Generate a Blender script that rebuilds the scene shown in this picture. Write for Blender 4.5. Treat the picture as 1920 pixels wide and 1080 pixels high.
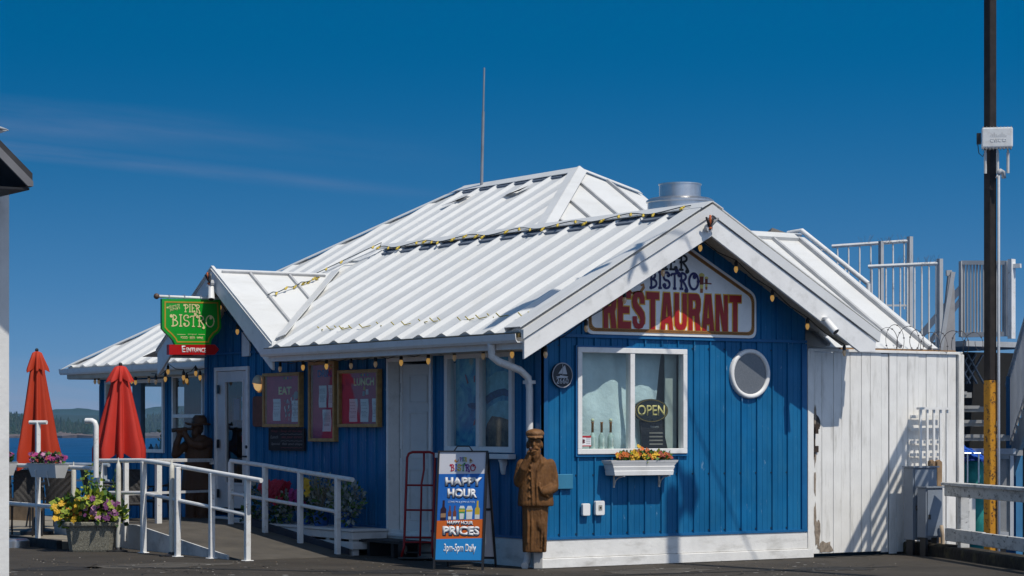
import bpy, bmesh, math, random
from mathutils import Vector, Matrix
V = Vector
rad = math.radians
for o in list(bpy.data.objects): bpy.data.objects.remove(o)
SC = bpy.context.scene
COL = SC.collection
rnd = random.Random(7)

# ------------------------------------------------------------------ camera
FPX, HOR, TH, EYE = 4300.0, 800.0, rad(33.2), 1.65
ct, st = math.cos(TH), math.sin(TH)
FW = V((st, ct, 0)); RT = V((ct, -st, 0)); UP = V((0, 0, 1))
CAM = V((-14.8906, -22.1321, EYE))
cam = bpy.data.cameras.new('camera'); cam.sensor_width = 36; cam.lens = 36 * FPX / 1920
cam.shift_y = (HOR - 540) / 1920; cam.clip_end = 20000; cam.clip_start = 0.1
co = bpy.data.objects.new('camera', cam); COL.objects.link(co)
co.location = CAM; co.rotation_euler = (rad(90), 0, -TH); SC.camera = co

def ray(px, py): return FW + RT * ((px - 960) / FPX) + UP * ((HOR - py) / FPX)
def at(px, py, X=None, Y=None, Z=None, D=None):
    """the point where a sight line meets a plane of the place"""
    d = ray(px, py)
    if X is not None: t = (X - CAM.x) / d.x
    elif Y is not None: t = (Y - CAM.y) / d.y
    elif Z is not None: t = (Z - CAM.z) / d.z
    else: t = D
    return CAM + d * t

# ------------------------------------------------------------------ light
SUNV = V((-0.135, 1.0, -1.57)).normalized()
sl = bpy.data.lights.new('sun', 'SUN'); sl.energy = 3.6; sl.angle = rad(0.35); sl.color = (1, 0.945, 0.85)
so = bpy.data.objects.new('sun', sl); COL.objects.link(so)
so.rotation_euler = SUNV.to_track_quat('-Z', 'Y').to_euler()
W = bpy.data.worlds.new('World'); SC.world = W; W.use_nodes = True
nt = W.node_tree; nt.nodes.clear()
def wn(t, **k):
    n = nt.nodes.new(t)
    for a, b in k.items(): setattr(n, a, b)
    return n
def wl(a, b): nt.links.new(a, b)
tc = wn('ShaderNodeTexCoord')
mp = wn('ShaderNodeVectorMath', operation='MULTIPLY_ADD')
mp.inputs[1].default_value = (1, 1, 4.6); mp.inputs[2].default_value = (0, 0, 0.10)
wl(tc.outputs['Generated'], mp.inputs[0])
nz = wn('ShaderNodeVectorMath', operation='NORMALIZE'); wl(mp.outputs[0], nz.inputs[0])
sky = wn('ShaderNodeTexSky', sky_type='NISHITA'); sky.sun_disc = False
sky.sun_elevation = math.asin(-SUNV.z); sky.sun_rotation = math.atan2(-SUNV.x, -SUNV.y)
sky.air_density = 1.0; sky.dust_density = 0.3; sky.ozone_density = 3.0; sky.altitude = 200
wl(nz.outputs[0], sky.inputs[0])
hs = wn('ShaderNodeHueSaturation'); hs.inputs['Hue'].default_value = 0.489; hs.inputs['Saturation'].default_value = 1.5; hs.inputs['Value'].default_value = 1.36
wl(sky.outputs[0], hs.inputs['Color'])
# thin high cloud streaks and a pink bank of haze at the horizon, by direction
sp = wn('ShaderNodeSeparateXYZ'); wl(tc.outputs['Generated'], sp.inputs[0])
def math_(op, a, b=None, c=None, clamp=False):
    n = wn('ShaderNodeMath', operation=op); n.use_clamp = clamp
    for i, x in enumerate((a, b, c)):
        if x is None: continue
        if isinstance(x, (int, float)): n.inputs[i].default_value = x
        else: wl(x, n.inputs[i])
    return n.outputs[0]
dv = wn('ShaderNodeVectorMath', operation='DOT_PRODUCT'); wl(tc.outputs['Generated'], dv.inputs[0]); dv.inputs[1].default_value = RT
df = wn('ShaderNodeVectorMath', operation='DOT_PRODUCT'); wl(tc.outputs['Generated'], df.inputs[0]); df.inputs[1].default_value = FW
ax = math_('DIVIDE', dv.outputs['Value'], math_('MAXIMUM', df.outputs['Value'], 0.05))
el = math_('DIVIDE', sp.outputs['Z'], math_('MAXIMUM', df.outputs['Value'], 0.05))
cv = wn('ShaderNodeCombineXYZ'); wl(math_('MULTIPLY', ax, 5), cv.inputs[0]); wl(math_('MULTIPLY_ADD', ax, 7, math_('MULTIPLY', el, 60)), cv.inputs[1])
nz1 = wn('ShaderNodeTexNoise'); nz1.inputs['Scale'].default_value = 1.6; nz1.inputs['Detail'].default_value = 7; nz1.inputs['Roughness'].default_value = 0.6
wl(cv.outputs[0], nz1.inputs['Vector'])
def band(center, slope, w):
    d = math_('ABSOLUTE', math_('SUBTRACT', el, math_('MULTIPLY_ADD', ax, slope, center)))
    return math_('SUBTRACT', 1.0, math_('DIVIDE', d, w), clamp=True)
left = math_('MULTIPLY_ADD', ax, -4.5, -0.05, clamp=True)
b1 = math_('MULTIPLY', band(0.1175 - 0.100 * 0.2, -0.105, 0.0045), 1.1)
b2 = math_('MULTIPLY', band(0.128 - 0.08 * 0.145, -0.08, 0.012), 0.7)
cl = math_('MULTIPLY', math_('MULTIPLY', math_('ADD', b1, b2), left), math_('MULTIPLY_ADD', nz1.outputs['Fac'], 2.2, -0.7, clamp=True))
low = math_('MULTIPLY', math_('SUBTRACT', 1.0, math_('DIVIDE', math_('ABSOLUTE', math_('SUBTRACT', el, 0.004)), 0.028), clamp=True),
            math_('MULTIPLY_ADD', nz1.outputs['Fac'], 1.9, -0.45, clamp=True))
mx = wn('ShaderNodeMix', data_type='RGBA'); wl(cl, mx.inputs['Factor']); wl(hs.outputs[0], mx.inputs['A']); mx.inputs['B'].default_value = (1.5, 2.5, 4.6, 1)
hz_ = math_('POWER', math_('SUBTRACT', 1.0, math_('DIVIDE', math_('MAXIMUM', sp.outputs['Z'], 0.0), 0.17), clamp=True), 2.0)
mx3 = wn('ShaderNodeMix', data_type='RGBA'); wl(math_('MULTIPLY', hz_, 0.85), mx3.inputs['Factor']); wl(mx.outputs['Result'], mx3.inputs['A']); mx3.inputs['B'].default_value = (1.95, 2.8, 4.5, 1)
mx2 = wn('ShaderNodeMix', data_type='RGBA'); wl(math_('MULTIPLY', low, 0.75), mx2.inputs['Factor']); wl(mx3.outputs['Result'], mx2.inputs['A']); mx2.inputs['B'].default_value = (4.0, 3.9, 5.2, 1)
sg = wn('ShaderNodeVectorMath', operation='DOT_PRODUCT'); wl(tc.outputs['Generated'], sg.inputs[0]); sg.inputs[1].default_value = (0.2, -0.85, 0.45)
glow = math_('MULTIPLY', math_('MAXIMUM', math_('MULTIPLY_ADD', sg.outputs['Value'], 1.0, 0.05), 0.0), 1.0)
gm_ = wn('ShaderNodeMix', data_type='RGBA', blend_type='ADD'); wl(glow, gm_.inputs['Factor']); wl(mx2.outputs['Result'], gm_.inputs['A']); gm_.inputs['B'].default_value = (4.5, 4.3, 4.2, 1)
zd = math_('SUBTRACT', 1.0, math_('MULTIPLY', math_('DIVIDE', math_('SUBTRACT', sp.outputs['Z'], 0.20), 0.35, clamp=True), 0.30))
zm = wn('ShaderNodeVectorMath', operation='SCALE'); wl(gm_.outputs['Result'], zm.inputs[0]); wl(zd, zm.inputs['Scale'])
bg = wn('ShaderNodeBackground'); bg.inputs['Strength'].default_value = 0.085
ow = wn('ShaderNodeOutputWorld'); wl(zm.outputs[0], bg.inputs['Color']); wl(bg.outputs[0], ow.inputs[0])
SC.view_settings.view_transform = 'Standard'; SC.view_settings.look = 'None'
SC.view_settings.exposure = 0.0; SC.view_settings.gamma = 1.0
SC.cycles.max_bounces = 8; SC.cycles.transparent_max_bounces = 12

# ------------------------------------------------------------------ materials
def lin(c): c /= 255.0; return c / 12.92 if c <= 0.04045 else ((c + 0.055) / 1.055) ** 2.4
def S(r, g, b): return (lin(r), lin(g), lin(b))
MATS = {}
def M(name, col, rough=0.6, metal=0.0, var=0.18, vs=4.0, bump=0.0, bs=60.0, dirt=None, dscale=3.0, damt=0.5, dstretch=(1, 1, 1),
      chips=None, cscale=8.0, camt=0.35, spec=0.4, emit=None, es=1.0, bstretch=(1, 1, 1), coat=0.0, ct=(0.66, 0.70), board=None):
    if name in MATS: return MATS[name]
    m = bpy.data.materials.new(name); m.use_nodes = True; t = m.node_tree; N = t.nodes; L = t.links
    b = N['Principled BSDF']; b.inputs['Roughness'].default_value = rough; b.inputs['Metallic'].default_value = metal
    b.inputs['Specular IOR Level'].default_value = spec
    if coat: b.inputs['Coat Weight'].default_value = coat; b.inputs['Coat Roughness'].default_value = 0.15
    g = N.new('ShaderNodeNewGeometry')
    def noise(scale, stretch=(1, 1, 1), det=6, ro=0.6):
        v = N.new('ShaderNodeVectorMath'); v.operation = 'MULTIPLY'; v.inputs[1].default_value = stretch
        L.new(g.outputs['Position'], v.inputs[0])
        n = N.new('ShaderNodeTexNoise'); n.inputs['Scale'].default_value = scale; n.inputs['Detail'].default_value = det; n.inputs['Roughness'].default_value = ro
        L.new(v.outputs[0], n.inputs['Vector']); return n.outputs['Fac']
    def ramp(s, p0, p1):
        r = N.new('ShaderNodeMapRange'); r.inputs['From Min'].default_value = p0; r.inputs['From Max'].default_value = p1
        L.new(s, r.inputs['Value']); return r.outputs['Result']
    def mix(f, a, bb, k=1.0):
        x = N.new('ShaderNodeMix'); x.data_type = 'RGBA'
        if k != 1.0:
            q = N.new('ShaderNodeMath'); q.operation = 'MULTIPLY'; q.inputs[1].default_value = k; L.new(f, q.inputs[0]); f = q.outputs[0]
        L.new(f, x.inputs['Factor'])
        for s_, i in ((a, 'A'), (bb, 'B')):
            if isinstance(s_, tuple): x.inputs[i].default_value = (*s_, 1)
            else: L.new(s_, x.inputs[i])
        return x.outputs['Result']
    c = mix(ramp(noise(vs), 0.3, 0.7), tuple(x * (1 - var) for x in col), tuple(min(1, x * (1 + var)) for x in col))
    if board:   # every board took the paint and the weather a little differently
        per, amt, fade = board
        dt = N.new('ShaderNodeVectorMath'); dt.operation = 'DOT_PRODUCT'; dt.inputs[1].default_value = (1 / per, 1 / per, 0); L.new(g.outputs['Position'], dt.inputs[0])
        fl = N.new('ShaderNodeMath'); fl.operation = 'FLOOR'; L.new(dt.outputs['Value'], fl.inputs[0])
        wnz = N.new('ShaderNodeTexWhiteNoise'); wnz.noise_dimensions = '1D'; L.new(fl.outputs[0], wnz.inputs['W'])
        c = mix(wnz.outputs['Value'], c, fade, amt)
        c = mix(ramp(noise(7, (3.5, 3.5, 0.35), 9, 0.7), 0.45, 0.8), c, fade, amt * 1.3)
        c = mix(ramp(noise(1.3, (1, 1, 0.8), 4, 0.5), 0.42, 0.7), c, tuple(x * 0.62 for x in col), 0.55)
    if dirt: c = mix(ramp(noise(dscale, dstretch, 8, 0.65), 0.52, 0.72), c, dirt, damt)
    if chips: c = mix(ramp(noise(cscale, dstretch, 10, 0.75), *ct), c, chips, camt)
    L.new(c, b.inputs['Base Color'])
    rr = N.new('ShaderNodeMapRange'); rr.inputs['To Min'].default_value = max(0.02, rough - 0.12); rr.inputs['To Max'].default_value = min(1, rough + 0.12)
    L.new(noise(vs * 2.3), rr.inputs['Value']); L.new(rr.outputs['Result'], b.inputs['Roughness'])
    if bump:
        bp = N.new('ShaderNodeBump'); bp.inputs['Strength'].default_value = 1.0; bp.inputs['Distance'].default_value = bump
        L.new(noise(bs, bstretch), bp.inputs['Height']); L.new(bp.outputs['Normal'], b.inputs['Normal'])
    if emit: b.inputs['Emission Color'].default_value = (*emit, 1); b.inputs['Emission Strength'].default_value = es
    MATS[name] = m; return m
def glass(name, tint, alpha, rough=0.03):
    if name in MATS: return MATS[name]
    m = bpy.data.materials.new(name); m.use_nodes = True; t = m.node_tree; N = t.nodes; L = t.links; N.clear()
    o = N.new('ShaderNodeOutputMaterial'); g = N.new('ShaderNodeBsdfGlossy'); g.inputs['Roughness'].default_value = rough
    tr = N.new('ShaderNodeBsdfTransparent'); tr.inputs['Color'].default_value = (*tint, 1)
    lw = N.new('ShaderNodeLayerWeight'); pw = N.new('ShaderNodeMath'); pw.operation = 'POWER'; pw.inputs[1].default_value = 5.0; L.new(lw.outputs['Facing'], pw.inputs[0])
    a = N.new('ShaderNodeMath'); a.operation = 'ADD'; a.inputs[1].default_value = alpha + 0.02; a.use_clamp = True; L.new(pw.outputs[0], a.inputs[0])
    mx_ = N.new('ShaderNodeMixShader'); L.new(a.outputs[0], mx_.inputs[0]); L.new(tr.outputs[0], mx_.inputs[1]); L.new(g.outputs[0], mx_.inputs[2])
    L.new(mx_.outputs[0], o.inputs[0]); MATS[name] = m; return m

WHITE = M('roof_white', (0.68, 0.68, 0.665), 0.42, var=0.05, vs=1.5, dirt=(0.56, 0.55, 0.52), dscale=2.2, damt=0.5, dstretch=(0.6, 2.5, 0.6), chips=(0.30, 0.25, 0.20), cscale=24, camt=0.6, ct=(0.66, 0.69), bump=0.002, bs=5)
TRIM = M('trim_white', (0.80, 0.79, 0.765), 0.5, var=0.06, dirt=(0.42, 0.41, 0.38), dscale=5, damt=0.45, chips=(0.28, 0.26, 0.23), cscale=11, camt=0.6, bump=0.001, bs=40)
WTRIM = M('window_trim', (0.80, 0.79, 0.77), 0.4, var=0.04, dirt=(0.5, 0.48, 0.44), dscale=7, damt=0.4)
RAILW = M('rail_white', (0.76, 0.755, 0.735), 0.45, var=0.06, dirt=(0.42, 0.36, 0.28), dscale=9, damt=0.5, chips=(0.22, 0.11, 0.05), cscale=13, camt=0.75, ct=(0.61, 0.65))
FENCEW = M('fence_white', (0.80, 0.78, 0.735), 0.7, var=0.07, vs=3, dirt=(0.40, 0.38, 0.33), dscale=3.2, damt=0.62, dstretch=(3.5, 3.5, 0.5), chips=(0.22, 0.20, 0.17), cscale=5, camt=0.75, bump=0.002, bs=30, bstretch=(3, 3, 0.3))
BLUE = M('siding_blue', (0.003, 0.125, 0.305), 0.45, var=0.16, vs=2.2, dirt=(0.025, 0.17, 0.32), dscale=2.6, damt=0.6, dstretch=(2.5, 2.5, 0.6), chips=(0.36, 0.50, 0.62), cscale=6.5, camt=0.6, ct=(0.62, 0.66), board=(0.2465, 0.40, (0.022, 0.18, 0.36)), bump=0.0008, bs=9, spec=0.22)
BLUED = M('trim_blue', (0.006, 0.115, 0.29), 0.5, var=0.12, chips=(0.35, 0.45, 0.55), cscale=12, camt=0.5)
SKIRT = M('skirt_white', (0.78, 0.765, 0.73), 0.75, var=0.08, dirt=(0.34, 0.32, 0.28), dscale=2.4, damt=0.55, dstretch=(1, 1, 3), chips=(0.14, 0.13, 0.12), cscale=9, camt=0.8, bump=0.003, bs=25)
SOFF = M('soffit', (0.55, 0.52, 0.45), 0.7, var=0.08, dirt=(0.3, 0.28, 0.24), damt=0.4)
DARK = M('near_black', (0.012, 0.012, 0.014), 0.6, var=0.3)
BLACKM = M('black_metal', (0.018, 0.018, 0.02), 0.45, var=0.2, spec=0.5)
ASPH = M('asphalt', (0.047, 0.039, 0.030), 0.9, var=0.28, vs=1.1, dirt=(0.075, 0.064, 0.05), dscale=1.2, damt=0.5, chips=(0.2, 0.19, 0.17), cscale=30, camt=0.7, bump=0.008, bs=90)
WOODB = M('raw_wood', (0.30, 0.19, 0.10), 0.75, var=0.3, vs=6, bump=0.002, bs=40, bstretch=(1, 1, 0.15))
GREYW = M('grey_steel_paint', (0.42, 0.43, 0.44), 0.5, var=0.08, dirt=(0.2, 0.2, 0.2), damt=0.4, chips=(0.12, 0.07, 0.04), cscale=12, camt=0.6)
RED = M('red_paint', (0.30, 0.008, 0.010), 0.35, var=0.12, chips=(0.1, 0.05, 0.04), cscale=20)
PAPER = M('paper', (0.70, 0.70, 0.72), 0.8, var=0.04)
GLS = glass('window_glass', (0.86, 0.93, 0.94), 0.02)
GLD = glass('dark_glass', (0.55, 0.60, 0.62), 0.08)
ALU = M('bare_metal', (0.62, 0.61, 0.60), 0.32, metal=0.9, var=0.1, vs=7, dirt=(0.4, 0.38, 0.36), damt=0.4)

# ------------------------------------------------------------------ mesh helpers
class PL:
    """a wall or panel plane: a to the right, b up, c out towards the viewer"""
    def __init__(s, o, u, v):
        s.o = V(o); s.u = V(u).normalized(); s.v = V(v).normalized(); s.n = s.u.cross(s.v).normalized()
    def p(s, a, b, c=0.0): return s.o + s.u * a + s.v * b + s.n * c
    def uv(s, px, py, c=0.0):
        d = ray(px, py); t = (s.o + s.n * c - CAM).dot(s.n) / d.dot(s.n); q = CAM + d * t - s.o
        return q.dot(s.u), q.dot(s.v)
    def rect(s, x0, y0, x1, y1, c=0.0):
        xm, ym = (x0 + x1) / 2, (y0 + y1) / 2
        return s.uv(x0, ym, c)[0], s.uv(xm, y1, c)[1], s.uv(x1, ym, c)[0], s.uv(xm, y0, c)[1]
FR = PL((0, 0, 0), (1, 0, 0), (0, 0, 1))
SD = PL((0, 0, 0), (0, -1, 0), (0, 0, 1))
WLOC = {}
class MB:
    def __init__(s): s.v = []; s.f = []; s.m = []; s.k = 0
    def mat(s, k): s.k = k; return s
    def add(s, vs, fs):
        n = len(s.v); s.v += [V(x) for x in vs]
        for f in fs: s.f.append([n + i for i in f]); s.m.append(s.k)
        return s
    def hexa(s, c): return s.add(c, [(0, 1, 2, 3), (7, 6, 5, 4), (0, 4, 5, 1), (1, 5, 6, 2), (2, 6, 7, 3), (3, 7, 4, 0)])
    def box(s, x0, y0, z0, x1, y1, z1):
        return s.hexa([(x0, y0, z0), (x1, y0, z0), (x1, y1, z0), (x0, y1, z0), (x0, y0, z1), (x1, y0, z1), (x1, y1, z1), (x0, y1, z1)])
    def pbox(s, P, a0, b0, c0, a1, b1, c1):
        return s.hexa([P.p(a0, b0, c0), P.p(a1, b0, c0), P.p(a1, b1, c0), P.p(a0, b1, c0), P.p(a0, b0, c1), P.p(a1, b0, c1), P.p(a1, b1, c1), P.p(a0, b1, c1)])
    def pprism(s, P, poly, c0, c1):
        n = len(poly); vs = [P.p(a, b, c0) for a, b in poly] + [P.p(a, b, c1) for a, b in poly]
        return s.add(vs, [tuple(range(n))[::-1], tuple(range(n, 2 * n))] + [(i, (i + 1) % n, n + (i + 1) % n, n + i) for i in range(n)])
    def pframe(s, P, a0, b0, a1, b1, w, c0, c1, wb=None):
        wb = wb or w
        s.pbox(P, a0, b0, c0, a1, b0 + wb, c1); s.pbox(P, a0, b1 - w, c0, a1, b1, c1)
        s.pbox(P, a0, b0 + wb, c0, a0 + w, b1 - w, c1); return s.pbox(P, a1 - w, b0 + wb, c0, a1, b1 - w, c1)
    def prism(s, poly, dvec):
        n = len(poly); d = V(dvec); vs = [V(x) for x in poly] + [V(x) + d for x in poly]
        return s.add(vs, [tuple(range(n))[::-1], tuple(range(n, 2 * n))] + [(i, (i + 1) % n, n + (i + 1) % n, n + i) for i in range(n)])
    def bar(s, p, q, w, h, up=(0, 0, 1)):
        p, q = V(p), V(q); d = (q - p).normalized(); x = d.cross(V(up))
        if x.length < 1e-4: x = d.cross(V((0, 1, 0)))
        x.normalize(); y = x.cross(d).normalized(); x *= w / 2; y *= h / 2
        return s.hexa([p - x - y, p + x - y, p + x + y, p - x + y, q - x - y, q + x - y, q + x + y, q - x + y])
    def tube(s, pts, r, n=8, caps=True):
        pts = [V(p) for p in pts]; rs = r if isinstance(r, (list, tuple)) else [r] * len(pts); base = len(s.v); prev = None
        for i, p in enumerate(pts):
            t = (pts[min(i + 1, len(pts) - 1)] - pts[max(i - 1, 0)]).normalized()
            if prev is None: x = t.cross(V((0, 0, 1))) if abs(t.z) < 0.9 else t.cross(V((1, 0, 0)))
            else: x = prev - t * prev.dot(t)
            x.normalize(); prev = x; y = t.cross(x)
            s.v += [p + (x * math.cos(2 * math.pi * k / n) + y * math.sin(2 * math.pi * k / n)) * rs[i] for k in range(n)]
        for i in range(len(pts) - 1):
            for k in range(n):
                a = base + i * n + k; b = base + i * n + (k + 1) % n
                s.f.append([a, b, b + n, a + n]); s.m.append(s.k)
        if caps:
            s.f.append([base + k for k in range(n)][::-1]); s.m.append(s.k)
            e = base + (len(pts) - 1) * n; s.f.append([e + k for k in range(n)]); s.m.append(s.k)
        return s
    def lathe(s, prof, o=(0, 0, 0), n=20, sx=1, sy=1, fn=None):
        o = V(o); base = len(s.v)
        for r, z in prof:
            for k in range(n):
                a = 2 * math.pi * k / n; rr = r * (fn(a, z) if fn else 1)
                s.v.append(o + V((rr * math.cos(a) * sx, rr * math.sin(a) * sy, z)))
        for i in range(len(prof) - 1):
            for k in range(n):
                a = base + i * n + k; b = base + i * n + (k + 1) % n
                s.f.append([a, b, b + n, a + n]); s.m.append(s.k)
        s.f.append([base + k for k in range(n)][::-1]); s.m.append(s.k)
        e = base + (len(prof) - 1) * n; s.f.append([e + k for k in range(n)]); s.m.append(s.k); return s
    def ball(s, c, r, n=10, m=6):
        r = r if isinstance(r, (tuple, list)) else (r, r, r); c = V(c); prof = []
        base = len(s.v)
        for i in range(m + 1):
            t = math.pi * (0.04 + 0.92 * i / m)
            for k in range(n):
                a = 2 * math.pi * k / n
                s.v.append(c + V((r[0] * math.sin(t) * math.cos(a), r[1] * math.sin(t) * math.sin(a), -r[2] * math.cos(t))))
        for i in range(m):
            for k in range(n):
                a = base + i * n + k; b = base + i * n + (k + 1) % n
                s.f.append([a, b, b + n, a + n]); s.m.append(s.k)
        s.f.append([base + k for k in range(n)][::-1]); s.m.append(s.k)
        e = base + m * n; s.f.append([e + k for k in range(n)]); s.m.append(s.k); return s
    def leaf(s, c, d, size, wide=0.5, rg=rnd):
        d = V(d).normalized(); x = d.cross(V((rg.uniform(-1, 1), rg.uniform(-1, 1), rg.uniform(-1, 1)))).normalized() * size * wide
        c = V(c); return s.add([c, c + d * size * 0.5 + x, c + d * size, c + d * size * 0.5 - x], [(0, 1, 2, 3)])
    def build(s, name, mats, parent=None, smooth=False, bevel=0.0, seg=1):
        me = bpy.data.meshes.new(name); off = WLOC.get(parent.name, V()) if parent else V()
        me.from_pydata([tuple(x - off) for x in s.v], [], s.f)
        mats = mats if isinstance(mats, (list, tuple)) else [mats]
        for m in mats: me.materials.append(m)
        if len(mats) > 1: me.polygons.foreach_set('material_index', s.m)
        bm = bmesh.new(); bm.from_mesh(me); bmesh.ops.recalc_face_normals(bm, faces=bm.faces); bm.to_mesh(me); bm.free()
        if smooth: me.polygons.foreach_set('use_smooth', [True] * len(me.polygons))
        o = bpy.data.objects.new(name, me); COL.objects.link(o)
        if parent: o.parent = parent; WLOC[o.name] = off
        if smooth == 'auto':
            md = o.modifiers.new('edges', 'EDGE_SPLIT'); md.split_angle = rad(38)
        if bevel:
            md = o.modifiers.new('bevel', 'BEVEL'); md.width = bevel; md.segments = seg; md.limit_method = 'ANGLE'; md.angle_limit = rad(40)
        return o
def thing(name, label, cat, loc=(0, 0, 0), group=None, rz=0.0, local=False):
    o = bpy.data.objects.new(name, None); COL.objects.link(o); o.location = loc; o.rotation_euler = (0, 0, rz); o.empty_display_size = 0.2
    o['label'] = label; o['category'] = cat
    if group: o['group'] = group
    WLOC[o.name] = V() if local else V(loc); return o
def tag(o, label, cat, group=None):
    o['label'] = label; o['category'] = cat
    if group: o['group'] = group
    return o
def struct(o, kind='structure'): o['kind'] = kind; return o
def dup(root, loc, rz=None, label=None, scale=None):
    r = root.copy(); COL.objects.link(r); r.location = loc
    if rz is not None: r.rotation_euler = (0, 0, rz)
    if scale: r.scale = (scale,) * 3
    if label: r['label'] = label
    for ch in list(root.children):
        c = ch.copy(); COL.objects.link(c); c.parent = r
        for g in list(ch.children):
            d = g.copy(); COL.objects.link(d); d.parent = c
    return r
def ribbed(mb, P, a0, a1, period, prof, blo, bhi, holes=(), phase=0.0, extra=()):
    def h(a):
        t = ((a - phase) / period) % 1.0
        for i in range(len(prof) - 1):
            if prof[i][0] <= t <= prof[i + 1][0]:
                w = prof[i + 1][0] - prof[i][0]
                return prof[i][1] + (prof[i + 1][1] - prof[i][1]) * ((t - prof[i][0]) / w if w else 0)
        return prof[-1][1]
    pts = {round(a0, 5), round(a1, 5)}
    k = math.floor((a0 - phase) / period) - 1
    while phase + k * period < a1 + period:
        for t, _ in prof:
            a = phase + (k + t) * period
            if a0 < a < a1: pts.add(round(a, 5))
        k += 1
    for q in holes: pts |= {round(x, 5) for x in (q[0], q[2]) if a0 < x < a1}
    pts |= {round(x, 5) for x in extra if a0 < x < a1}
    pts = sorted(pts)
    for p, q in zip(pts, pts[1:]):
        m = (p + q) / 2; hp, hq = h(p + 1e-6), h(q - 1e-6)
        iv = [('lo', 'hi')]
        for (x0, y0, x1, y1) in sorted(holes, key=lambda t: t[1]):
            if x0 < m < x1: l = iv.pop(); iv += [(l[0], y0), (y1, l[1])]
        for lo, hi in iv:
            l0 = blo(p) if lo == 'lo' else lo; l1 = blo(q) if lo == 'lo' else lo
            h0 = bhi(p) if hi == 'hi' else hi; h1 = bhi(q) if hi == 'hi' else hi
            if h0 <= l0 and h1 <= l1: continue
            mb.add([P.p(p, l0, hp), P.p(q, l1, hq), P.p(q, max(h1, l1), hq), P.p(p, max(h0, l0), hp)], [(0, 1, 2, 3)])
    return mb
# writing
def text(P, s, mat, a0, b0, a1, b1, c=0.0, name='lettering', parent=None, bold=0.0, depth=0.002, shear=0.0, arch=None):
    cu = bpy.data.curves.new(name, 'FONT'); cu.body = s; cu.size = 1.0; cu.offset = bold; cu.extrude = 0.0; cu.shear = shear; cu.resolution_u = 4
    ob = bpy.data.objects.new('t', cu); COL.objects.link(ob)
    bpy.context.view_layer.update()
    me = bpy.data.meshes.new_from_object(ob.evaluated_get(bpy.context.evaluated_depsgraph_get()))
    bpy.data.objects.remove(ob); bpy.data.curves.remove(cu)
    xs = [v.co.x for v in me.vertices]; ys = [v.co.y for v in me.vertices]
    x0, x1, y0, y1 = min(xs), max(xs), min(ys), max(ys); off = WLOC.get(parent.name, V()) if parent else V()
    for v in me.vertices:
        fx = (v.co.x - x0) / (x1 - x0); fy = (v.co.y - y0) / (y1 - y0)
        lo, hi = (b0, b1) if not arch else (b0 + arch[0](fx), b1 + arch[1](fx))
        v.co = P.p(a0 + fx * (a1 - a0), lo + fy * (hi - lo), c + depth) - off
    me.name = name; me.materials.clear(); me.materials.append(mat)
    o = bpy.data.objects.new(name, me); COL.objects.link(o)
    if parent: o.parent = parent; WLOC[o.name] = off
    md = o.modifiers.new('thickness', 'SOLIDIFY'); md.thickness = depth; md.offset = -1
    return o
def arc(cx, cy, rx, ry, d0, d1, n=14): return [(cx + rx * math.cos(rad(d0 + (d1 - d0) * i / n)), cy + ry * math.sin(rad(d0 + (d1 - d0) * i / n))) for i in range(n + 1)]
def spi(cx, cy, r0, r1, d0, d1, n=16): return [(cx + (r0 + (r1 - r0) * i / n) * math.cos(rad(d0 + (d1 - d0) * i / n)), cy + (r0 + (r1 - r0) * i / n) * math.sin(rad(d0 + (d1 - d0) * i / n))) for i in range(n + 1)]
CURL = spi(0.06, 0.86, 0.13, 0.03, 75, 420)
CURLY = {
 'P': (0.62, [[(0.2, 0), (0.2, 1)], [(0.06, 0), (0.36, 0)], arc(0.2, 0.72, 0.36, 0.26, 95, -95), CURL]),
 'I': (0.36, [[(0.18, 0), (0.18, 1)], [(0.05, 0), (0.31, 0)], [(0.05, 1), (0.31, 1)]]),
 'E': (0.58, [[(0.14, 0), (0.14, 1)], [(0.04, 1), (0.5, 1), (0.52, 0.85)], [(0.14, 0.53), (0.4, 0.53)], [(0.04, 0), (0.4, 0)] + spi(0.42, 0.1, 0.1, 0.03, -90, 230)]),
 'R': (0.74, [[(0.2, 0), (0.2, 1)], [(0.06, 0), (0.34, 0)], arc(0.2, 0.75, 0.34, 0.24, 95, -95), CURL, [(0.3, 0.5), (0.5, 0.22), (0.62, -0.02)] + spi(0.55, -0.1, 0.1, 0.03, 50, -260)]),
 'B': (0.66, [[(0.2, 0), (0.2, 1)], [(0.06, 0), (0.3, 0)], arc(0.2, 0.76, 0.28, 0.22, 95, -90), arc(0.2, 0.27, 0.38, 0.27, 90, -92), CURL]),
 'S': (0.6, [spi(0.42, 0.82, 0.03, 0.09, -200, 20) + arc(0.3, 0.74, 0.22, 0.25, 25, 265) + arc(0.29, 0.25, 0.24, 0.25, 85, -160) + spi(0.16, 0.18, 0.1, 0.03, 190, -60)]),
 'T': (0.6, [[(0.3, 0), (0.3, 0.9)], [(0.18, 0), (0.42, 0)], [(0.02, 0.78), (0.08, 0.9), (0.3, 0.92), (0.46, 0.98)] + spi(0.44, 1.1, 0.12, 0.03, -80, 260)]),
 'O': (0.78, [arc(0.38, 0.5, 0.34, 0.5, 0, 360, 24), spi(0.42, 0.78, 0.12, 0.03, 120, -240)]),
}
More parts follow.
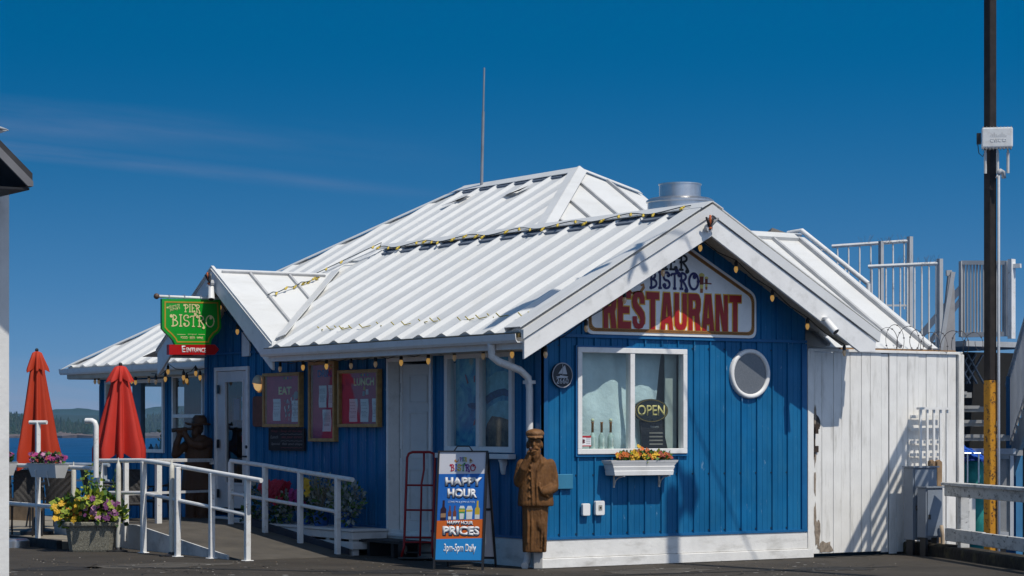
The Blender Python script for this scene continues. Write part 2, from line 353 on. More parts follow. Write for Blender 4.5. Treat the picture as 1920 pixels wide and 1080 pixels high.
def curly(P, s, mats, a0, b0, a1, b1, c, w, parent, name='lettering'):
    tot = sum(CURLY[ch][0] for ch in s); k = (a1 - a0) / tot; H = b1 - b0; x = 0; mb = MB(); cc = c
    for i, ch in enumerate(s):
        wd, strokes = CURLY[ch]; mb.mat(i % len(mats))
        for stk in strokes:
            pts = [V((a0 + (x + p[0]) * k, b0 + p[1] * H)) for p in stk]; cc += 0.0003
            L_, R_ = [], []
            for j, p in enumerate(pts):
                d = pts[min(j + 1, len(pts) - 1)] - pts[max(j - 1, 0)]; d = d.normalized() if d.length > 1e-6 else V((1, 0))
                n_ = V((-d.y, d.x)) * w / 2; L_.append(p + n_); R_.append(p - n_)
            vs = [P.p(q.x, q.y, cc) for q in L_] + [P.p(q.x, q.y, cc) for q in R_]; m = len(pts)
            mb.add(vs, [(j, m + j, m + j + 1, j + 1) for j in range(m - 1)])
            e = pts[-1]
            if len(stk) > 8: cc += 0.0003; mb.add([P.p(e.x + w * 0.8 * math.cos(t * 0.7854), e.y + w * 0.8 * math.sin(t * 0.7854), cc) for t in range(8)], [tuple(range(8))])
        x += wd
    o = mb.build(name, mats, parent); md = o.modifiers.new('thickness', 'SOLIDIFY'); md.thickness = 0.0015; md.offset = 0
    return o
# ------------------------------------------------------------------ ground, water, far shore
WATERZ = -7.0
wm = M('water', (0.002, 0.048, 0.14), 0.35, var=0.3, vs=0.02, bump=0.25, bs=0.9, bstretch=(1, 1, 1), spec=0.12)
mb = MB(); mb.add([(-6000, -3000, WATERZ), (6000, -3000, WATERZ), (6000, 9000, WATERZ), (-6000, 9000, WATERZ)], [(0, 1, 2, 3)])
struct(mb.build('water', wm))
mb = MB(); E0 = at(1780, 900, D=29.0); E1 = at(1920, 900, D=26.6); ed = (E0 - E1); E0.z = E1.z = 0
far = E1 - (E0 - E1) * 13
deck = [(far.x, far.y), (E0.x, E0.y), (5.9, -0.25), (6.8, -0.25), (6.8, 16), (-3.2, 16), (-3.2, 11.9), (-40, 11.9), (-40, far.y)]
mb.prism([(x, y, -0.6) for x, y in deck], (0, 0, 0.6))
struct(mb.build('pier_deck', ASPH))
mb = MB()   # worn tar seam lines and pale scuffs are thin sheets on the deck
for (p, q, w) in (((200, 1062), (960, 1079), 0.05), ((1130, 1079), (1680, 1062), 0.04)):
    a, b = at(*p, Z=0.004), at(*q, Z=0.004); n = (b - a).cross(UP).normalized() * w
    N_ = 14; pts = [a + (b - a) * i / N_ + n * rnd.uniform(-.5, .5) for i in range(N_ + 1)]
    mb.add([x + n for x in pts] + [x - n for x in pts], [(i, i + 1, N_ + 2 + i, N_ + 1 + i) for i in range(N_)])
struct(mb.build('tar_seam', M('tar', (0.02, 0.02, 0.02), 0.8)))
mb = MB()
for i in range(60):
    c = at(rnd.uniform(20, 1600), rnd.uniform(1052, 1079), Z=0.005); r = rnd.uniform(0.01, 0.045); k = rnd.uniform(0.3, 1)
    mb.add([c + V((r * math.cos(t) * rnd.uniform(.6, 1.3), r * k * math.sin(t) * rnd.uniform(.6, 1.3), 0)) for t in [j * 1.05 for j in range(6)]], [tuple(range(6))])
o = mb.build('gull_droppings', M('dropping', (0.4, 0.39, 0.36), 0.9)); struct(o, 'stuff')

def shore(name, D, px0, px1, tops, base_y, mat, depth, n=220, seed=1):
    r = random.Random(seed); rows = 7; mb = MB(); vs = []
    for j in range(rows):
        f = j / (rows - 1)
        for i in range(n + 1):
            px = px0 + (px1 - px0) * i / n
            yt = tops[0][1]
            for (xa, ya), (xb, yb) in zip(tops, tops[1:]):
                if xa <= px <= xb: u = (px - xa) / (xb - xa); u = u * u * (3 - 2 * u); yt = ya + (yb - ya) * u
            if px > tops[-1][0]: yt = tops[-1][1]
            hz = EYE + (HOR - yt) / FPX * D
            z = WATERZ - 1 + (hz - WATERZ + 1) * (1 - (1 - f) ** 2.2) + (r.uniform(-1, 1) * hz * 0.03 if 0 < j < rows else 0)
            q = CAM + (FW + RT * ((px - 960) / FPX)) * (D + depth * f + r.uniform(-.03, .03) * depth)
            vs.append((q.x, q.y, z))
    W_ = n + 1
    mb.add(vs, [(j * W_ + i, j * W_ + i + 1, (j + 1) * W_ + i + 1, (j + 1) * W_ + i) for j in range(rows - 1) for i in range(n)])
    return struct(mb.build(name, mat))
HILL = M('far_forest', (0.012, 0.045, 0.040), 0.95, var=0.5, vs=0.06, bump=3, bs=0.1)
shore('hills', 5200, -1900, 2600, [(-1900, 785), (-900, 770), (-420, 776), (60, 768), (110, 759), (150, 757), (215, 764), (262, 758), (300, 752), (340, 750), (420, 760), (700, 768), (2600, 780)], 812, HILL, 1500, seed=3)
shore('hills', 2500, -1900, 2600, [(-1900, 790), (-420, 782), (20, 778), (60, 774), (120, 773), (180, 774), (250, 778), (320, 786), (420, 792), (2600, 796)], 815, M('near_forest', (0.012, 0.035, 0.022), 0.95, var=0.5, vs=0.15), 500, seed=5)
rock = M('shore_rock', (0.13, 0.095, 0.08), 0.9, var=0.45, vs=0.12, dirt=(0.05, 0.05, 0.045), dscale=0.3, damt=0.7)
D1 = 1750
mb = MB(); r_ = random.Random(11); pts = []
for i in range(161):
    px = -1900 + 28 * i
    q0 = CAM + (FW + RT * ((px - 960) / FPX)) * (D1 + r_.uniform(-25, 25)); q1 = CAM + (FW + RT * ((px - 960) / FPX)) * (D1 + 60)
    pts.append(((q0.x, q0.y, WATERZ - .5), (q0.x * .985 + q1.x * .015, q0.y, WATERZ + r_.uniform(1.0, 2.6)), (q1.x, q1.y, WATERZ + r_.uniform(2.5, 5.5))))
mb.add([p for t in pts for p in t], [f for i in range(160) for f in ((3 * i, 3 * i + 3, 3 * i + 4, 3 * i + 1), (3 * i + 1, 3 * i + 4, 3 * i + 5, 3 * i + 2))])
struct(mb.build('rocky_shore', rock))
mb = MB(); r_ = random.Random(12)
for i in range(3400):
    px = r_.uniform(-60, 430) if i < 2200 else r_.uniform(-1900, 2600)
    d = r_.uniform(0, 1); D = D1 + 40 + d * 320
    q = CAM + (FW + RT * ((px - 960) / FPX)) * D; lift = 2 + 15 * d * (0.65 + 0.35 * math.sin(px * 0.02 + 1.2)); gz = WATERZ + lift
    h = r_.uniform(3.2, 7.5) * (1.3 if r_.random() < .1 else 1); w = h * r_.uniform(0.26, 0.42); mb.mat(r_.randrange(3))
    for (z0, z1, ww) in ((-.05, .5, 1), (.3, .78, .72), (.58, 1.04, .42)):
        n = 6; a0 = r_.uniform(0, 6)
        mb.add([(q.x + w * ww * r_.uniform(.75, 1.2) * math.cos(a0 + k * 1.047), q.y + w * ww * r_.uniform(.75, 1.2) * math.sin(a0 + k * 1.047), gz + h * z0) for k in range(n)] + [(q.x, q.y, gz + h * z1)],
               [(k, (k + 1) % n, n) for k in range(n)])
o = mb.build('far_conifers', [M('conifer_a', (0.010, 0.030, 0.018), 0.9), M('conifer_b', (0.016, 0.045, 0.022), 0.9), M('conifer_c', (0.03, 0.05, 0.03), 0.9)]); struct(o, 'stuff')

# ------------------------------------------------------------------ the bistro
BD = thing('bistro_building', 'low blue restaurant with white corrugated metal roofs at the pier edge', 'building')
SIDP = [(0, 0), (0.30, 0), (0.31, 0.004), (0.33, 0.004), (0.34, 0), (0.60, 0), (0.61, 0.004), (0.63, 0.004), (0.64, 0), (0.88, 0), (0.90, 0.022), (0.97, 0.022), (0.99, 0), (1.0, 0)]
SK = 0.33                       # top of the white skirt
FWX = 4.005                     # front wall width
APX, APZ, PIT = 2.04, 4.27, 0.5727
def gz(x): return min(4.27 - 0.5727 * abs(x - APX) if x < APX else 4.27 - 0.5515 * (x - APX), 9) - 0.12
wr = FR.rect(1080, 653, 1285, 851)          # front window
mb = MB(); ribbed(mb, FR, 0.0, FWX, 0.2465, SIDP, lambda a: SK, lambda a: 2.72, [(wr[0] + .02, wr[1] + .02, wr[2] - .02, wr[3] - .02)], phase=0.03)
mb.build('wall', BLUE, BD)
mb = MB(); ribbed(mb, FR, 0.0, FWX, 0.2465, SIDP, lambda a: 2.721, gz, phase=0.10, extra=(APX,)); mb.build('gable_wall', BLUE, BD)
sw = SD.rect(838, 660, 965, 848)            # mural window
d1 = SD.rect(731, 677, 808, 1000)           # part-open door
d2 = SD.rect(405, 688, 468, 955)            # entrance door
mb = MB(); ribbed(mb, SD, -8.93, 0.0, 0.2465, SIDP, lambda a: SK, lambda a: 2.72 if a > -5.4 else max(2.72, 3.80 - 0.6 * abs(a + 7.5)),
                  [tuple(x + s * .02 for x, s in zip(sw, (1, 1, -1, -1))), (d1[0], 0, d1[2], d1[3]), (d2[0], 0, d2[2], d2[3])], phase=0.11, extra=(-7.5, -5.4, -5.7))
mb.build('wall', BLUE, BD)
mb = MB(); mb.box(3.99, 0.0, SK, 4.0, 8.93, 2.9); mb.box(0.0, 8.92, SK, 4.0, 8.93, 2.75); mb.build('wall', BLUE, BD)
mb = MB()   # skirt boards, two stepped courses
mb.pbox(FR, -0.02, 0.115, -0.02, 4.10, SK, 0.018); mb.pbox(FR, -0.035, -0.05, -0.02, 4.10, 0.112, 0.036)
mb.pbox(SD, -8.93, -0.05, -0.02, 0.016, SK, 0.018); mb.build('skirt', SKIRT, BD, bevel=0.006)
mb = MB(); mb.pbox(FR, -0.03, SK + .001, -.01, 4.03, SK + .03, 0.03); mb.pbox(SD, d1[2] + .045, SK + .001, -.01, 0.0, SK + .03, 0.03); mb.pbox(SD, d2[2], SK + .001, -.01, d1[0] - .055, SK + .03, 0.03)
mb.pbox(FR, 0.0, 2.70, -.01, FWX, 2.735, 0.034); mb.pbox(SD, -8.93, 2.705, -.01, -5.5, 2.735, 0.03)
mb.pbox(FR, -0.028, SK + .032, -.02, 0.075, 2.69, 0.026); mb.pbox(SD, -0.09, SK + .032, -.02, 0.026, 2.69, 0.024); mb.pbox(SD, -8.95, SK + .032, -.02, -8.85, 2.69, 0.026)
mb.pbox(FR, 3.93, SK + .032, -.02, 4.012, 2.69, 0.026)
mb.build('corner_trim', BLUED, BD)
mb = MB()   # screw heads of the siding
for k in range(-1, 17):
    a = 0.03 + 0.2465 * k + 0.21
    for b in (SK + 0.06, 1.08, 2.60):
        if 0 < a < 3.9 and not (wr[0] - .03 < a < wr[2] + .03 and wr[1] < b < wr[3]): mb.pbox(FR, a - .007, b - .007, 0.0, a + .007, b + .007, 0.010)
mb.build('screw_heads', M('screw', (0.05, 0.06, 0.08), 0.4, metal=0.6), BD)
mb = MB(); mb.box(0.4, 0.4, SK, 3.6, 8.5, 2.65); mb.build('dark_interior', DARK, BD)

# roof over the front block: two slopes, hipped at the far end
cp, sp_ = math.cos(math.atan(PIT)), math.sin(math.atan(PIT))
RIB = [(0, 0), (0.34, 0), (0.62, 0.040), (0.70, 0.042), (0.82, 0.0), (1.0, 0)]
RPER = 0.53
LS = PL((-0.66, 0, 2.722), (0, -1, 0), (cp, 0, sp_))
def eave_close(mb, P, a0, a1, ph):
    k = math.floor((a0 - ph) / RPER)
    while ph + k * RPER < a1:
        q = [(ph + (k + t) * RPER, h) for t, h in RIB[1:5]]
        if q[0][0] > a0 and q[-1][0] < a1: mb.add([P.p(a, 0.002, h) for a, h in q], [tuple(range(4))])
        k += 1
    mb.pbox(P, a0, -.002, -.03, a1, .03, -.002)
def lhi(a): y = -a; return ((APX - max(0, y - 7.1)) + 0.66) / cp
mb = MB(); ribbed(mb, LS, -9.30, 0.60, RPER, RIB, lambda a: max(0.0, (min(-a - 5.64, 9.36 + a) - .5 - .15 + .66) / cp) if a < -5.64 else 0.0, lhi, phase=0.12, extra=(-7.1, -5.64, -5.65, -7.5))
eave_close(mb, LS, -5.64, 0.60, 0.12)
roof = mb.build('roof', WHITE, BD)
RS = PL((4.70, 0, 2.80), (0, 1, 0), (-math.cos(math.atan(.5515)), 0, math.sin(math.atan(.5515))))
c2 = math.cos(math.atan(.5515))
mb = MB(); ribbed(mb, RS, -0.60, 9.0, RPER, RIB, lambda a: 0.0, lambda a: (4.70 - APX - max(0, a - 7.1)) / c2, extra=(7.1,)); mb.build('roof', WHITE, BD)
mb = MB(); mb.add([(-.66, 9.78, 2.7), (4.7, 9.78, 2.7), (APX, 7.1, APZ)], [(0, 1, 2)]); mb.build('roof', WHITE, BD)
def cap(p, q, sides, w, lift, t=0.012):   # folded ridge cap: sides are unit vectors running down the two slopes
    mb = MB(); p, q = V(p), V(q)
    for s in sides:
        s = V(s).normalized(); n = (q - p).normalized().cross(s).normalized()
        if n.z < 0: n = -n
        l = V((0, 0, lift))
        mb.hexa([p + l, q + l, q + s * w + n * lift, p + s * w + n * lift, p + l + n * t, q + l + n * t, q + s * w + n * (lift + t), p + s * w + n * (lift + t)])
    return mb
dl = V((-cp, 0, -sp_)); dr = V((c2, 0, -math.sin(math.atan(.5515))))
cap((APX, -0.62, APZ), (APX, 7.1, APZ), (dl, dr), 0.15, 0.055).build('ridge_cap', WHITE, roof)
CLOS = M('closure_slate', (0.15, 0.18, 0.23), 0.7)
mb = MB(); mb.pbox(LS, -7.1, lhi(0) - 0.235, 0.004, 0.25, lhi(0) - 0.10, 0.024); mb.build('rib_closure', CLOS, roof)
hd = V((-1, 1, -PIT)).normalized()
cap(V((APX, 7.1, APZ)) + hd * 0.1, V((APX, 7.1, APZ)) + hd * 3.1, (dl,), 0.08, 0.05).build('hip_cap', WHITE, roof)
# rake: weathered fascia boards on the gable face, a folded metal edge above them, soffit beneath the overhang
FP = PL((0, -0.60, 0), (1, 0, 0), (0, 0, 1))
mb = MB(); mb.pprism(FP, [(-.635, 2.41), (-.635, 2.635), (APX, 4.155), (APX, 3.915)], -.04, 0.0); mb.pprism(FP, [(APX + .002, 3.915), (APX + .002, 4.155), (4.65, 2.715), (4.635, 2.585), (4.38, 2.58)], -.04, 0.0)
mb.build('fascia', TRIM, BD, bevel=0.004)
mb = MB(); mb.pprism(FP, [(-.66, 2.638), (-.66, 2.745), (APX, 4.295), (APX, 4.168)], -.03, 0.022); mb.pprism(FP, [(APX + .001, 4.168), (APX + .001, 4.295), (4.71, 2.825), (4.69, 2.71)], -.03, 0.022)
mb.pbox(LS, 0.27, 0.0, 0.052, 0.60, lhi(0), 0.064); mb.pbox(RS, -0.60, 0.0, 0.052, -.40, (4.7 - APX) / c2, 0.064)
mb.pbox(LS, 0.26, 0.0, 0.0, 0.275, lhi(0), 0.0515)
mb.build('rake_trim', WHITE, BD)
mb = MB(); mb.pprism(PL((0, -0.565, 0), (1, 0, 0), (0, 0, 1)), [(-.55, 2.62), (APX, 4.10), (4.6, 2.70), (4.6, 2.68), (APX, 4.08), (-.55, 2.60)], 0, -0.56)
mb.build('soffit', M('perforated_soffit', (0.50, 0.46, 0.38), 0.7, var=0.3, vs=38, bump=0.003, bs=45), BD)
mb = MB(); mb.pbox(PL((-.63, 0, 0), (0, -1, 0), (0, 0, 1)), -5.6, 2.535, -.63, 0.0, 2.56, -0.02); mb.build('eave_soffit', SOFF, BD)
mb = MB(); mb.pbox(PL((-.62, 0, 0), (0, -1, 0), (0, 0, 1)), -5.62, 2.53, -.02, 0.56, 2.70, 0.0); mb.build('eave_board', WTRIM, BD)
# gutter: an open trough with a lip, moss line behind it
GT = [(0, 0), (-0.085, 0.0), (-0.105, 0.03), (-0.115, 0.10), (-0.105, 0.10), (-0.098, 0.035), (-0.08, 0.012), (-0.01, 0.012), (-0.01, 0.10), (0, 0.10)]
mb = MB(); mb.prism([(-.622 + x, -0.565, 2.598 + z) for x, z in GT], (0, 6.32, 0))
gut = mb.build('gutter', WTRIM, BD)
mb = MB(); mb.box(-.69, -0.55, 2.66, -.625, 5.72, 2.712); mb.build('gutter_moss', M('moss_line', (0.10, 0.075, 0.03), 0.95, var=0.6, vs=9, bump=0.01, bs=50), gut)
# downpipe: from the gutter out and back to the wall corner
dp = [at(921, 645, X=-.68), at(922, 668, X=-.66), at(935, 678, X=-.60), at(975, 694, X=-.22), at(990, 708, X=-.10), at(993, 730, X=-.075), at(993, 900, X=-.075), at(990, 1030, X=-.075)]
dp[-1].z = 0.12
mb = MB(); mb.tube(dp, [.045, .045, .045, .043, .043, .042, .042, .042], 10); mb.tube([dp[-1] - V((0, 0, -.02)), dp[-1] - V((.03, .02, .05)), dp[-1] - V((.10, .08, .09))], .045, 10)
mb.build('downpipe', WTRIM, BD, smooth='auto')
mb = MB(); q = at(993, 715, X=-.07); mb.box(q.x - .055, q.y - .06, q.z - .03, q.x + .06, q.y + .06, q.z + .01); mb.build('pipe_clamp', WTRIM, BD)

# cross gable above the entrance
EY, EZ, EX = 7.5, 3.88, -0.60
EK = 0.605; eh = 1.86
mb = MB(); xr = (EZ - 2.722) / PIT - 0.66
er = PL((EX, EY - eh, EZ - EK * eh), (1, 0, 0), (0, math.cos(math.atan(EK)), math.sin(math.atan(EK)))); elen = eh / math.cos(math.atan(EK))
el_ = PL((EX, EY + eh, EZ - EK * eh), (-1, 0, 0), (0, -math.cos(math.atan(EK)), math.sin(math.atan(EK))))
mb.add([er.p(-.03, 0, .02), er.p(0.35, 0, .02), er.p(xr + .75, elen, .02), er.p(-.03, elen, .02)], [(0, 1, 2, 3)])
mb.add([el_.p(.03, 0, .02), el_.p(-.6, 0, .02), el_.p(-xr - .75, elen, .02), el_.p(.03, elen, .02)], [(0, 1, 2, 3)])
er_ = mb.build('roof', WHITE, BD)
mb = MB()
for a in (0.52, 1.15):
    mb.pbox(er, a, elen * (0.12 if a < 1 else .45), 0.02, a + .035, elen - .12, 0.055)
mb.pbox(er, 0.1, elen - .13, 0.02, xr + .4, elen - .10, 0.055)
mb.build('standing_seam', M('seam_grey', (0.45, 0.45, 0.45), 0.5), er_)
mb = MB(); va = V((-.50, EY - eh + .05, 2.80)); vb = V((xr, EY, EZ)); dd = (vb - va).normalized()
n1 = LS.n; s1 = n1.cross(dd).normalized(); s1 = s1 if s1.y < 0 else -s1
mb.hexa([va + n1 * .052, vb + n1 * .052, vb + s1 * .16 + n1 * .052, va + s1 * .16 + n1 * .052, va + n1 * .06, vb + n1 * .06, vb + s1 * .16 + n1 * .06, va + s1 * .16 + n1 * .06])
mb.build('valley_flashing', WHITE, er_)
EP = PL((EX, 0, 0), (0, -1, 0), (0, 0, 1))
mb = MB(); zb = EZ - EK * eh
mb.pprism(EP, [(-EY, EZ + .03), (-EY + eh, zb + .03), (-EY + eh, zb - .34), (-EY + eh - .08, zb - .30), (-EY, EZ - .26)], -.04, 0.0)
mb.pprism(EP, [(-EY - .002, EZ + .03), (-EY - eh, zb + .03), (-EY - eh, zb - .34), (-EY - eh + .08, zb - .30), (-EY - .002, EZ - .26)], -.04, 0.0)
mb.build('fascia', TRIM, BD, bevel=0.004)
mb = MB(); mb.pprism(EP, [(-EY, EZ + .06), (-EY + eh + .02, zb + .05), (-EY + eh + .02, zb - .01), (-EY, EZ - .0)], -.03, 0.015); mb.pprism(EP, [(-EY - .002, EZ + .06), (-EY - eh - .02, zb + .05), (-EY - eh - .02, zb - .01), (-EY - .002, EZ)], -.03, 0.015)
mb.build('rake_trim', WHITE, BD)
mb = MB(); mb.pprism(EP, [(-EY, EZ - .03), (-EY + eh, zb - .03), (-EY + eh, zb - .06), (-EY, EZ - .06), (-EY - eh, zb - .06), (-EY - eh, zb - .03)], -.56, -.04)
mb.box(-.56, 8.95, 2.68, 1.05, 9.4, 2.70); mb.build('soffit', SOFF, BD)
mb = MB(); q = SD.rect(455, 622, 469, 668, c=.03); mb.pbox(SD, q[0], q[1], 0.022, q[2], q[3], 0.045); mb.build('gable_post', WTRIM, BD)

# the taller hipped roof behind
BX0, BZ0, BXR, BZR = 0.50, 2.68, 5.70, 5.68
bk = (BZR - BZ0) / (BXR - BX0); bc, bs_ = math.cos(math.atan(bk)), math.sin(math.atan(bk)); Y1, Y2 = 7.4, 10.8
BS = PL((BX0, 0, BZ0), (0, -1, 0), (bc, 0, bs_)); dxm = BXR - BX0
YE = 15.5
def bhi_(a):
    y = -a
    if y < Y1: return max(0, (dxm - (Y1 - y))) / bc
    if y > Y2: return max(0, (dxm * (1 - (y - Y2) / (YE - Y2)))) / bc
    return dxm / bc
mb = MB(); ribbed(mb, BS, -YE, -(Y1 - dxm), RPER, RIB, lambda a: 0.0, bhi_, phase=0.2, extra=(-Y1, -Y2)); eave_close(mb, BS, -YE, -9.3, 0.2); rb = mb.build('roof', WHITE, BD)
mb = MB(); FB = PL((0, Y1 - dxm, BZ0), (1, 0, 0), (0, bc, bs_))
mb.add([FB.p(BX0, 0), FB.p(6.4, 0), FB.p(6.4, (dxm - .7) / bc), FB.p(BXR, dxm / bc)], [(0, 1, 2, 3)])
mb.add([(BXR, Y1, BZR), (6.4, Y1 - .7, BZR - .7 * bk), (6.4, Y2, BZR - .7 * bk), (BXR, Y2, BZR)], [(0, 1, 2, 3)])
mb.add([(BX0, YE, BZ0), (BXR, Y2, BZR), (6.4, Y2, BZR - .7 * bk), (6.4, YE, BZ0)], [(0, 1, 2, 3)])
mb.add([(6.4, Y1 - dxm, BZ0), (6.4, Y1 - .7, BZR - .7 * bk), (6.4, Y2, BZR - .7 * bk), (6.4, YE, BZ0)], [(0, 1, 2, 3)])
fb = mb.build('roof', WHITE, BD)
mb = MB()
for a in (4.10, 4.72, 5.34, 5.96):
    top = (dxm - abs(BXR - a)) / bc - .1
    mb.pbox(FB, a, 1.0, 0.0, a + .035, top, 0.045)
mb.build('standing_seam', M('seam_grey'  , (0.45, 0.45, 0.45), 0.5), fb)
nd = V((0, -bc, -bs_)); wd_ = V((-bc, 0, -bs_))
cap((BXR, Y1, BZR), (BXR, Y2, BZR), (wd_,), .2, .04).build('ridge_cap', WHITE, rb)
h1 = V((-1, -1, -bk)).normalized(); cap((BXR, Y1, BZR), V((BXR, Y1, BZR)) + h1 * 4.5, (wd_, nd), .2, .055).build('hip_cap', WHITE, rb)
h3 = V((.7, -.7, -bk * .7)).normalized(); cap((BXR, Y1, BZR), V((BXR, Y1, BZR)) + h3 * 1.0, (nd,), .12, .03).build('hip_cap', WHITE, fb)
h2 = V((BX0 - BXR, YE - Y2, BZ0 - BZR)); cap((BXR, Y2, BZR), V((BXR, Y2, BZR)) + h2 * .99, (wd_,), .22, .034).build('hip_cap', WHITE, rb)
mb = MB(); mb.pbox(BS, -Y2, dxm / bc - .24, .004, -Y1 - .2, dxm / bc - .12, .029); mb.build('rib_closure', CLOS, rb)
for yy in (8.55, 10.35):   # scoop vents near the ridge
    mb = MB()
    a = -yy; b = dxm / bc - .30
    mb.add([BS.p(a - .05, b - .5, .045), BS.p(a + .42, b - .12, .06), BS.p(a + .40, b - .42, .10), BS.p(a + .1, b - .55, .06)], [(0, 1, 2, 3)])
    mb.mat(1).add([BS.p(a + .08, b - .50, .054), BS.p(a + .40, b - .40, .056), BS.p(a + .43, b - .20, .055)], [(0, 1, 2)]); mb.mat(0)
    mb.build('roof_scoop', [WHITE, DARK], rb)
mb = MB(); mb.prism([(BX0 + x - .02, 9.3, BZ0 - .13 + z) for x, z in GT], (0, YE - 9.2, 0)); mb.build('gutter', WTRIM, BD)
mb = MB(); mb.box(BX0 - .02, 9.2, BZ0 - .20, BX0, YE, BZ0 - .02); mb.box(BX0, 9.0, BZ0 - .21, 6.2, YE, BZ0 - .19); mb.build('eave_board', SOFF, BD)

# recessed dining room walls under that eave: glazed so that the far shore shows through
BW = PL((1.05, 0, 0), (0, -1, 0), (0, 0, 1))
w1 = BW.rect(199, 712, 309, 848); w2 = BW.rect(325, 702, 383, 850); w3 = BW.rect(386, 702, 402, 776)
mb = MB(); a0 = w1[0] - .25
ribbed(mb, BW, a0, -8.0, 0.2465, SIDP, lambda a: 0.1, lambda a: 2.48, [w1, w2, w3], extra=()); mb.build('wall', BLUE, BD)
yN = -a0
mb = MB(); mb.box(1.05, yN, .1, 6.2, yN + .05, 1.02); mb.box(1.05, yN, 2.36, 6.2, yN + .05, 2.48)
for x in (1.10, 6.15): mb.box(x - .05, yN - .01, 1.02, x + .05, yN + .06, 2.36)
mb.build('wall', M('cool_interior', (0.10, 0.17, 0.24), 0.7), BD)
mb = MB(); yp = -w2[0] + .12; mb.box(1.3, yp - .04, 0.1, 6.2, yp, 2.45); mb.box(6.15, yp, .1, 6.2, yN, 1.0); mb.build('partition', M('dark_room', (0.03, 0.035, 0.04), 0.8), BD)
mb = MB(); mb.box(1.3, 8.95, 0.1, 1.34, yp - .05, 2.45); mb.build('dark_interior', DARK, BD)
def window(P, r, parent, w=.05, c0=-.06, c1=.035, mull=(), sill=0.0, gm=GLS, gc=-.02, rail=None, fm=WTRIM):
    mb = MB(); mb.pframe(P, r[0], r[1], r[2], r[3], w, c0, c1)
    for m_ in mull: mb.pbox(P, m_ - w * .55, r[1] + w, c0, m_ + w * .55, r[3] - w, c1 - .006)
    if rail: mb.pbox(P, r[0] + w, rail - w * .6, c0, r[2] - w, rail + w * .6, c1 - .006)
    wdw = mb.build('window', fm, parent, bevel=.004)
    mb = MB(); k = w * .8; mb.add([P.p(r[0] + k, r[1] + k, gc), P.p(r[2] - k, r[1] + k, gc), P.p(r[2] - k, r[3] - k, gc), P.p(r[0] + k, r[3] - k, gc)], [(0, 1, 2, 3)]); mb.build('pane', gm, wdw)
    return wdw
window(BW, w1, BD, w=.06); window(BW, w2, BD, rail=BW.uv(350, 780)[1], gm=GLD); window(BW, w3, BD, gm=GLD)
mb = MB(); pq = BW.rect(250, 712, 266, 848); mb.pbox(BW, pq[0], w1[1] + .06, -.06, pq[2], w1[3] - .06, .02); mb.build('window_post', M('blue_grey_post', (0.10, 0.17, 0.24), 0.6), BD)

# front sliding window
ww = window(FR, wr, BD, w=.062, c1=.045, mull=(FR.uv(1183, 750)[0],), gc=-.012)
mb = MB(); mb.pframe(FR, wr[0] - .022, wr[1] - .03, wr[2] + .022, wr[3] + .02, .03, -.01, .032); mb.build('frame_flashing', BLUED, ww)
# sunlit cloth behind the glass
mb = MB(); CUR = M('pale_cloth', (0.58, 0.68, 0.67), 0.85, var=0.10, vs=3.5, dirt=(0.36, 0.50, 0.53), dscale=2.2, damt=0.45, bump=0.02, bs=5)
nx, nzz = 26, 14; x0, x1 = wr[0] + .02, wr[2] - .30; r_ = random.Random(4); vs = []
for j in range(nzz + 1):
    for i in range(nx + 1):
        u, v = i / nx, j / nzz; xx = x0 + (x1 - x0) * u + (.10 * (v ** 1.5) if u > .85 else 0)
        vs.append((xx, 0.20 + .026 * math.sin(u * 19 + 2.4 * v) + .05 * math.sin(u * 7 + v * 3) * (1 - .6 * v) + .012 * math.sin(v * 9 + u * 6), wr[1] + .02 + (wr[3] - wr[1] - .04) * v))
mb.add(vs, [(j * (nx + 1) + i, j * (nx + 1) + i + 1, (j + 1) * (nx + 1) + i + 1, (j + 1) * (nx + 1) + i) for j in range(nzz) for i in range(nx)])
mb.build('curtain', CUR, ww, smooth=True)
mb = MB(); mb.box(wr[0], .30, wr[1] - .02, wr[2], .32, wr[3] + .02); mb.box(wr[0], 0.02, wr[1] - .03, wr[2], .31, wr[1] + .055); mb.mat(1).box(wr[2] - .20, .14, wr[1], wr[2] - .03, .16, wr[3])
mb.build('window_reveal', [M('reveal', (0.16, 0.17, 0.16), 0.8), M('reveal_pale', (0.38, 0.42, 0.38), 0.8)], ww)
# mural window on the side wall
ms = window(SD, sw, BD, w=.07, c1=.045, mull=(SD.uv(900, 755)[0],), gc=-.012)
MUR = bpy.data.materials.new('sea_mural'); MUR.use_nodes = True; t_ = MUR.node_tree; bb = t_.nodes['Principled BSDF']; bb.inputs['Roughness'].default_value = 0.7
g_ = t_.nodes.new('ShaderNodeNewGeometry'); n_ = t_.nodes.new('ShaderNodeTexNoise'); n_.inputs['Scale'].default_value = 3.2; n_.inputs['Detail'].default_value = 8; n_.inputs['Distortion'].default_value = 1.2; n_.inputs['Roughness'].default_value = .65
cr = t_.nodes.new('ShaderNodeValToRGB'); t_.links.new(g_.outputs['Position'], n_.inputs['Vector']); t_.links.new(n_.outputs['Fac'], cr.inputs[0]); t_.links.new(cr.outputs[0], bb.inputs['Base Color'])
for p_, c_ in ((.30, (0.01, 0.07, 0.22)), (.44, (0.03, 0.20, 0.40)), (.54, (0.10, 0.36, 0.48)), (.68, (0.26, 0.52, 0.58))):
    e_ = cr.color_ramp.elements.new(p_); e_.color = (*c_, 1)
cr.color_ramp.elements.remove(cr.color_ramp.elements[0]); cr.color_ramp.elements.remove(cr.color_ramp.elements[-1])
mb = MB(); c_ = -.10; mb.pbox(SD, sw[0] + .05, sw[1] + .04, c_ - .01, sw[2] - .05, sw[3] - .04, c_); mural = mb.build('mural_panel', MUR, ms)
mb = MB(); Lx = lambda px, py: SD.uv(px, py, -.09)
def blob(mb, pts, c, k): return mb.mat(k).pprism(SD, [Lx(*p) for p in pts], c, c + .004)
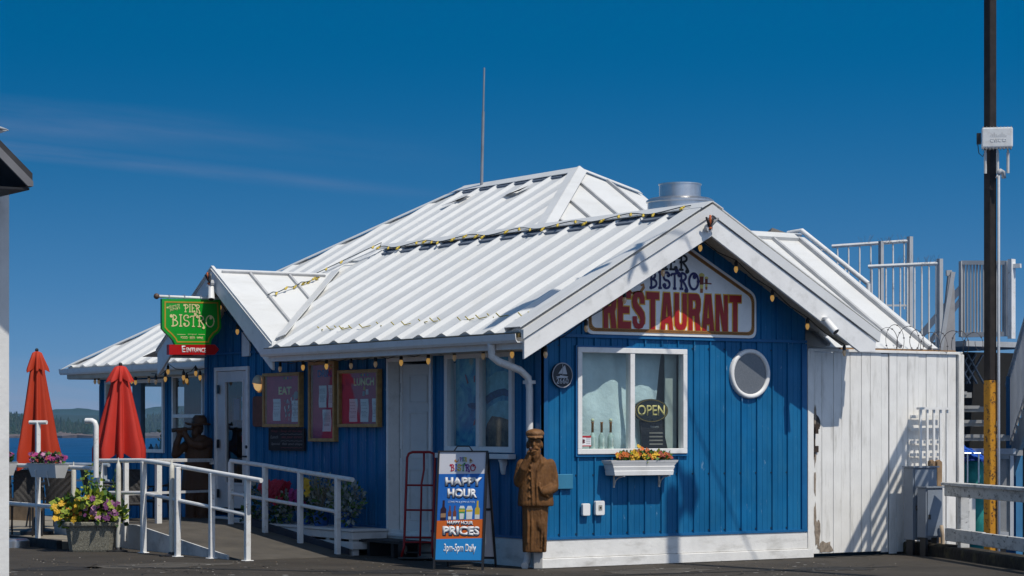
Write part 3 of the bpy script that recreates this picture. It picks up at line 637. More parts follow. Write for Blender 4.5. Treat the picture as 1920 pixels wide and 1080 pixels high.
blob(mb, [(908, 725), (915, 708), (930, 697), (945, 695), (958, 702), (962, 712), (962, 752), (945, 736), (925, 735), (908, 745)], -.097, 0)
blob(mb, [(908, 778), (918, 762), (935, 752), (950, 751), (962, 756), (962, 800), (908, 800)], -.096, 0)
blob(mb, [(908, 820), (913, 795), (922, 780), (938, 782), (962, 790), (962, 840), (908, 840)], -.094, 1)
blob(mb, [(876, 758), (884, 755), (900, 758), (900, 766), (886, 767), (878, 763)], -.095, 2)
blob(mb, [(910, 744), (920, 736), (934, 730), (946, 728), (962, 738), (960, 745), (942, 741), (925, 748), (912, 758)], -.0935, 2)
blob(mb, [(871, 702), (873, 703), (878, 718), (876, 720)], -.095, 3); blob(mb, [(888, 705), (890, 704), (890, 716), (888, 717)], -.095, 3); blob(mb, [(888, 790), (891, 786), (890, 796), (887, 798)], -.095, 3)
mb.build('painted_shapes', [M('mural_pale', (0.22, 0.46, 0.52), .7, var=.3, vs=8), M('mural_rock', (0.16, 0.11, 0.07), .8, var=.6, vs=14), M('mural_navy', (0.02, 0.05, 0.16), .7, var=.5, vs=30), M('mural_red', (0.35, 0.08, 0.10), .7)], mural)
mb = MB(); mb.pbox(SD, sw[0] - .08, sw[1] - .075, 0.02, sw[2] + .06, sw[1] - .015, .13)
q = SD.uv(945, 880, .05); mb.pprism(PL(SD.p(q[0], 0, 0), SD.n, (0, 0, 1)), [(0.02, sw[1] - .08), (.12, sw[1] - .08), (.10, sw[1] - .12), (.085, sw[1] - .22), (.07, sw[1] - .26), (.05, sw[1] - .26), (.035, sw[1] - .16), (.02, sw[1] - .14)], -.03, .03)
mb.build('window_sill', WTRIM, BD, bevel=.005)
# porthole
pc = FR.uv(1404, 701); pr_ = (FR.uv(1441, 701)[0] - FR.uv(1367, 701)[0]) / 2; pz = (FR.uv(1404, 655)[1] - FR.uv(1404, 748)[1]) / 2
mb = MB(); nseg = 40; prof = [(1.0, 0.0), (1.0, .035), (.96, .05), (.86, .05), (.82, .03), (.82, 0.012)]
ring = [[FR.p(pc[0] + pr_ * k * math.cos(2 * math.pi * i / nseg), pc[1] + pz * k * math.sin(2 * math.pi * i / nseg), c) for k, c in prof] for i in range(nseg)]
np_ = len(prof); mb.add([p for r in ring for p in r], [(i * np_ + j, ((i + 1) % nseg) * np_ + j, ((i + 1) % nseg) * np_ + j + 1, i * np_ + j + 1) for i in range(nseg) for j in range(np_ - 1)])
pt = mb.build('porthole', WTRIM, BD, smooth=True)
mb = MB(); mb.add([FR.p(pc[0] + pr_ * .84 * math.cos(2 * math.pi * i / nseg), pc[1] + pz * .84 * math.sin(2 * math.pi * i / nseg), .026) for i in range(nseg)], [tuple(range(nseg))])
mb.build('pane', M('frosted_pane', (0.13, 0.14, 0.155), 0.25, var=.12, vs=60, spec=.6), pt)
# part-open door: frame, jamb, panelled leaf set back
mb = MB(); jw = .055; a0, b0, a1, b1 = d1
mb.pbox(SD, a0 - .05, b0, -.14, a0, b1 + .05, .03); mb.pbox(SD, a1, b0, -.14, a1 + .04, b1 + .05, .03); mb.pbox(SD, a0, b1, -.14, a1, b1 + .05, .03)
mb.pbox(SD, a0 - .05, b0 - .05, -.30, a1 + .04, b0 - .005, .04)
fr_ = mb.build('door_frame', WTRIM, BD, bevel=.005)
mb = MB(); mb.pbox(SD, a0 + .002, b0, -.36, a0 + .06, b1 - .01, -.142); mb.build('door_jamb', WTRIM, fr_)
ah = SD.uv(758, 800, -.2)[0]
DPn = PL(SD.p(ah + .03, 0, -.16), (SD.u * .97 + SD.n * -.22), (0, 0, 1))
dw = (a1 - ah - .02) * 1.0
mb = MB(); mb.pbox(DPn, 0, b0, -.04, dw, b1 - .03, 0)
for (x0, x1) in ((.12, dw * .47), (dw * .56, dw - .09)):
    for (z0, z1) in ((b0 + .15, b0 + .82), (b0 + .95, b0 + 1.55), (b0 + 1.66, b1 - .17)): mb.pframe(DPn, x0, z0, x1, z1, .022, 0.0, .010)
dl_ = mb.build('door', M('door_white', (0.66, 0.65, 0.64), 0.45, var=.04, dirt=(.4, .38, .36), damt=.3), BD, bevel=.003)
mb = MB()
for z in (b0 + .95, b0 + 1.8): mb.pbox(DPn, -.035, z, -.02, .0, z + .12, .012)
mb.build('hinge', BLACKM, dl_)
mb = MB(); mb.pbox(SD, a0, b0, -.45, a1, b1, -.42); mb.build('dark_opening', DARK, BD)
# entrance door with tall glass
a0, b0, a1, b1 = d2
mb = MB(); mb.pbox(SD, a0, b0, -.06, a0 + .055, b1, .035); mb.pbox(SD, a1 - .055, b0, -.06, a1, b1, .035); mb.pbox(SD, a0 + .055, b1 - .055, -.06, a1 - .055, b1, .035); mb.build('door_frame', WTRIM, BD, bevel=.004)
g0 = SD.rect(424, 716, 456, 905); mb = MB(); x0, x1 = a0 + .06, a1 - .06
mb.pbox(SD, x0, b0 + .02, -.04, g0[0], b1 - .06, .005); mb.pbox(SD, g0[2], b0 + .02, -.04, x1, b1 - .06, .005)
mb.pbox(SD, g0[0], b0 + .02, -.04, g0[2], g0[1], .005); mb.pbox(SD, g0[0], g0[3], -.04, g0[2], b1 - .06, .005); mb.pframe(SD, g0[0] - .03, g0[1] - .03, g0[2] + .03, g0[3] + .03, .03, .005, .018)
ed_ = mb.build('door', MATS['door_white'], BD, bevel=.003)
mb = MB(); mb.add([SD.p(g0[0], g0[1], -.01), SD.p(g0[2], g0[1], -.01), SD.p(g0[2], g0[3], -.01), SD.p(g0[0], g0[3], -.01)], [(0, 1, 2, 3)]); mb.build('pane', GLD, ed_)
mb = MB(); mb.pbox(SD, g0[0] - .02, g0[1] - .02, -.2, g0[2] + .02, g0[3] + .02, -.19); mb.build('door_backing', DARK, ed_)
mb = MB(); q = SD.rect(434, 747, 447, 788, .02); mb.pbox(SD, q[0], q[1], -.012, q[2], q[3], -.010); q = SD.rect(449, 744, 456, 788, .02); mb.mat(1).pbox(SD, q[0], q[1], -.012, q[2], q[3], -.009)
q = SD.rect(450, 752, 455, 766, .02); mb.mat(2).pbox(SD, q[0], q[1], -.008, q[2], q[3], -.007); q = SD.rect(450, 816, 456, 829, .02); mb.mat(3).pbox(SD, q[0], q[1], -.012, q[2], q[3], -.009)
mb.build('door_notice', [PAPER, M('notice_blue', (.35, .5, .6), .7), M('notice_teal', (.01, .25, .2), .7), M('notice_red', (.5, .08, .12), .7)], ed_)
mb = MB(); q = SD.rect(461, 800, 465, 828, .02)
mb.pbox(SD, q[0], q[1], .005, q[2], q[3], .02); q = SD.uv(463, 838, .03); mb.tube([SD.p(q[0], q[1], .005), SD.p(q[0], q[1], .05)], .025, 10); q = SD.uv(463, 856, .03); mb.tube([SD.p(q[0], q[1], .005), SD.p(q[0], q[1], .055), SD.p(q[0] - .08, q[1], .06)], .014, 8)
mb.build('handle', BLACKM, ed_)
mb = MB()
for y in (730, 832, 925): q = SD.rect(408, y - 8, 411, y + 8, .03); mb.pbox(SD, q[0], q[1], .03, q[2] + .01, q[3], .045)
mb.build('hinge', BLACKM, ed_)
# exhaust drum on the roof
vc = at(1275, 385, Y=2.0)
mb = MB(); mb.lathe([(.43, 3.2), (.43, 4.66), (.45, 4.665), (.45, 4.69), (.40, 4.72), (.28, 4.735), (.28, 4.75), (.275, 4.75), (.275, 4.90), (.285, 4.90), (.285, 4.915), (.22, 4.92), (.20, 4.6)], (vc.x, vc.y, -.06), 32)
mb.build('exhaust_drum', ALU, BD, smooth='auto')
# lean-to roof behind the white fence
SH = thing('lean_to_shed', 'white board fence shed with metal lean-to roof beside the blue wall', 'shed', (5.4, 0, 0))
y0, z0, y1, z1, xr_ = .2, 2.67, 2.85, 4.30, 6.42
sk_ = math.atan2(z1 - z0, y1 - y0); SHP = PL((0, y0, z0), (1, 0, 0), (0, math.cos(sk_), math.sin(sk_))); sl_ = (y1 - y0) / math.cos(sk_)
mb = MB(); mb.pbox(SHP, 3.3, 0, -.05, xr_, sl_, 0.0); sr = mb.build('roof', WHITE, SH)
mb = MB()
for a in (4.55, 5.17, 5.79): mb.pbox(SHP, a, .02, 0.0, a + .045, sl_ - .06, .045)
mb.pbox(SHP, xr_ - .14, .0, 0, xr_ - .10, sl_, .05)
mb.build('standing_seam', M('seam_grey', (0.45, 0.45, 0.45), 0.5), sr)
mb = MB(); mb.pbox(SHP, xr_ - .095, -.02, -.08, xr_ + .02, sl_ + .03, .03); mb.pbox(SHP, 3.9, sl_ - .05, 0.001, xr_ - .15, sl_ + .08, .05); mb.pbox(SHP, 3.9, sl_ + .081, -.2, xr_, sl_ + .10, .05); mb.build('rake_trim', WHITE, sr)
mb = MB(); mb.tube([(4.7, y0 - .06, z0 - .03), (xr_ + .3, y0 - .06, z0 - .03)], .022, 8); mb.build('eave_pipe', M('rust_pipe', (.22, .12, .05), .8, var=.4, vs=10), SH)
mb = MB(); mb.box(3.4, y1, 2.6, xr_, y1 + .02, 4.2); mb.box(xr_ - .06, .2, 2.5, xr_ - .05, y1, 2.68); mb.build('wall', FENCEW, SH)
# fence wall of uneven vertical boards
edges = [4.075, 4.185]; r_ = random.Random(3); a = 4.19
mb = MB(); k = 0; bx = []
mb.pbox(FR, 4.02, .0, -.03, 4.115, 2.60, .035)
for nm, lo, hi in (('door_boards', 4.13, 5.37), ('boards', 5.385, 6.60)):
    if nm == 'boards': pass
a = 4.13
while a < 6.55:
    w = r_.choice((.135, .15, .17, .19)); w = min(w, 6.60 - a); c = r_.uniform(-.004, .004)
    split = abs(a - 5.2) < .09
    bot = 0.045 if a < 5.25 else r_.uniform(.0, .03)
    mb.pbox(FR, a, bot, -.02 + c, a + w - (.012 if split else .005), 2.60 + r_.uniform(-.01, .01), .0 + c); a += w
fw_ = mb.build('boards', FENCEW, SH, bevel=.003)
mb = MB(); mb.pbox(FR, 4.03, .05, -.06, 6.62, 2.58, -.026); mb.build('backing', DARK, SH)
mb = MB(); mb.pbox(FR, 4.03, 2.60, -.05, 6.70, 2.635, .03); mb.pbox(FR, 6.615, -.2, -.05, 6.71, 2.60, .04); mb.pbox(PL((6.72, 0, 0), (0, 1, 0), (0, 0, 1)), .05, -.2, -.02, 1.8, 2.6, 0); mb.build('corner_trim', FENCEW, SH, bevel=.004)
RUSTM = M('rust_iron', (.045, .03, .022), .85, var=.5, vs=25)
q = FR.uv(1525, 800, .02); mb = MB(); mb.pbox(FR, q[0] - .07, q[1] - .03, .003, q[0] + .10, q[1] + .03, .025); mb.pbox(FR, q[0] + .01, q[1] - .09, .026, q[0] + .06, q[1] - .01, .05); q2 = FR.uv(1528, 842, .02); mb.pbox(FR, q2[0] - .06, q2[1] - .04, .003, q2[0] + .06, q2[1] + .04, .022)
mb.pbox(FR, q[0] + .02, q2[1] - .1, .004, q[0] + .035, q[1], .012); mb.build('latch', RUSTM, SH)
mb = MB()
def stain(P, a, b, ra, rb, c, seed, k=0):
    rr = random.Random(seed); n = 14; ph = [rr.uniform(.55, 1.15) for _ in range(n)]
    mb.mat(k).add([P.p(a + ra * ph[i] * math.cos(2 * math.pi * i / n), b + rb * ph[i] * math.sin(2 * math.pi * i / n), c) for i in range(n)], [tuple(range(n))])
stain(FR, q[0] + .03, q[1] + .01, .11, .14, .0055, 5)
sd = FR.uv(1530, 1000, 0); stain(FR, sd[0] + .02, sd[1] + .02, .05, .22, .0055, 6, 1); stain(FR, sd[0] + .14, .12, .16, .10, .0052, 7, 1)
for k_ in range(4): stain(FR, 4.16, .5 + .42 * k_, .02, .2, .0062, 20 + k_, 1)
mb.build('grime', [M('soot_grime', (.05, .045, .04), .9, var=.5, vs=20), M('damp_grime', (.27, .22, .17), .9, var=.4, vs=20)], SH)
# --- trellis standing in front of the boards
TY = -.20; TP = PL((0, TY, 0), (1, 0, 0), (0, 0, 1)); tl, tb, tr_, tt = TP.rect(1722, 764, 1780, 895)
T_ = thing('white_trellis', 'white wooden lattice trellis against the board fence above the cabinets', 'trellis', TP.p((tl + tr_) / 2, 0))
mb = MB()
for i in range(5): x = tl + .01 + i * (tr_ - tl - .08) / 4; mb.pbox(TP, x, tb if i < 4 else .1, 0, x + .032, tt - .03, .022)
mb.build('slats', FENCEW, T_)
mb = MB(); z = tt - .12
while z > tb: mb.pbox(TP, tl, z - .02, -.16, tr_ - .01, z + .02, -.14); z -= .165
mb.build('cross_slats', FENCEW, T_)
mb = MB(); mb.pbox(TP, tl - .02, tt - .029, -.015, tr_ + .03, tt, .05); mb.build('top_cap', FENCEW, T_)
# --- grey cabinets
CABM = M('cabinet_grey', (.22, .25, .29), .5, var=.06, dirt=(.13, .13, .12), damt=.3)
def cabinet(px0, py0, px1, py1, Y, dep, label, legs=True):
    P = PL((0, Y, 0), (1, 0, 0), (0, 0, 1)); r = P.rect(px0, py0, px1, py1)
    c = thing('electrical_cabinet', label, 'cabinet', P.p((r[0] + r[2]) / 2, 0)); mb = MB(); mb.pbox(P, r[0], r[1], -dep, r[2], r[3], 0); mb.build('body', CABM, c, bevel=.006)
    mb = MB(); mb.pbox(P, r[0] + .02, r[1] + .02, .002, r[2] - .02, r[3] - .02, .014); mb.build('door', CABM, c, bevel=.003)
    mb = MB(); mb.pbox(P, r[0] - .015, r[3] + .001, -dep - .01, r[2] + .015, r[3] + .02, .03); mb.build('lid', CABM, c)
    mb = MB(); mb.pbox(P, r[0] + .03, (r[1] + r[3]) / 2 - .08, .015, r[0] + .05, (r[1] + r[3]) / 2 - .02, .04); mb.build('padlock', BLACKM, c)
    for x in (r[0] + .03, r[2] - .07): mb = MB(); mb.pbox(P, x, -.02, -dep + .02, x + .04, r[1] - .001, -.04); mb.build('leg', BLACKM, c)
    return c
cabinet(1712, 877, 1757, 1012, -.42, .18, 'tall grey electrical cabinet with padlock below the white trellis')
cabinet(1736, 915, 1768, 1008, -.68, .16, 'shorter grey metal box in front of the tall cabinet by the rail')
mb = MB(); p = at(1765, 985, Y=-.74); mb.tube([p, p + V((.02, 0, -.12)), (p.x + .03, p.y, .12), (p.x + .0, p.y - .05, .0)], .025, 8); mb.build('conduit', M('tan_hose', (.42, .32, .22), .6), None, smooth=True)
tag(bpy.data.objects['conduit'], 'tan bent conduit beside the small grey box near the rail', 'conduit')
for i, (px, py) in enumerate(((1749, 862), (1762, 862))):
    P = PL((0, -.34, 0), (1, 0, 0), (0, 0, 1)); r = P.rect(px - 4.5, py, px + 4.5, 1010); mb = MB(); mb.pprism(P, [(r[0], .0), (r[2], .0), (r[2], r[3] - .03), ((r[0] + r[2]) / 2, r[3]), (r[0], r[3] - .02)], 0, -.05)
    tag(mb.build('wooden_stake', WOODB, None), ('left' if i == 0 else 'right') + ' brown wooden stake poking up behind the grey cabinets', 'stake', 'wooden stakes behind the cabinets')
# --- weathered rail and kerb at the pier edge
RU = (E1 - E0).normalized(); RLP = PL(E0, RU, (0, 0, 1))
GR = thing('pier_rail', 'weathered white two-board railing with peeling paint at the right pier edge', 'railing', E0)
rail_m = M('peeling_white', (.60, .59, .56), .75, var=.1, dirt=(.12, .11, .10), dscale=6, damt=.85, chips=(.05, .045, .04), cscale=9, camt=.9, bump=.003, bs=30, ct=(.58, .62), dstretch=(1, 1, 2))
zt = at(1780, 906, D=29).z; zt2 = at(1780, 930, D=29).z; zb1 = at(1780, 990, D=29).z; zb2 = at(1780, 1014, D=29).z
mb = MB(); mb.pbox(RLP, -.05, zt2, 0, 4.2, zt - .03, .05); mb.build('top_board', rail_m, GR, bevel=.006)
mb = MB(); mb.pbox(RLP, -.07, zt - .029, -.06, 4.2, zt + .012, .09); mb.build('cap_board', rail_m, GR, bevel=.006)
mb = MB(); mb.pbox(RLP, -.03, zb2, 0, 1.25, zb1, .05); mb.pbox(RLP, 1.26, zb2 - .005, .004, 4.2, zb1 - .005, .054); mb.build('lower_board', rail_m, GR, bevel=.006)
for a in (.28, 2.9, 4.1): mb = MB(); mb.pbox(RLP, a, -.35, -.12, a + .11, zt - .03, -.001); mb.build('post', rail_m, GR, bevel=.006)
K_ = MB(); K_.pbox(RLP, -.75, -.3, -.20, 4.3, .14, .12); K_.pbox(PL(E0 + V((0, 0, 0)), (-RU * .4 + V((.0, .4, 0))).normalized() * -1, (0, 0, 1)), -1.0, -.3, -.1, .2, .16, .14)
tag(K_.build('timber_kerb', M('mossy_timber', (.025, .02, .014), .95, var=.6, vs=5, dirt=(.16, .13, .05), dscale=4, damt=.55, bump=.02, bs=18), None, bevel=.03, seg=2), 'dark mossy timber kerb below the weathered rail', 'kerb')
# --- steel pole with radio box
PD = 30.2; pb = at(1856.5, 1000, D=PD)
UPL = thing('utility_pole', 'tall dark steel pole with a yellow painted lower section at the right', 'pole', (pb.x, pb.y, WATERZ))
w = .0605; zy = at(1857, 713, D=PD).z
mb = MB(); mb.box(pb.x - w, pb.y - w, zy, pb.x + w, pb.y + w, 11); mb.build('shaft', M('rust_black', (.022, .017, .015), .75, var=.5, vs=8, bump=.002, bs=30), UPL, bevel=.008)
mb = MB(); mb.box(pb.x - w - .002, pb.y - w - .002, WATERZ, pb.x + w + .002, pb.y + w + .002, zy); mb.build('yellow_section', M('rust_yellow', (.52, .235, .012), .7, var=.2, vs=5, dirt=(.30, .10, .015), dscale=5, damt=.7, chips=(.05, .025, .015), cscale=17, camt=.95, bump=.003, bs=30, ct=(.53, .58)), UPL, bevel=.008)
cn = at(1872.5, 900, D=PD - .05)
mb = MB(); zc = at(1872, 330, D=PD).z; mb.tube([(cn.x, cn.y, -2), (cn.x, cn.y, zc), (cn.x + .02, cn.y, zc + .05)], .019, 8); mb.build('conduit', WTRIM, UPL, smooth=True)
bp_ = PL(at(1869, 259, D=PD - .2), RT * .985 - FW * .17, (0, 0, 1)); k_ = (PD - .2) / FPX
RB = thing('radio_box', 'white wireless radio box with three short antennas clamped to the pole', 'radio', bp_.o)
mb = MB(); mb.pbox(bp_, -28 * k_, -19 * k_, -.09, 29 * k_, 19 * k_, .09); rb_ = mb.build('housing', M('box_white', (.74, .74, .72), .45, var=.05, dirt=(.35, .25, .18), dscale=9, damt=.4), RB, bevel=.02, seg=3)
for i in range(9):
    a = (-26 + i * 6.4) * k_
    for y0_, y1_ in ((-21.5, -18.5), (18.5, 20.5)): mb = MB(); mb.pbox(bp_, a, y0_ * k_, -.07, a + 1.6 * k_, y1_ * k_, .085); mb.build('fin', M('fin_grey', (.4, .36, .33), .6), RB)
EMB = M('embossed', (.50, .50, .50), .5)
text(bp_, 'CISCO', EMB, -13 * k_, -9 * k_, 17 * k_, -2 * k_, .09, parent=rb_, bold=.01)
mb = MB()
for i, h in enumerate((3, 5, 8, 5, 3, 5, 8, 5, 3)): a = (-13 + i * 3.6) * k_; mb.pbox(bp_, a, 1 * k_, .0905, a + 1.2 * k_, (1 + h) * k_, .093)
mb.build('emblem_bars', EMB, rb_)
for a in (-21, 1.5, 20.5): mb = MB(); mb.tube([bp_.p(a * k_, -22 * k_, 0), bp_.p(a * k_, -27 * k_, 0)], .014, 8); mb.tube([bp_.p(a * k_, -27.5 * k_, 0), bp_.p(a * k_, -66 * k_, 0)], .019, 10); mb.build('antenna', M('antenna_white', (.6, .58, .54), .5), RB, smooth='auto')
mb = MB(); mb.pbox(bp_, -37 * k_, -10 * k_, -.08, -29 * k_, 10 * k_, .02); mb.tube([bp_.p(-35 * k_, -11 * k_, 0), bp_.p(-33 * k_, -28 * k_, .02), bp_.p(-26 * k_, -34 * k_, 0), bp_.p(-20 * k_, -24 * k_, 0)], .006, 6); mb.build('bracket', BLACKM, RB)
mb = MB(); q = bp_.p(9 * k_, -64 * k_, 0); mb.tube([q + V((-.06, 0, -.03)), q + V((-.02, 0, .02)), q + V((.03, 0, 0)), q + V((.04, 0, -.08))], .03, 8); mb.tube([q + V((-.06, .0, -.03)), q + V((-.1, .0, -.08))], .012, 6)
mb.build('cable_elbow', GREYW, UPL, smooth=True)

# --- open steel stair with treads, railings, gate and landing, beyond the shed
ST = thing('steel_stair', 'grey outdoor staircase with open treads climbing behind the white shed', 'staircase', at(1850, 845, D=32))
sx0 = at(1790, 800, D=32.5); base = at(1800, 845, D=32.2); baser = at(1905, 845, D=32.2)
dirY = V((.0, 1, 0)); 
for k in range(8):
    p = base + V((0, .25 * k, .205 * k)); q = baser + V((0, .25 * k, .205 * k)); mb = MB(); mb.bar(p, q, .27, .045); mb.bar(p + V((0, -.13, -.03)), q + V((0, -.13, -.03)), .012, .075)
    mb.build('tread', M('tread_grey', (.34, .34, .33), .8, var=.15, dirt=(.15, .14, .13), damt=.6), ST)
mb = MB(); mb.bar(baser + V((.1, 1.6, 1.1)), baser + V((.1, 2.1, 1.62)), .05, .2); mb.build('stringer', GREYW, ST)
lz = at(1850, 640, D=34.2).z; lp = at(1785, 640, D=34.2); lq = at(1990, 640, D=34.2)
mb = MB(); mb.box(lp.x, lp.y - .3, lz - .08, lq.x + .3, lp.y + 2.6, lz); mb.build('landing', GREYW, ST)
mb = MB(); mb.box(lp.x - .6, lp.y + 1.2, -2, lq.x + 2.5, lp.y + 1.3, lz - .1); mb.build('dark_backdrop', M('stair_dark', (.012, .012, .012), .9), ST)  # near-black panel added so the shade behind the open treads goes black
mb = MB(); 
for i in range(9):
    a = V((lp.x + .15 * i, lp.y + .9, lz - .15)); mb.bar(a, a + V((.35, 0, -.45)), .02, .035, up=(0, 1, 0)); mb.bar(a + V((.35, .03, 0)), a + V((0, .03, -.45)), .02, .035, up=(0, 1, 0))
mb.build('lattice', M('lattice_grey', (.4, .4, .4), .8), ST)
mb = MB(); a = at(1806, 846, D=32.0); b = at(1902, 846, D=31.6); mb.bar(a, b, .1, .075); mb.build('lower_landing_edge', GREYW, ST)
def railing(name, par, p, q, h0, h1, n, m, r=.012, cap=.045, post=None, cap_m=None, foot=.1):
    """balustrade between two floor points"""
    p, q = V(p), V(q); mb = MB(); mb.bar(p + UP * h1, q + UP * h1, cap, cap); o1 = mb.build('handrail', cap_m or m, par)
    mb = MB(); mb.bar(p + UP * foot, q + UP * foot, .03, .03); mb.build('bottom_rail', m, par)
    for i in range(n): t = (i + .5) / n; c = p + (q - p) * t; mb = MB(); mb.tube([c + UP * foot, c + UP * h1], r, 6, False); mb.build('baluster', m, par)
    if post:
        mb = MB()
        for e in (p, q): mb.bar(e + UP * h0, e + UP * (h1 + .06), post, post, up=(0, 1, 0))
        mb.build('posts', GREYW, par)
# right flight rail, climbing towards the camera
ra = at(1888, 868, D=34); rb2 = at(1960, 640, D=30.0)
FL = thing('stair_rail', 'grey balustrade of a stair flight rising at the far right edge', 'railing', ra)
railing('r', FL, ra, rb2, 0, 1.15, 30, GREYW, r=.016, cap=.06, foot=.12)
mb = MB(); n = 15; P_ = PL(ra, (rb2 - ra).normalized(), UP)
pts = [(ra, 0)]; poly = []
for i in range(n):
    c = ra + (rb2 - ra) * (i / n); d = ra + (rb2 - ra) * ((i + 1) / n); poly += [V((c.x, c.y, c.z)), V((c.x, c.y, d.z))]
poly += [rb2 + V((0, 0, -.0)), rb2 + V((0, 0, -.38)), ra + V((0, 0, -.38))]
mb.prism(poly, RT * .05); mb.build('stringer', M('pale_stringer', (.55, .52, .46), .7, dirt=(.3, .28, .25)), FL)
# gate on the landing
g0p = at(1803, 630, D=33.6); g1p = at(1888, 630, D=33.2); g0p.z = g1p.z = lz
GT_ = thing('landing_gate', 'grey barred gate closing the top landing of the stair', 'gate', g0p)
mb = MB(); hh = at(1803, 490, D=33.6).z - lz
mb.bar(g0p + UP * .04, g0p + UP * hh, .07, .05, up=(0, 1, 0)); mb.bar(g1p + UP * .04, g1p + UP * (hh - .03), .06, .05, up=(0, 1, 0)); mb.bar(g0p + UP * (hh - .02), g1p + UP * (hh - .05), .05, .06); mb.bar(g0p + UP * .07, g1p + UP * .07, .05, .07)
mb.build('gate_frame', GREYW, GT_)
for i in range(13): c = g0p + (g1p - g0p) * ((i + .8) / 14); mb = MB(); mb.bar(c + UP * .09, c + UP * (hh - .05), .024, .024, up=(0, 1, 0)); mb.build('bar', GREYW, GT_)
mb = MB(); c = g1p + (g1p - g0p).normalized() * .07; mb.bar(c + UP * 0, c + UP * (hh - .0), .08, .08, up=(0, 1, 0)); mb.bar(c + UP * (hh - .1), c + (g1p - g0p).normalized() * .14 + UP * (hh - .1), .06, .06); mb.build('gate_post', RAILW, GT_)
# upper balustrades seen above the lean-to roof
def deckrail(px0, py0, px1, py1, D0_, D1_, ybot, n, label, postr=True):
    p = at(px0, ybot, D=D0_); q = at(px1, ybot, D=D1_); tp = at(px0, py0, D=D0_); tq = at(px1, py1, D=D1_)
    o = thing('upper_rail', label, 'railing', p, 'white railings of the upper walkway')
    mb = MB(); mb.tube([tp, tq], .028, 8); mb.build('handrail', RAILW, o, smooth='auto')
    for i in range(n): t = (i + .5) / n; mb = MB(); mb.tube([p + (q - p) * t, tp + (tq - tp) * t], .014, 6, False); mb.build('baluster', RAILW, o)
    mb = MB(); mb.bar(p + UP * .06, q + UP * .06, .03, .03); mb.build('bottom_rail', RAILW, o)
    mb = MB()
    for b_, t_2 in ((q, tq),): mb.bar(b_ - UP * .6, t_2 + UP * .07, .07, .07, up=(0, 1, 0))
    if postr: mb.build('post', GREYW, o)
deckrail(1560, 462, 1706, 452, 36, 35.6, 580, 7, 'farther white handrail with thin balusters above the shed roof')
deckrail(1628, 500, 1762, 494, 34.5, 34.2, 680, 10, 'nearer white balustrade with grey end post beside the landing')
mb = MB(); mb.bar(at(1652, 580, D=35.6), at(1652, 452, D=35.6), .06, .06, up=(0, 1, 0)); tag(mb.build('rail_post', GREYW, None), 'grey upright post in the farther upper railing above the shed', 'post')
mb = MB(); a = at(1503, 432, D=33.4); b = at(1628, 532, D=32.6); mb.tube([a, b], .035, 10); mb.tube([a, a + V((-.05, .25, -.02))], .028, 8); mb.tube([at(1522, 456, D=33.3), at(1606, 528, D=32.7)], .014, 6)
mb.tube([b, b + V((0, 0, -.12))], .03, 8); mb.tube([at(1540, 462, D=33.3), at(1540, 478, D=33.3)], .014, 6); mb.tube([at(1585, 498, D=33), at(1585, 520, D=33)], .014, 6)
tag(mb.build('sloping_pipe', RAILW, None, smooth='auto'), 'white handrail pipe sloping down along the lean-to roof edge', 'handrail')
mb = MB(); a = at(1440, 446, D=34); b = at(1492, 446, D=34); c = at(1448, 427, D=34); mb.prism([a, b, at(1487, 441, D=34), c], FW * .6); tag(mb.build('grey_hood', M('weathered_board', (.25, .22, .19), .85, var=.2), None), 'small grey weathered hood peeping over the shed roof ridge', 'roof hood')
# leaning panel next to the landing
mb = MB(); pts = [at(1760, 700, D=33.2), at(1792, 700, D=33.2), at(1790, 545, D=33.2), at(1786, 510, D=33.2), at(1779, 514, D=33.2)]; mb.prism(pts, FW * .12)
LPN = thing('leaning_panel', 'grey wedge shaped stair side panel left of the gate', 'panel', pts[0]); mb.build('board', M('panel_grey', (.36, .35, .35), .8, var=.12, dirt=(.2, .2, .2)), LPN)
mb = MB(); mb.bar(at(1758, 690, D=33.05), at(1787, 510, D=33.05), .06, .06); mb.bar(at(1774, 512, D=33.1), at(1784, 512, D=33.1), .08, .08); mb.build('edge_strip', GREYW, LPN)
mb = MB(); mb.bar(at(1700, 660, D=34.6), at(1806, 535, D=34.6), .05, .09); mb.bar(at(1730, 660, D=34.6), at(1806, 556, D=34.6), .05, .07); tag(mb.build('diagonal_brace', M('brace_blue', (.10, .13, .18), .7), None), 'dark sloping stair beam behind the grey panel', 'beam')
# clutter beneath the stair
mb = MB(); a, b = at(1797, 826, D=31.5), at(1856, 838, D=31.5); n = 12; vs = []
for j in range(3):
    for i in range(n + 1): vs.append(a + (b - a) * (i / n) + FW * (.35 * j) + UP * (-.01 * i * (1 if i < 6 else 1) - .11 * (1 - j) ** 2 * (1 if j != 1 else 0) + .012 * math.sin(i * 1.9 + j)))
mb.add(vs, [(j * (n + 1) + i, j * (n + 1) + i + 1, (j + 1) * (n + 1) + i + 1, (j + 1) * (n + 1) + i) for j in range(2) for i in range(n)])
tag(mb.build('blue_tarp', M('tarp_blue', (.02, .10, .50), .5, var=.2), None), 'bright blue tarp draped under the open stair', 'tarp')
mb = MB(); p = at(1818, 960, D=33); mb.box(p.x - .35, p.y, -.2, p.x + .55, p.y + .5, at(1818, 858, D=33).z); tag(mb.build('blue_bin', M('bin_blue', (.01, .03, .20), .5), None, bevel=.04, seg=2), 'dark blue bin standing below the blue tarp', 'bin')
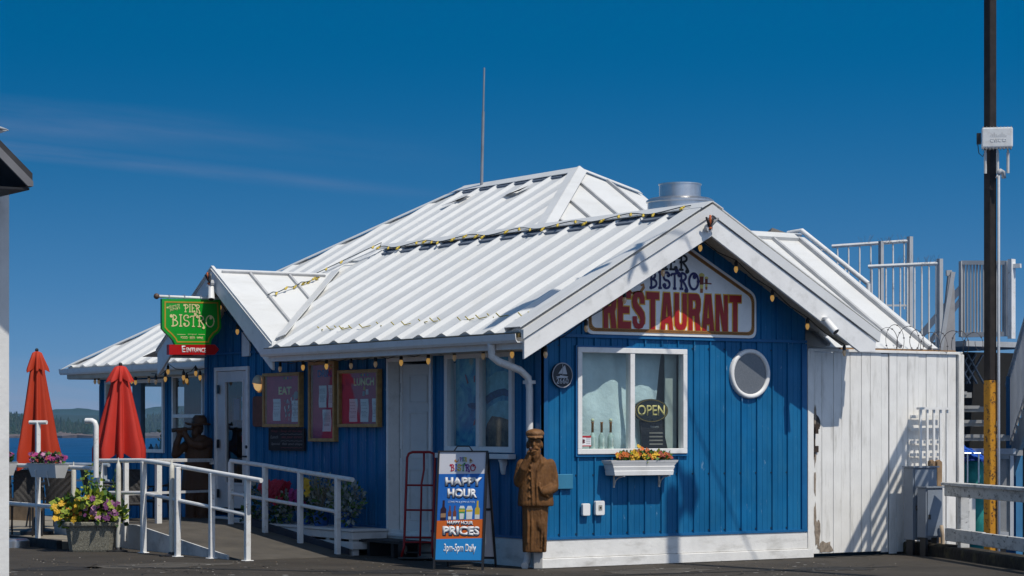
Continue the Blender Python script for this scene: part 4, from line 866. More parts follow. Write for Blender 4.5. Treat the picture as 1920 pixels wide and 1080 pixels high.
mb = MB(); p = at(1826, 950, D=32); zt_ = at(1826, 866, D=32).z; mb.lathe([(.02, zt_ + .02), (.12, zt_), (.16, zt_ - .2), (.17, .4), (.14, -.1)], (p.x, p.y, 0), 14, fn=lambda a, z: 1 + .12 * math.sin(3 * a + z * 5)); tag(mb.build('teal_cover', M('teal_cloth', (.02, .22, .19), .7, var=.4, vs=6), None, smooth=True), 'bunched teal cover between the white boards and the pole', 'cover')
mb = MB(); p = at(1815, 960, D=30.9); q = at(1832, 960, D=30.9); mb.prism([at(1795, 1010, D=30.9), at(1829, 1010, D=30.9), at(1829, 930, D=30.9), at(1818, 936, D=30.9), at(1810, 960, D=30.9), at(1808, 925, D=30.9), at(1795, 925, D=30.9)], FW * .05); tag(mb.build('white_board', FENCEW, None), 'white cut boards standing behind the pier rail', 'board')
mb = MB(); a = at(1872, 855, D=32.5); b = at(1894, 855, D=32.5); n = 14
for i in range(n): c = a + (b - a) * (i / n); d = a + (b - a) * ((i + .6) / n); mb.add([c, d, V((d.x, d.y, .15)), V((c.x, c.y, .15))], [(0, 1, 2, 3)]); mb.add([d, a + (b - a) * ((i + 1) / n) + FW * .03, a + (b - a) * ((i + 1) / n) + FW * .03 - UP * (a.z - .15), V((d.x, d.y, .15))], [(0, 1, 2, 3)])
CG = thing('corrugated_gate', 'narrow grey corrugated sheet gate right of the yellow pole', 'gate', (a.x, a.y, 0)); mb.build('sheet', GREYW, CG)
mb = MB(); mb.bar(b + UP * .05, V((b.x, b.y, -.1)), .07, .07, up=(0, 1, 0)); mb.bar(a + UP * .0, b + UP * .0, .06, .08); mb.bar(V((a.x, a.y, .12)), V((b.x, b.y, .12)), .06, .08); mb.build('frame', GREYW, CG)
mb = MB(); a = at(1905, 900, D=33.5); mb.box(a.x, a.y, -.6, a.x + 3, a.y + .2, at(1905, 705, D=33.5).z); BH = thing('blue_hut', 'slice of a blue walled hut at the far right edge', 'hut', (a.x, a.y, 0)); mb.build('wall', M('hut_blue', (.04, .16, .30), .6, var=.1), BH)
mb = MB(); mb.box(a.x + .14, a.y - .02, -.6, a.x + .26, a.y - .002, at(1905, 705, D=33.5).z); mb.build('corner_board', DARK, BH)
mb = MB(); mb.tube([at(1814 + 0, 850, D=31.2), at(1814, 905, D=31.2)], .012, 6); mb.tube([at(1835, 850, D=31.2), at(1835, 905, D=31.2)], .012, 6); mb.tube([at(1808, 850, D=31.2), at(1840, 850, D=31.2)], .012, 6); tag(mb.build('pipe_rack', ALU, None), 'thin metal hook rack below the blue tarp', 'rack')
# razor wire coils on the fence top
mb = MB(); t0, t1 = 5.35, 7.1; pts = []; n = 26 * 9
for i in range(n + 1):
    t = i / n; a = 2 * math.pi * 9 * t; r = .15 + .03 * math.sin(11 * t)
    pts.append((t0 + (t1 - t0) * t + .045 * math.sin(a * .5), .06 + r * .8 * math.cos(a), 2.77 + r * math.sin(a) + .03 * math.sin(7 * t)))
mb.tube(pts, .0042, 4)
for i in range(4, n, 5): c = V(pts[i]); mb.box(c.x - .012, c.y - .004, c.z - .008, c.x + .012, c.y + .004, c.z + .008)
tag(mb.build('razor_wire', M('wire', (.12, .11, .11), .5, metal=.5), None), 'coiled razor wire along the top of the white board fence', 'wire')
mb = MB()
for i in range(46):
    b = at(rnd.uniform(1612, 1704), 456, D=35.6) if i < 24 else at(rnd.uniform(1680, 1760), 494, D=34.2); mb.tube([b, b + V((rnd.uniform(-.09, .09), rnd.uniform(-.05, .05), rnd.uniform(.07, .14)))], .002, 3)
tag(mb.build('bird_spikes', MATS['wire'], None), 'thin bird spikes on top of the upper white handrails', 'spikes')
# --- building at the left edge
LD = 20.0; LB = thing('white_building', 'white building corner with dark gable roof at the left edge', 'building', at(10, 1080, D=LD))
c = at(17, 700, D=LD); LWP = PL((c.x, c.y, 0), (1, 0, 0), (0, 0, 1))
zt_ = at(20, 352, D=LD).z
mb = MB(); mb.pbox(LWP, -3.5, -.1, -3, 0.0, zt_, 0.0); mb.build('wall', M('peeling_wall', (.72, .71, .68), .8, var=.06, dirt=(.45, .43, .4), dscale=2.5, damt=.4, chips=(.25, .23, .21), cscale=6, camt=.6, bump=.004, bs=18), LB)
e = at(61, 350, D=LD - .75); LRP = PL((e.x, e.y, e.z), (1, 0, 0), (0, 0, 1)); kk = LD / FPX
mb = MB(); sl2 = 62 / 61.0
mb.pprism(LRP, [(0, 0), (0, 24 * kk), (-3.2, 24 * kk + 3.2 * .92), (-3.2, 3.2 * .92 + 8 * kk), (-12 * kk, 4 * kk)], -3.6, 0); mb.build('roof', M('dark_roof', (.035, .035, .038), .8, var=.3), LB)
mb = MB(); mb.pprism(LRP, [(-1 * kk, 0), (-1 * kk, 9 * kk), (-3.2, 9 * kk + 3.2 * .92), (-3.2, 3.2 * .92 - 9 * kk), (-11 * kk, 0)], .002, .03); mb.build('fascia', M('fascia_grey', (.16, .16, .17), .7, var=.15), LB)
mb = MB(); mb.pbox(LRP, -3.2, -.03, -3.4, -6 * kk, -.012, -.0); mb.build('soffit', DARK, LB)
gp = at(2, 258, D=LD + .3); GU = thing('seagull', 'seagull tail and back on the dark roof at the left edge', 'bird', gp)
gm = M('gull_white', (.75, .75, .75), .8); gg = M('gull_grey', (.35, .37, .40), .8)
mb = MB(); P2 = PL(gp, RT * -1, UP); B_ = lambda a, b, c=0: gp + RT * a + UP * b + FW * c
mb.tube([B_(.05, .065), B_(-.02, .07), B_(-.10, .06), B_(-.18, .07), B_(-.24, .10), B_(-.27, .15), B_(-.30, .17), B_(-.34, .165)], [.008, .035, .055, .055, .04, .03, .028, .008], 12); mb.build('body', gm, GU, smooth=True)
mb = MB(); mb.tube([B_(.06, .068, -.03), B_(-.03, .085, -.045), B_(-.15, .085, -.05)], [.005, .02, .028], 8); mb.tube([B_(.06, .068, .03), B_(-.03, .085, .045), B_(-.15, .085, .05)], [.005, .02, .028], 8); mb.build('wings', gg, GU, smooth=True)
mb = MB(); mb.tube([B_(-.08, .02, -.02), B_(-.08, -.15, -.02)], .006, 6); mb.tube([B_(-.08, .02, .02), B_(-.08, -.15, .02)], .006, 6); mb.build('legs', M('gull_leg', (.6, .3, .25), .6), GU)
# ------------------------------------------------------------------ signs and boards
from mathutils.geometry import tessellate_polygon
ROPE = M('sign_rope', (.30, .13, .05), .7, var=.75, vs=40)
def rounded(poly, r, n=4):
    out = []
    for i, p in enumerate(poly):
        p = V(p); a = (V(poly[i - 1]) - p); b = (V(poly[(i + 1) % len(poly)]) - p); rr = min(r, a.length * .45, b.length * .45)
        p0, p1 = p + a.normalized() * rr, p + b.normalized() * rr
        for k in range(n + 1): t = k / n; out.append(tuple(p0 * (1 - t) ** 2 + p * 2 * t * (1 - t) + p1 * t * t))
    return out
def inset(poly, d):
    out = []; n = len(poly); ar = sum(poly[i][0] * poly[(i + 1) % n][1] - poly[(i + 1) % n][0] * poly[i][1] for i in range(n))
    for i in range(n):
        p = V(poly[i]); a = (p - V(poly[i - 1])).normalized(); b = (V(poly[(i + 1) % n]) - p).normalized(); s = 1 if ar > 0 else -1
        na, nb = V((-a.y, a.x)) * s, V((-b.y, b.x)) * s; m = (na + nb); m = m / max(.3, m.length_squared) * 2; out.append(tuple(p + m * d))
    return out
def ringpoly(mb, P, po, pi, c0, c1):
    n = len(po); vs = [P.p(*p, c1) for p in po] + [P.p(*p, c1) for p in pi] + [P.p(*p, c0) for p in po] + [P.p(*p, c0) for p in pi]
    return mb.add(vs, [f for i in range(n) for j in [(i + 1) % n] for f in ((i, j, n + j, n + i), (2 * n + i, 2 * n + j, j, i), (3 * n + i, n + i, n + j, 3 * n + j))])
cs = .045
bl = FR.uv(1099, 626, cs); br = FR.uv(1418, 632, cs); mid = (bl[0] + br[0]) / 2; pk = FR.uv(1290, 461, cs); ru = FR.uv(1412, 552, cs)[1]
slope = (pk[1] - ru) / (br[0] - pk[0]); ap = ru + slope * (br[0] - mid)
pol = [(bl[0], bl[1]), (br[0], bl[1]), (br[0], ru), (mid, ap), (bl[0], ru)]
GS = thing('gable_sign', 'white gabled restaurant sign with rope border and big red lettering under the roof peak', 'sign', FR.p(mid, bl[1], .03))
po = rounded(pol, .10); mb = MB(); mb.pprism(FR, po, .024, cs); mb.build('board', M('sign_white', (.86, .86, .84), .4, var=.04, dirt=(.5, .5, .48), damt=.3), GS)
mb = MB(); ringpoly(mb, FR, rounded(inset(pol, .035), .09), rounded(inset(pol, .075), .08), cs, cs + .008); rp = mb.build('rope_border', M('rope_gold', (.42, .20, .05), .6, var=.2, vs=20), GS)
mb = MB(); c_in = rounded(inset(pol, .055), .08); n = len(c_in)
for i in range(n):   # dark twists of the rope
    p, q = V(c_in[i]), V(c_in[(i + 1) % n]); L_ = (q - p).length; m_ = int(L_ / .022)
    for k in range(m_):
        c = p + (q - p) * ((k + .5) / m_); d = (q - p).normalized(); nn = V((-d.y, d.x)); e = (d * .8 + nn * .6).normalized() * .022; f = V((-e.y, e.x)).normalized() * .0035
        mb.add([FR.p(*(c - e - f), cs + .0095), FR.p(*(c + e - f), cs + .0095), FR.p(*(c + e + f), cs + .0095), FR.p(*(c - e + f), cs + .0095)], [(0, 1, 2, 3)])
mb.build('rope_twist', M('rope_dark', (.10, .035, .01), .7), rp)
RTX = M('sign_red', (.36, .008, .006), .4, var=.06); YEL = M('sign_yellow', (.75, .42, .04), .5)
r = (FR.uv(1131, 608, cs)[0], FR.uv(1131, 615, cs)[1], FR.uv(1389, 600, cs)[0], FR.uv(1250, 549, cs)[1])
# heavy condensed capitals as outlines on a unit box
BLK = {'R': [[(0, 0), (.34, 0), (.34, .40), (.5, .40), (.60, .0), (1, 0), (.86, .44), (.96, .56), (1, .72), (.98, .86), (.85, .97), (.7, 1), (0, 1)], [(.34, .58), (.34, .83), (.58, .82), (.64, .7), (.58, .59)]],
 'E': [[(0, 0), (1, 0), (1, .19), (.38, .19), (.38, .41), (.88, .41), (.88, .59), (.38, .59), (.38, .81), (1, .81), (1, 1), (0, 1)]],
 'S': [[(.5, 0), (.8, .03), (.97, .14), (1, .3), (.94, .44), (.72, .56), (.42, .68), (.36, .76), (.42, .85), (.56, .85), (.63, .77), (.63, .68), (.97, .68), (.96, .84), (.82, .97), (.5, 1), (.18, .97), (.03, .85), (0, .72), (.06, .58), (.28, .46), (.58, .33), (.64, .24), (.58, .15), (.44, .15), (.37, .23), (.37, .34), (.03, .34), (.03, .16), (.18, .03)]],
 'T': [[(.32, 0), (.68, 0), (.68, .81), (1, .81), (1, 1), (0, 1), (0, .81), (.32, .81)]],
 'A': [[(0, 0), (.34, 0), (.38, .18), (.62, .18), (.66, 0), (1, 0), (.74, 1), (.26, 1)], [(.42, .35), (.5, .76), (.58, .35)]],
 'U': [[(.5, 0), (.82, .03), (.97, .14), (1, .3), (1, 1), (.64, 1), (.64, .24), (.58, .16), (.42, .16), (.36, .24), (.36, 1), (0, 1), (0, .3), (.03, .14), (.18, .03)]],
 'N': [[(0, 0), (.31, 0), (.31, .58), (.60, 0), (1, 0), (1, 1), (.69, 1), (.69, .44), (.40, 1), (0, 1)]]}
def block(P, s, a0, b0, a1, b1, c, depth, grow, mat, parent, gap=.12, name='lettering'):
    mb = MB(); w = (a1 - a0) / (len(s) + gap * (len(s) - 1))
    for i, ch in enumerate(s):
        loops = []
        for n_l, lp_ in enumerate(BLK[ch]):
            pin = [(a0 + i * w * (1 + gap) + x * w, b0 + y * (b1 - b0)) for x, y in lp_]
            if grow: pin = inset(pin, grow if n_l else -grow)
            loops.append([V((x, y, 0)) for x, y in pin])
        flat = [p for lp_ in loops for p in lp_]
        mb.add([P.p(p.x, p.y, c + depth) for p in flat], [tuple(t) for t in tessellate_polygon(loops)])
    o = mb.build(name, mat, parent)
    for p_ in o.data.polygons: pass
    return o
block(FR, 'RESTAURANT', r[0], r[1], r[2], r[3], cs, .004, .014, YEL, GS, name='letter_outline')
block(FR, 'RESTAURANT', r[0], r[1], r[2], r[3], cs, .009, 0, RTX, GS)
NAVY = M('sign_navy', (.012, .012, .10), .5); INK = M('sign_ink', (.015, .015, .018), .5)
r = FR.rect(1216, 511, 1310, 541, cs); curly(FR, 'BISTRO', [NAVY], r[0], r[1], r[2], r[3], cs + .002, .029, GS)
r = FR.rect(1224, 477, 1293, 505, cs); curly(FR, 'PIER', [INK], r[0], r[1], r[2], r[3], cs + .002, .028, GS)
def cups(P, parent, s, o, c):
    mb = MB()
    for (x, y, k) in ((0, 0, 1.0), (.36, .18, .66)):
        f = lambda a, b: (o[0] + (x + a * k) * s, o[1] + (y + b * k) * s)
        mb.mat(0).pprism(P, [f(.06, 0), f(.22, 0), f(.24, .22), f(.05, .22)], c, c + .003); mb.mat(1).pprism(P, [f(.05, .225), f(.24, .225), f(.26, .42), f(.03, .42)], c, c + .003)
        mb.mat(2).pprism(P, [f(.03, .425), f(.26, .425), f(.28, .85), f(.01, .85)], c, c + .003); mb.mat(1).pprism(P, [f(-.05, .855), f(.34, .855), f(.3, .98), f(.15, 1.04), f(.0, .98)], c, c + .003)
    mb.mat(2).pprism(P, [(o[0] + .26 * s, o[1] + .48 * s), (o[0] + .8 * s, o[1] + .46 * s), (o[0] + .8 * s, o[1] + .53 * s), (o[0] + .26 * s, o[1] + .53 * s)], c - .001, c + .001)
    mb.build('beer_glasses', [M('beer_amber', (.35, .12, .03), .5), M('beer_foam', (.65, .55, .15), .5), M('beer_dark', (.16, .03, .015), .5)], parent)
q = FR.uv(1311, 549, cs); cups(FR, GS, .235, q, cs + .002)
mb = MB(); hk = [FR.uv(*p, cs) for p in ((1170, 540), (1185, 547), (1200, 545), (1206, 535), (1203, 537), (1200, 534), (1207, 531), (1209, 540), (1203, 549), (1188, 552), (1170, 548))]; mb.pprism(FR, hk, cs + .001, cs + .004); mb.build('anchor_hook', M('hook_gold', (.45, .2, .05), .5), GS)
CREAM = M('sign_cream', (.72, .62, .30), .5)

# hanging entrance sign, square to the side wall
hy = 7.55
gl, gr_ = at(304, 600, Y=hy), at(414, 600, Y=hy); HP = PL((0, hy, 0), (1, 0, 0), (0, 0, 1))
HS = thing('entrance_sign', 'green hanging tavern sign with a red arrow board below it', 'sign', at(360, 560, Y=hy)); T2 = .03
G = lambda x, y: HP.uv(x, y, T2)
hp_ = [G(304, 560), G(304, 616), G(311, 624), G(318, 630), (G(325, 638)), (G(329, 647)), G(395, 647), G(397, 637), G(403, 629), G(411, 623), G(415, 614), G(413, 562)][::-1]
mb = MB(); mb.pprism(HP, hp_, -T2, T2); mb.build('board', M('sign_green', (.005, .30, .02), .35, var=.06), HS)
mb = MB(); i1, i2 = inset(hp_, .035), inset(hp_, .055); ringpoly(mb, HP, i1, i2, T2, T2 + .004); mb.build('gold_border', M('gold_line', (.45, .26, .02), .5), HS)
r = HP.rect(320, 591, 402, 612, T2); curly(HP, 'BISTRO', [CREAM], r[0], r[1], r[2], r[3], T2 + .001, .016, HS)
r = HP.rect(345, 571, 376, 585, T2); curly(HP, 'PIER', [CREAM], r[0], r[1], r[2], r[3], T2 + .001, .013, HS)
HP2 = PL((0, hy, 0), (1, 0, .22), (-.22, 0, 1))
def rot_text(s, x0, y0, x1, y1, b=.004):
    a0, b0 = HP.uv(x0, y1, T2); a1, b1 = HP.uv(x1, y0, T2); o = text(PL(HP.p(a0, b0, 0), (1, 0, .24), (-.24, 0, 1)), s, CREAM, 0, 0, a1 - a0, (b1 - b0), T2, parent=HS, bold=b, shear=.3)
rot_text('welcome to', 313, 574, 338, 580); rot_text("Sidney's", 319, 578, 339, 586)
r = HP.rect(339, 631, 381, 636, T2); text(HP, 'FOOD \u00b7 BEER \u00b7 WINE', CREAM, *r, T2, parent=HS, bold=.02)
r = HP.rect(352, 625.5, 368, 628.5, T2); text(HP, 'very good', CREAM, *r, T2, parent=HS, bold=.01)
mb = MB()
for x0, x1 in ((332, 348), (372, 384)): q = HP.rect(x0, 626.6, x1, 627.4, T2); mb.pbox(HP, q[0], q[1], T2, q[2], q[3], T2 + .002)
mb.build('rule_lines', CREAM, HS)
ar = [HP.uv(*p, .04) for p in ((317, 646), (317, 665), (403, 665), (411, 655), (403, 646))]
mb = MB(); mb.pprism(HP, ar[::-1], -.04, .04); arr = mb.build('arrow_board', M('arrow_red', (.42, .006, .006), .35, var=.05), HS)
TW = M('text_white', (.78, .77, .74), .5)
r = HP.rect(341, 650, 386, 661, .04); text(HP, 'ENTRANCE', TW, r[0] + .07, r[1], r[2], r[3] - .015, .04, parent=arr, bold=.02); text(HP, 'E', TW, r[0], r[1], r[0] + .055, r[3] + .01, .04, parent=arr, bold=.02)
mb = MB(); p0 = at(296, 555.5, Y=hy); p1 = V((.02, hy, p0.z - .01)); mb.tube([p0, p1], .022, 10); pole = mb.build('pole', WTRIM, HS, smooth=True)
mb = MB(); mb.ball(p0 + V((-.02, 0, 0)), .042, 12, 8); mb.build('finial', M('finial_brown', (.10, .06, .04), .5), pole, smooth=True)
for px in (316, 345, 375): q = at(px, 557, Y=hy); mb = MB(); mb.tube([q + V((0, -.03, -.03)), q + V((0, -.03, .03)), q + V((0, .03, .03)), q + V((0, .03, -.03))], .006, 6); mb.build('hook', ALU, HS)
# gable cameras and lamps
def camera(pt, aim, label, col=WTRIM):
    o = thing('security_camera', label, 'camera', pt, 'security cameras on the gables'); d = V(aim).normalized(); mb = MB(); mb.tube([pt, pt + d * .19], [.045, .05], 14); b = mb.build('housing', col, o, smooth='auto')
    mb = MB(); mb.tube([pt + d * .191, pt + d * .195], .04, 14); mb.build('lens', DARK, o)
    mb = MB(); mb.tube([pt + d * .06, pt + d * .06 + V((.0, .08, .06))], .018, 8); mb.lathe([(.05, 0), (.05, .03)], pt + d * .06 + V((0, .06, .06)), 14); mb.build('mount', col, o, smooth='auto'); return o
pt = at(396, 541, X=-.66); camera(pt + V((0, -.0, .02)), (-.12, -.25, -.7), 'white camera under the small gable peak above the green sign')
pt = at(1550, 602, Y=-.66); camera(pt, (.15, -.5, -.55), 'white camera at the right end of the big gable fascia')
for (pt, n, lab, cols) in ((at(399, 531, X=-.64), V((-1, 0, 0)), 'cluster of dark and orange feathers of a bird scarer at the small gable peak', 0), (at(1326, 428, Y=-.63), V((0, -1, 0)), 'bunch of orange and black cable ends at the big gable peak', 1)):
    o = thing('cable_bunch', lab, 'cables', pt); k = 0
    for dx, dz, l, m_ in ((-.05, .10, .13, 0), (-.01, .13, .15, 1), (.03, .12, .14, 0), (.07, .10, .14, 2), (.0, -.02, .1, 1)):
        u = n.cross(UP) * -1; mb = MB(); mb.tube([pt + n * .03, pt + n * .06 + u * dx * .5 + UP * dz * .5, pt + n * .08 + u * dx * 1.5 + UP * (dz + .02)], [.016, .018, .013], 7); mb.build('cable', [DARK, M('cable_orange', (.45, .10, .02), .5), M('cable_grey', (.2, .2, .2), .5)][m_], o, smooth=True)
    mb = MB(); u = n.cross(UP) * -1; mb.tube([pt + n * .0, pt + n * .05], .05, 10); mb.build('base', GREYW, o)
# menu cases
GOLD = M('frame_wood', (.40, .24, .085), .5, var=.25, vs=12); MAR = M('menu_maroon', (.42, .045, .10), .7, var=.12, vs=5)
def menu_case(px, title, tmat, tpos, papers, label, extra=None):
    r = SD.rect(*px); o = thing('menu_case', label, 'menu board', SD.p((r[0] + r[2]) / 2, r[1], .03), 'glazed menu cases on the shaded wall')
    mb = MB(); mb.pframe(SD, *r, .045, .024, .10); mb.build('frame', GOLD, o, bevel=.005)
    mb = MB(); mb.pbox(SD, r[0] + .04, r[1] + .04, .024, r[2] - .04, r[3] - .04, .045); bk_ = mb.build('backing', MAR, o)
    if title: t = SD.rect(*tpos, .05); text(SD, title, tmat, *t, .046, parent=bk_, bold=.035)
    for i, pp in enumerate(papers):
        t = SD.rect(*pp, .05); mb = MB(); n = 6; h = t[3] - t[1]; cu = [.004 + .004 * math.sin(j * 1.1 + i) for j in range(n + 1)]
        mb.add([SD.p(x, t[1] + h * j / n, .046 + cu[j]) for j in range(n + 1) for x in (t[0], t[2])], [(2 * j, 2 * j + 1, 2 * j + 3, 2 * j + 2) for j in range(n)]); pg = mb.build('page', PAPER, o)
        mb = MB(); rr = random.Random(i + int(px[0])); y = t[3] - .05
        while y > t[1] + .05:
            x = t[0] + .02 + rr.uniform(0, .03)
            while x < t[2] - .05: w = rr.uniform(.02, .06); mb.pbox(SD, x, y, .056, min(x + w, t[2] - .015), y + .006, .057); x += w + .012
            y -= rr.choice((.018, .018, .04))
        mb.build('print_lines', M('print_grey', (.30, .30, .33), .8), pg)
    mb = MB(); t = SD.rect((px[0] + px[2]) / 2 - 9, px[1] + 7, (px[0] + px[2]) / 2 + 9, px[1] + 12, .05)
    for i in range(6): w = (t[2] - t[0]) / 6; mb.mat(i % 4).pbox(SD, t[0] + i * w, t[1], .046, t[0] + i * w + w * .7, t[3] - .01 * (i % 2), .049)
    mb.build('bunting', [M('bunt_red', (.4, .03, .03), .6), M('bunt_green', (.02, .2, .06), .6), M('bunt_yellow', (.5, .3, .02), .6), M('bunt_blue', (.02, .05, .3), .6)], bk_)
    if extra: extra(bk_)
    mb = MB(); mb.add([SD.p(r[0] + .04, r[1] + .04, .085), SD.p(r[2] - .04, r[1] + .04, .085), SD.p(r[2] - .04, r[3] - .04, .085), SD.p(r[0] + .04, r[3] - .04, .085)], [(0, 1, 2, 3)]); mb.build('glass', GLS, o)
def dots(bk_):
    mb = MB(); rr = random.Random(5); sh = []
    for i in range(46):
        a, b = SD.uv(rr.uniform(533, 562), rr.uniform(742, 788), .05); s = rr.uniform(.008, .02)
        sh.append((a, b)); mb.mat(rr.randrange(3)).add([SD.p(a + s * math.cos(k * .9), b + s * math.sin(k * .9) * 1.5, .0465 + i * .0002) for k in range(7)], [tuple(range(7))])
    a, b = SD.uv(556, 741, .05); mb.mat(2).add([SD.p(a + .075 * math.cos(k * .7), b + .055 * math.sin(k * .7), .057) for k in range(9)], [tuple(range(9))])
    mb.build('cutout_shapes', [M('bubble_white', (.55, .5, .5), .6), M('bubble_teal', (.03, .18, .18), .6), M('bubble_grey', (.25, .27, .29), .6)], bk_)
def tags_(bk_):
    mb = MB()
    for (x, y, s, k) in ((710, 716, .04, 1), (708, 724, .03, 1), (683, 728, .022, 3), (688, 735, .035, 0), (682, 738, .03, 2)):
        a, b = SD.uv(x, y, .05); mb.mat(k).pprism(SD, [(a - s, b - s), (a + s, b - s * .9), (a + s * .8, b + s), (a - s * .9, b + s)], .046, .05 + k * .001)
    mb.build('cutout_shapes', [MATS['bubble_white'], MATS['bubble_teal'], MATS['bubble_grey'], MATS['bunt_yellow']], bk_)
menu_case((503, 699, 573, 801), 'EAT', CREAM, (522, 725, 546, 740), [(512, 748, 526, 789), (547, 751, 562, 791)], 'menu case with cream EAT lettering and fish cutouts', dots)
menu_case((589, 678, 638, 828), 'DRINKS', M('drink_blue', (.02, .05, .28), .6), (595, 693, 633, 707), [(598, 723, 612, 764), (616, 722, 631, 764), (605, 768, 621, 809)], 'tall narrow menu case with blue drinks lettering and three pages')
menu_case((644, 693, 720, 801), 'LUNCH', CREAM, (663, 708, 701, 723), [(655, 748, 670, 791), (676, 748, 691, 791), (698, 747, 713, 791)], 'menu case with cream LUNCH lettering and a row of three pages', tags_)
# chalkboard
r = SD.rect(509, 803, 576, 845); CB = thing('chalkboard', 'small chalkboard with handwritten specials below the EAT menu case', 'chalkboard', SD.p((r[0] + r[2]) / 2, r[1], .02))
mb = MB(); mb.pbox(SD, *r[:2], .024, *r[2:], .04); cb = mb.build('slate', M('slate', (.018, .018, .02), .7), CB); mb = MB(); mb.pframe(SD, *r, .012, .0401, .048); mb.build('frame', DARK, CB)
CH = M('chalk', (.22, .22, .22), .9); CHR = M('chalk_red', (.22, .07, .08), .9); h = r[3] - r[1]; w = r[2] - r[0]
for s, x0, y0, x1, y1, m_ in (('Soup - Soup of the day', .06, .80, .94, .93, CHR), ('Lunch', .05, .54, .26, .68, CH), ('Special', .07, .22, .32, .36, CH), ('see your server', .36, .52, .94, .64, CHR), ('fish and chips', .38, .22, .94, .36, CH)): text(SD, s, m_, r[0] + w * x0, r[1] + h * y0, r[0] + w * x1, r[1] + h * y1, .04, parent=cb, shear=.25)
mb = MB()
for y, m_ in ((.72, 0), (.42, 0), (.12, 1)):
    pts = [SD.p(r[0] + w * (.34 + .6 * i / 20), r[1] + h * (y + .025 * abs(math.sin(i * .75))), .042) for i in range(21)]; mb.mat(m_).tube(pts, .0035, 4)
mb.build('chalk_lines', [CH, CHR], cb)
# carved wooden plaque and bulkhead lamp by the entrance
r = SD.rect(480, 743, 500, 800); mb = MB(); mb.pprism(SD, rounded([(r[0], r[1]), (r[2], r[1]), (r[2], r[3]), (r[0], r[3])], .05), .024, .06); tag(mb.build('wooden_plaque', M('plaque_wood', (.14, .05, .025), .6, var=.3, vs=9, bump=.002, bs=20), None, bevel=.01), 'plain reddish wooden plaque left of the EAT menu case', 'plaque')
a, b = SD.uv(488, 720, .05); LM = thing('bulkhead_lamp', 'cream hooded bulkhead lamp glowing beside the entrance door', 'lamp', SD.p(a, b, .02)); mb = MB(); LP_ = lambda x, y, c: SD.p(a + x, b + y, c)
mb.add([LP_(.11 * math.cos(t), .125 * math.sin(t), c) for c in (.024, .07) for t in [k * .3142 for k in range(20)]], [tuple(range(20))[::-1]] + [(k, (k + 1) % 20, 20 + (k + 1) % 20, 20 + k) for k in range(20)]); mb.build('base', M('lamp_cream', (.55, .48, .36), .5), LM)
mb = MB(); pts = []
for i in range(8):
    th = math.pi * i / 14
    pts.append([LP_(-.01 + .09 * math.cos(t) * math.cos(th), .105 * math.sin(t) * math.cos(th), .07 + .07 * math.sin(th)) for t in [k * .3142 for k in range(20)]])
for i in range(7): mb.add(pts[i] + pts[i + 1], [(k, (k + 1) % 20, 20 + (k + 1) % 20, 20 + k) for k in range(20)])
mb.build('diffuser', M('lamp_glow', (.8, .5, .2), .4, emit=(1, .62, .25), es=.45), LM, smooth=True)
mb = MB()
for i in range(6):
    th0, th1 = math.pi * i / 12, math.pi * (i + 1) / 12
    ring_ = lambda th: [LP_(-.01 + .10 * math.cos(t) * math.cos(th), .015 + .115 * math.sin(t) * math.cos(th), .07 + .09 * math.sin(th)) for t in [math.radians(-10) + k * math.radians(200) / 14 for k in range(15)]]
    mb.add(ring_(th0) + ring_(th1), [(k, k + 1, 16 + k, 15 + k) for k in range(14)])
mb.build('hood', MATS['lamp_cream'], LM, smooth=True)
# round house number with sailing boat
a, b = FR.uv(1054, 703.5, .04); R1 = .145; PLQ = thing('number_plaque', 'round black plaque with a white sailing boat and house number', 'plaque', FR.p(a, b, .02))
circ = lambda r_, n=36: [(a + r_ * math.cos(2 * math.pi * i / n), b + r_ * 1.02 * math.sin(2 * math.pi * i / n)) for i in range(n)]
mb = MB(); mb.pprism(FR, circ(R1), .024, .045); mb.build('disc', M('plaque_black', (.008, .008, .015), .3), PLQ); mb = MB(); ringpoly(mb, FR, circ(R1), circ(R1 * .92), .0455, .050); mb.build('rim', M('plaque_rim', (.35, .35, .38), .5), PLQ)
PW = M('plaque_white', (.42, .45, .50), .5); mb = MB(); f = lambda x, y: (a + x * R1, b + y * R1)
for pg in ([(-.42, .12), (-.02, .12), (-.02, .6)], [(.06, .08), (.46, .08), (.24, .8), (.06, .66)], [(-.62, -.12), (-.5, -.22), (.45, -.22), (.55, -.1), (.2, -.05), (-.2, 0), (-.3, -.08)], [(.0, .05), (.04, .05), (.04, .92), (.0, .92)]): mb.pprism(FR, [f(*p) for p in pg], .0455, .049)
mb.build('boat', PW, PLQ); text(FR, '2660', PW, a - .085, b - .10, a + .085, b - .035, .0455, parent=PLQ, bold=.01)
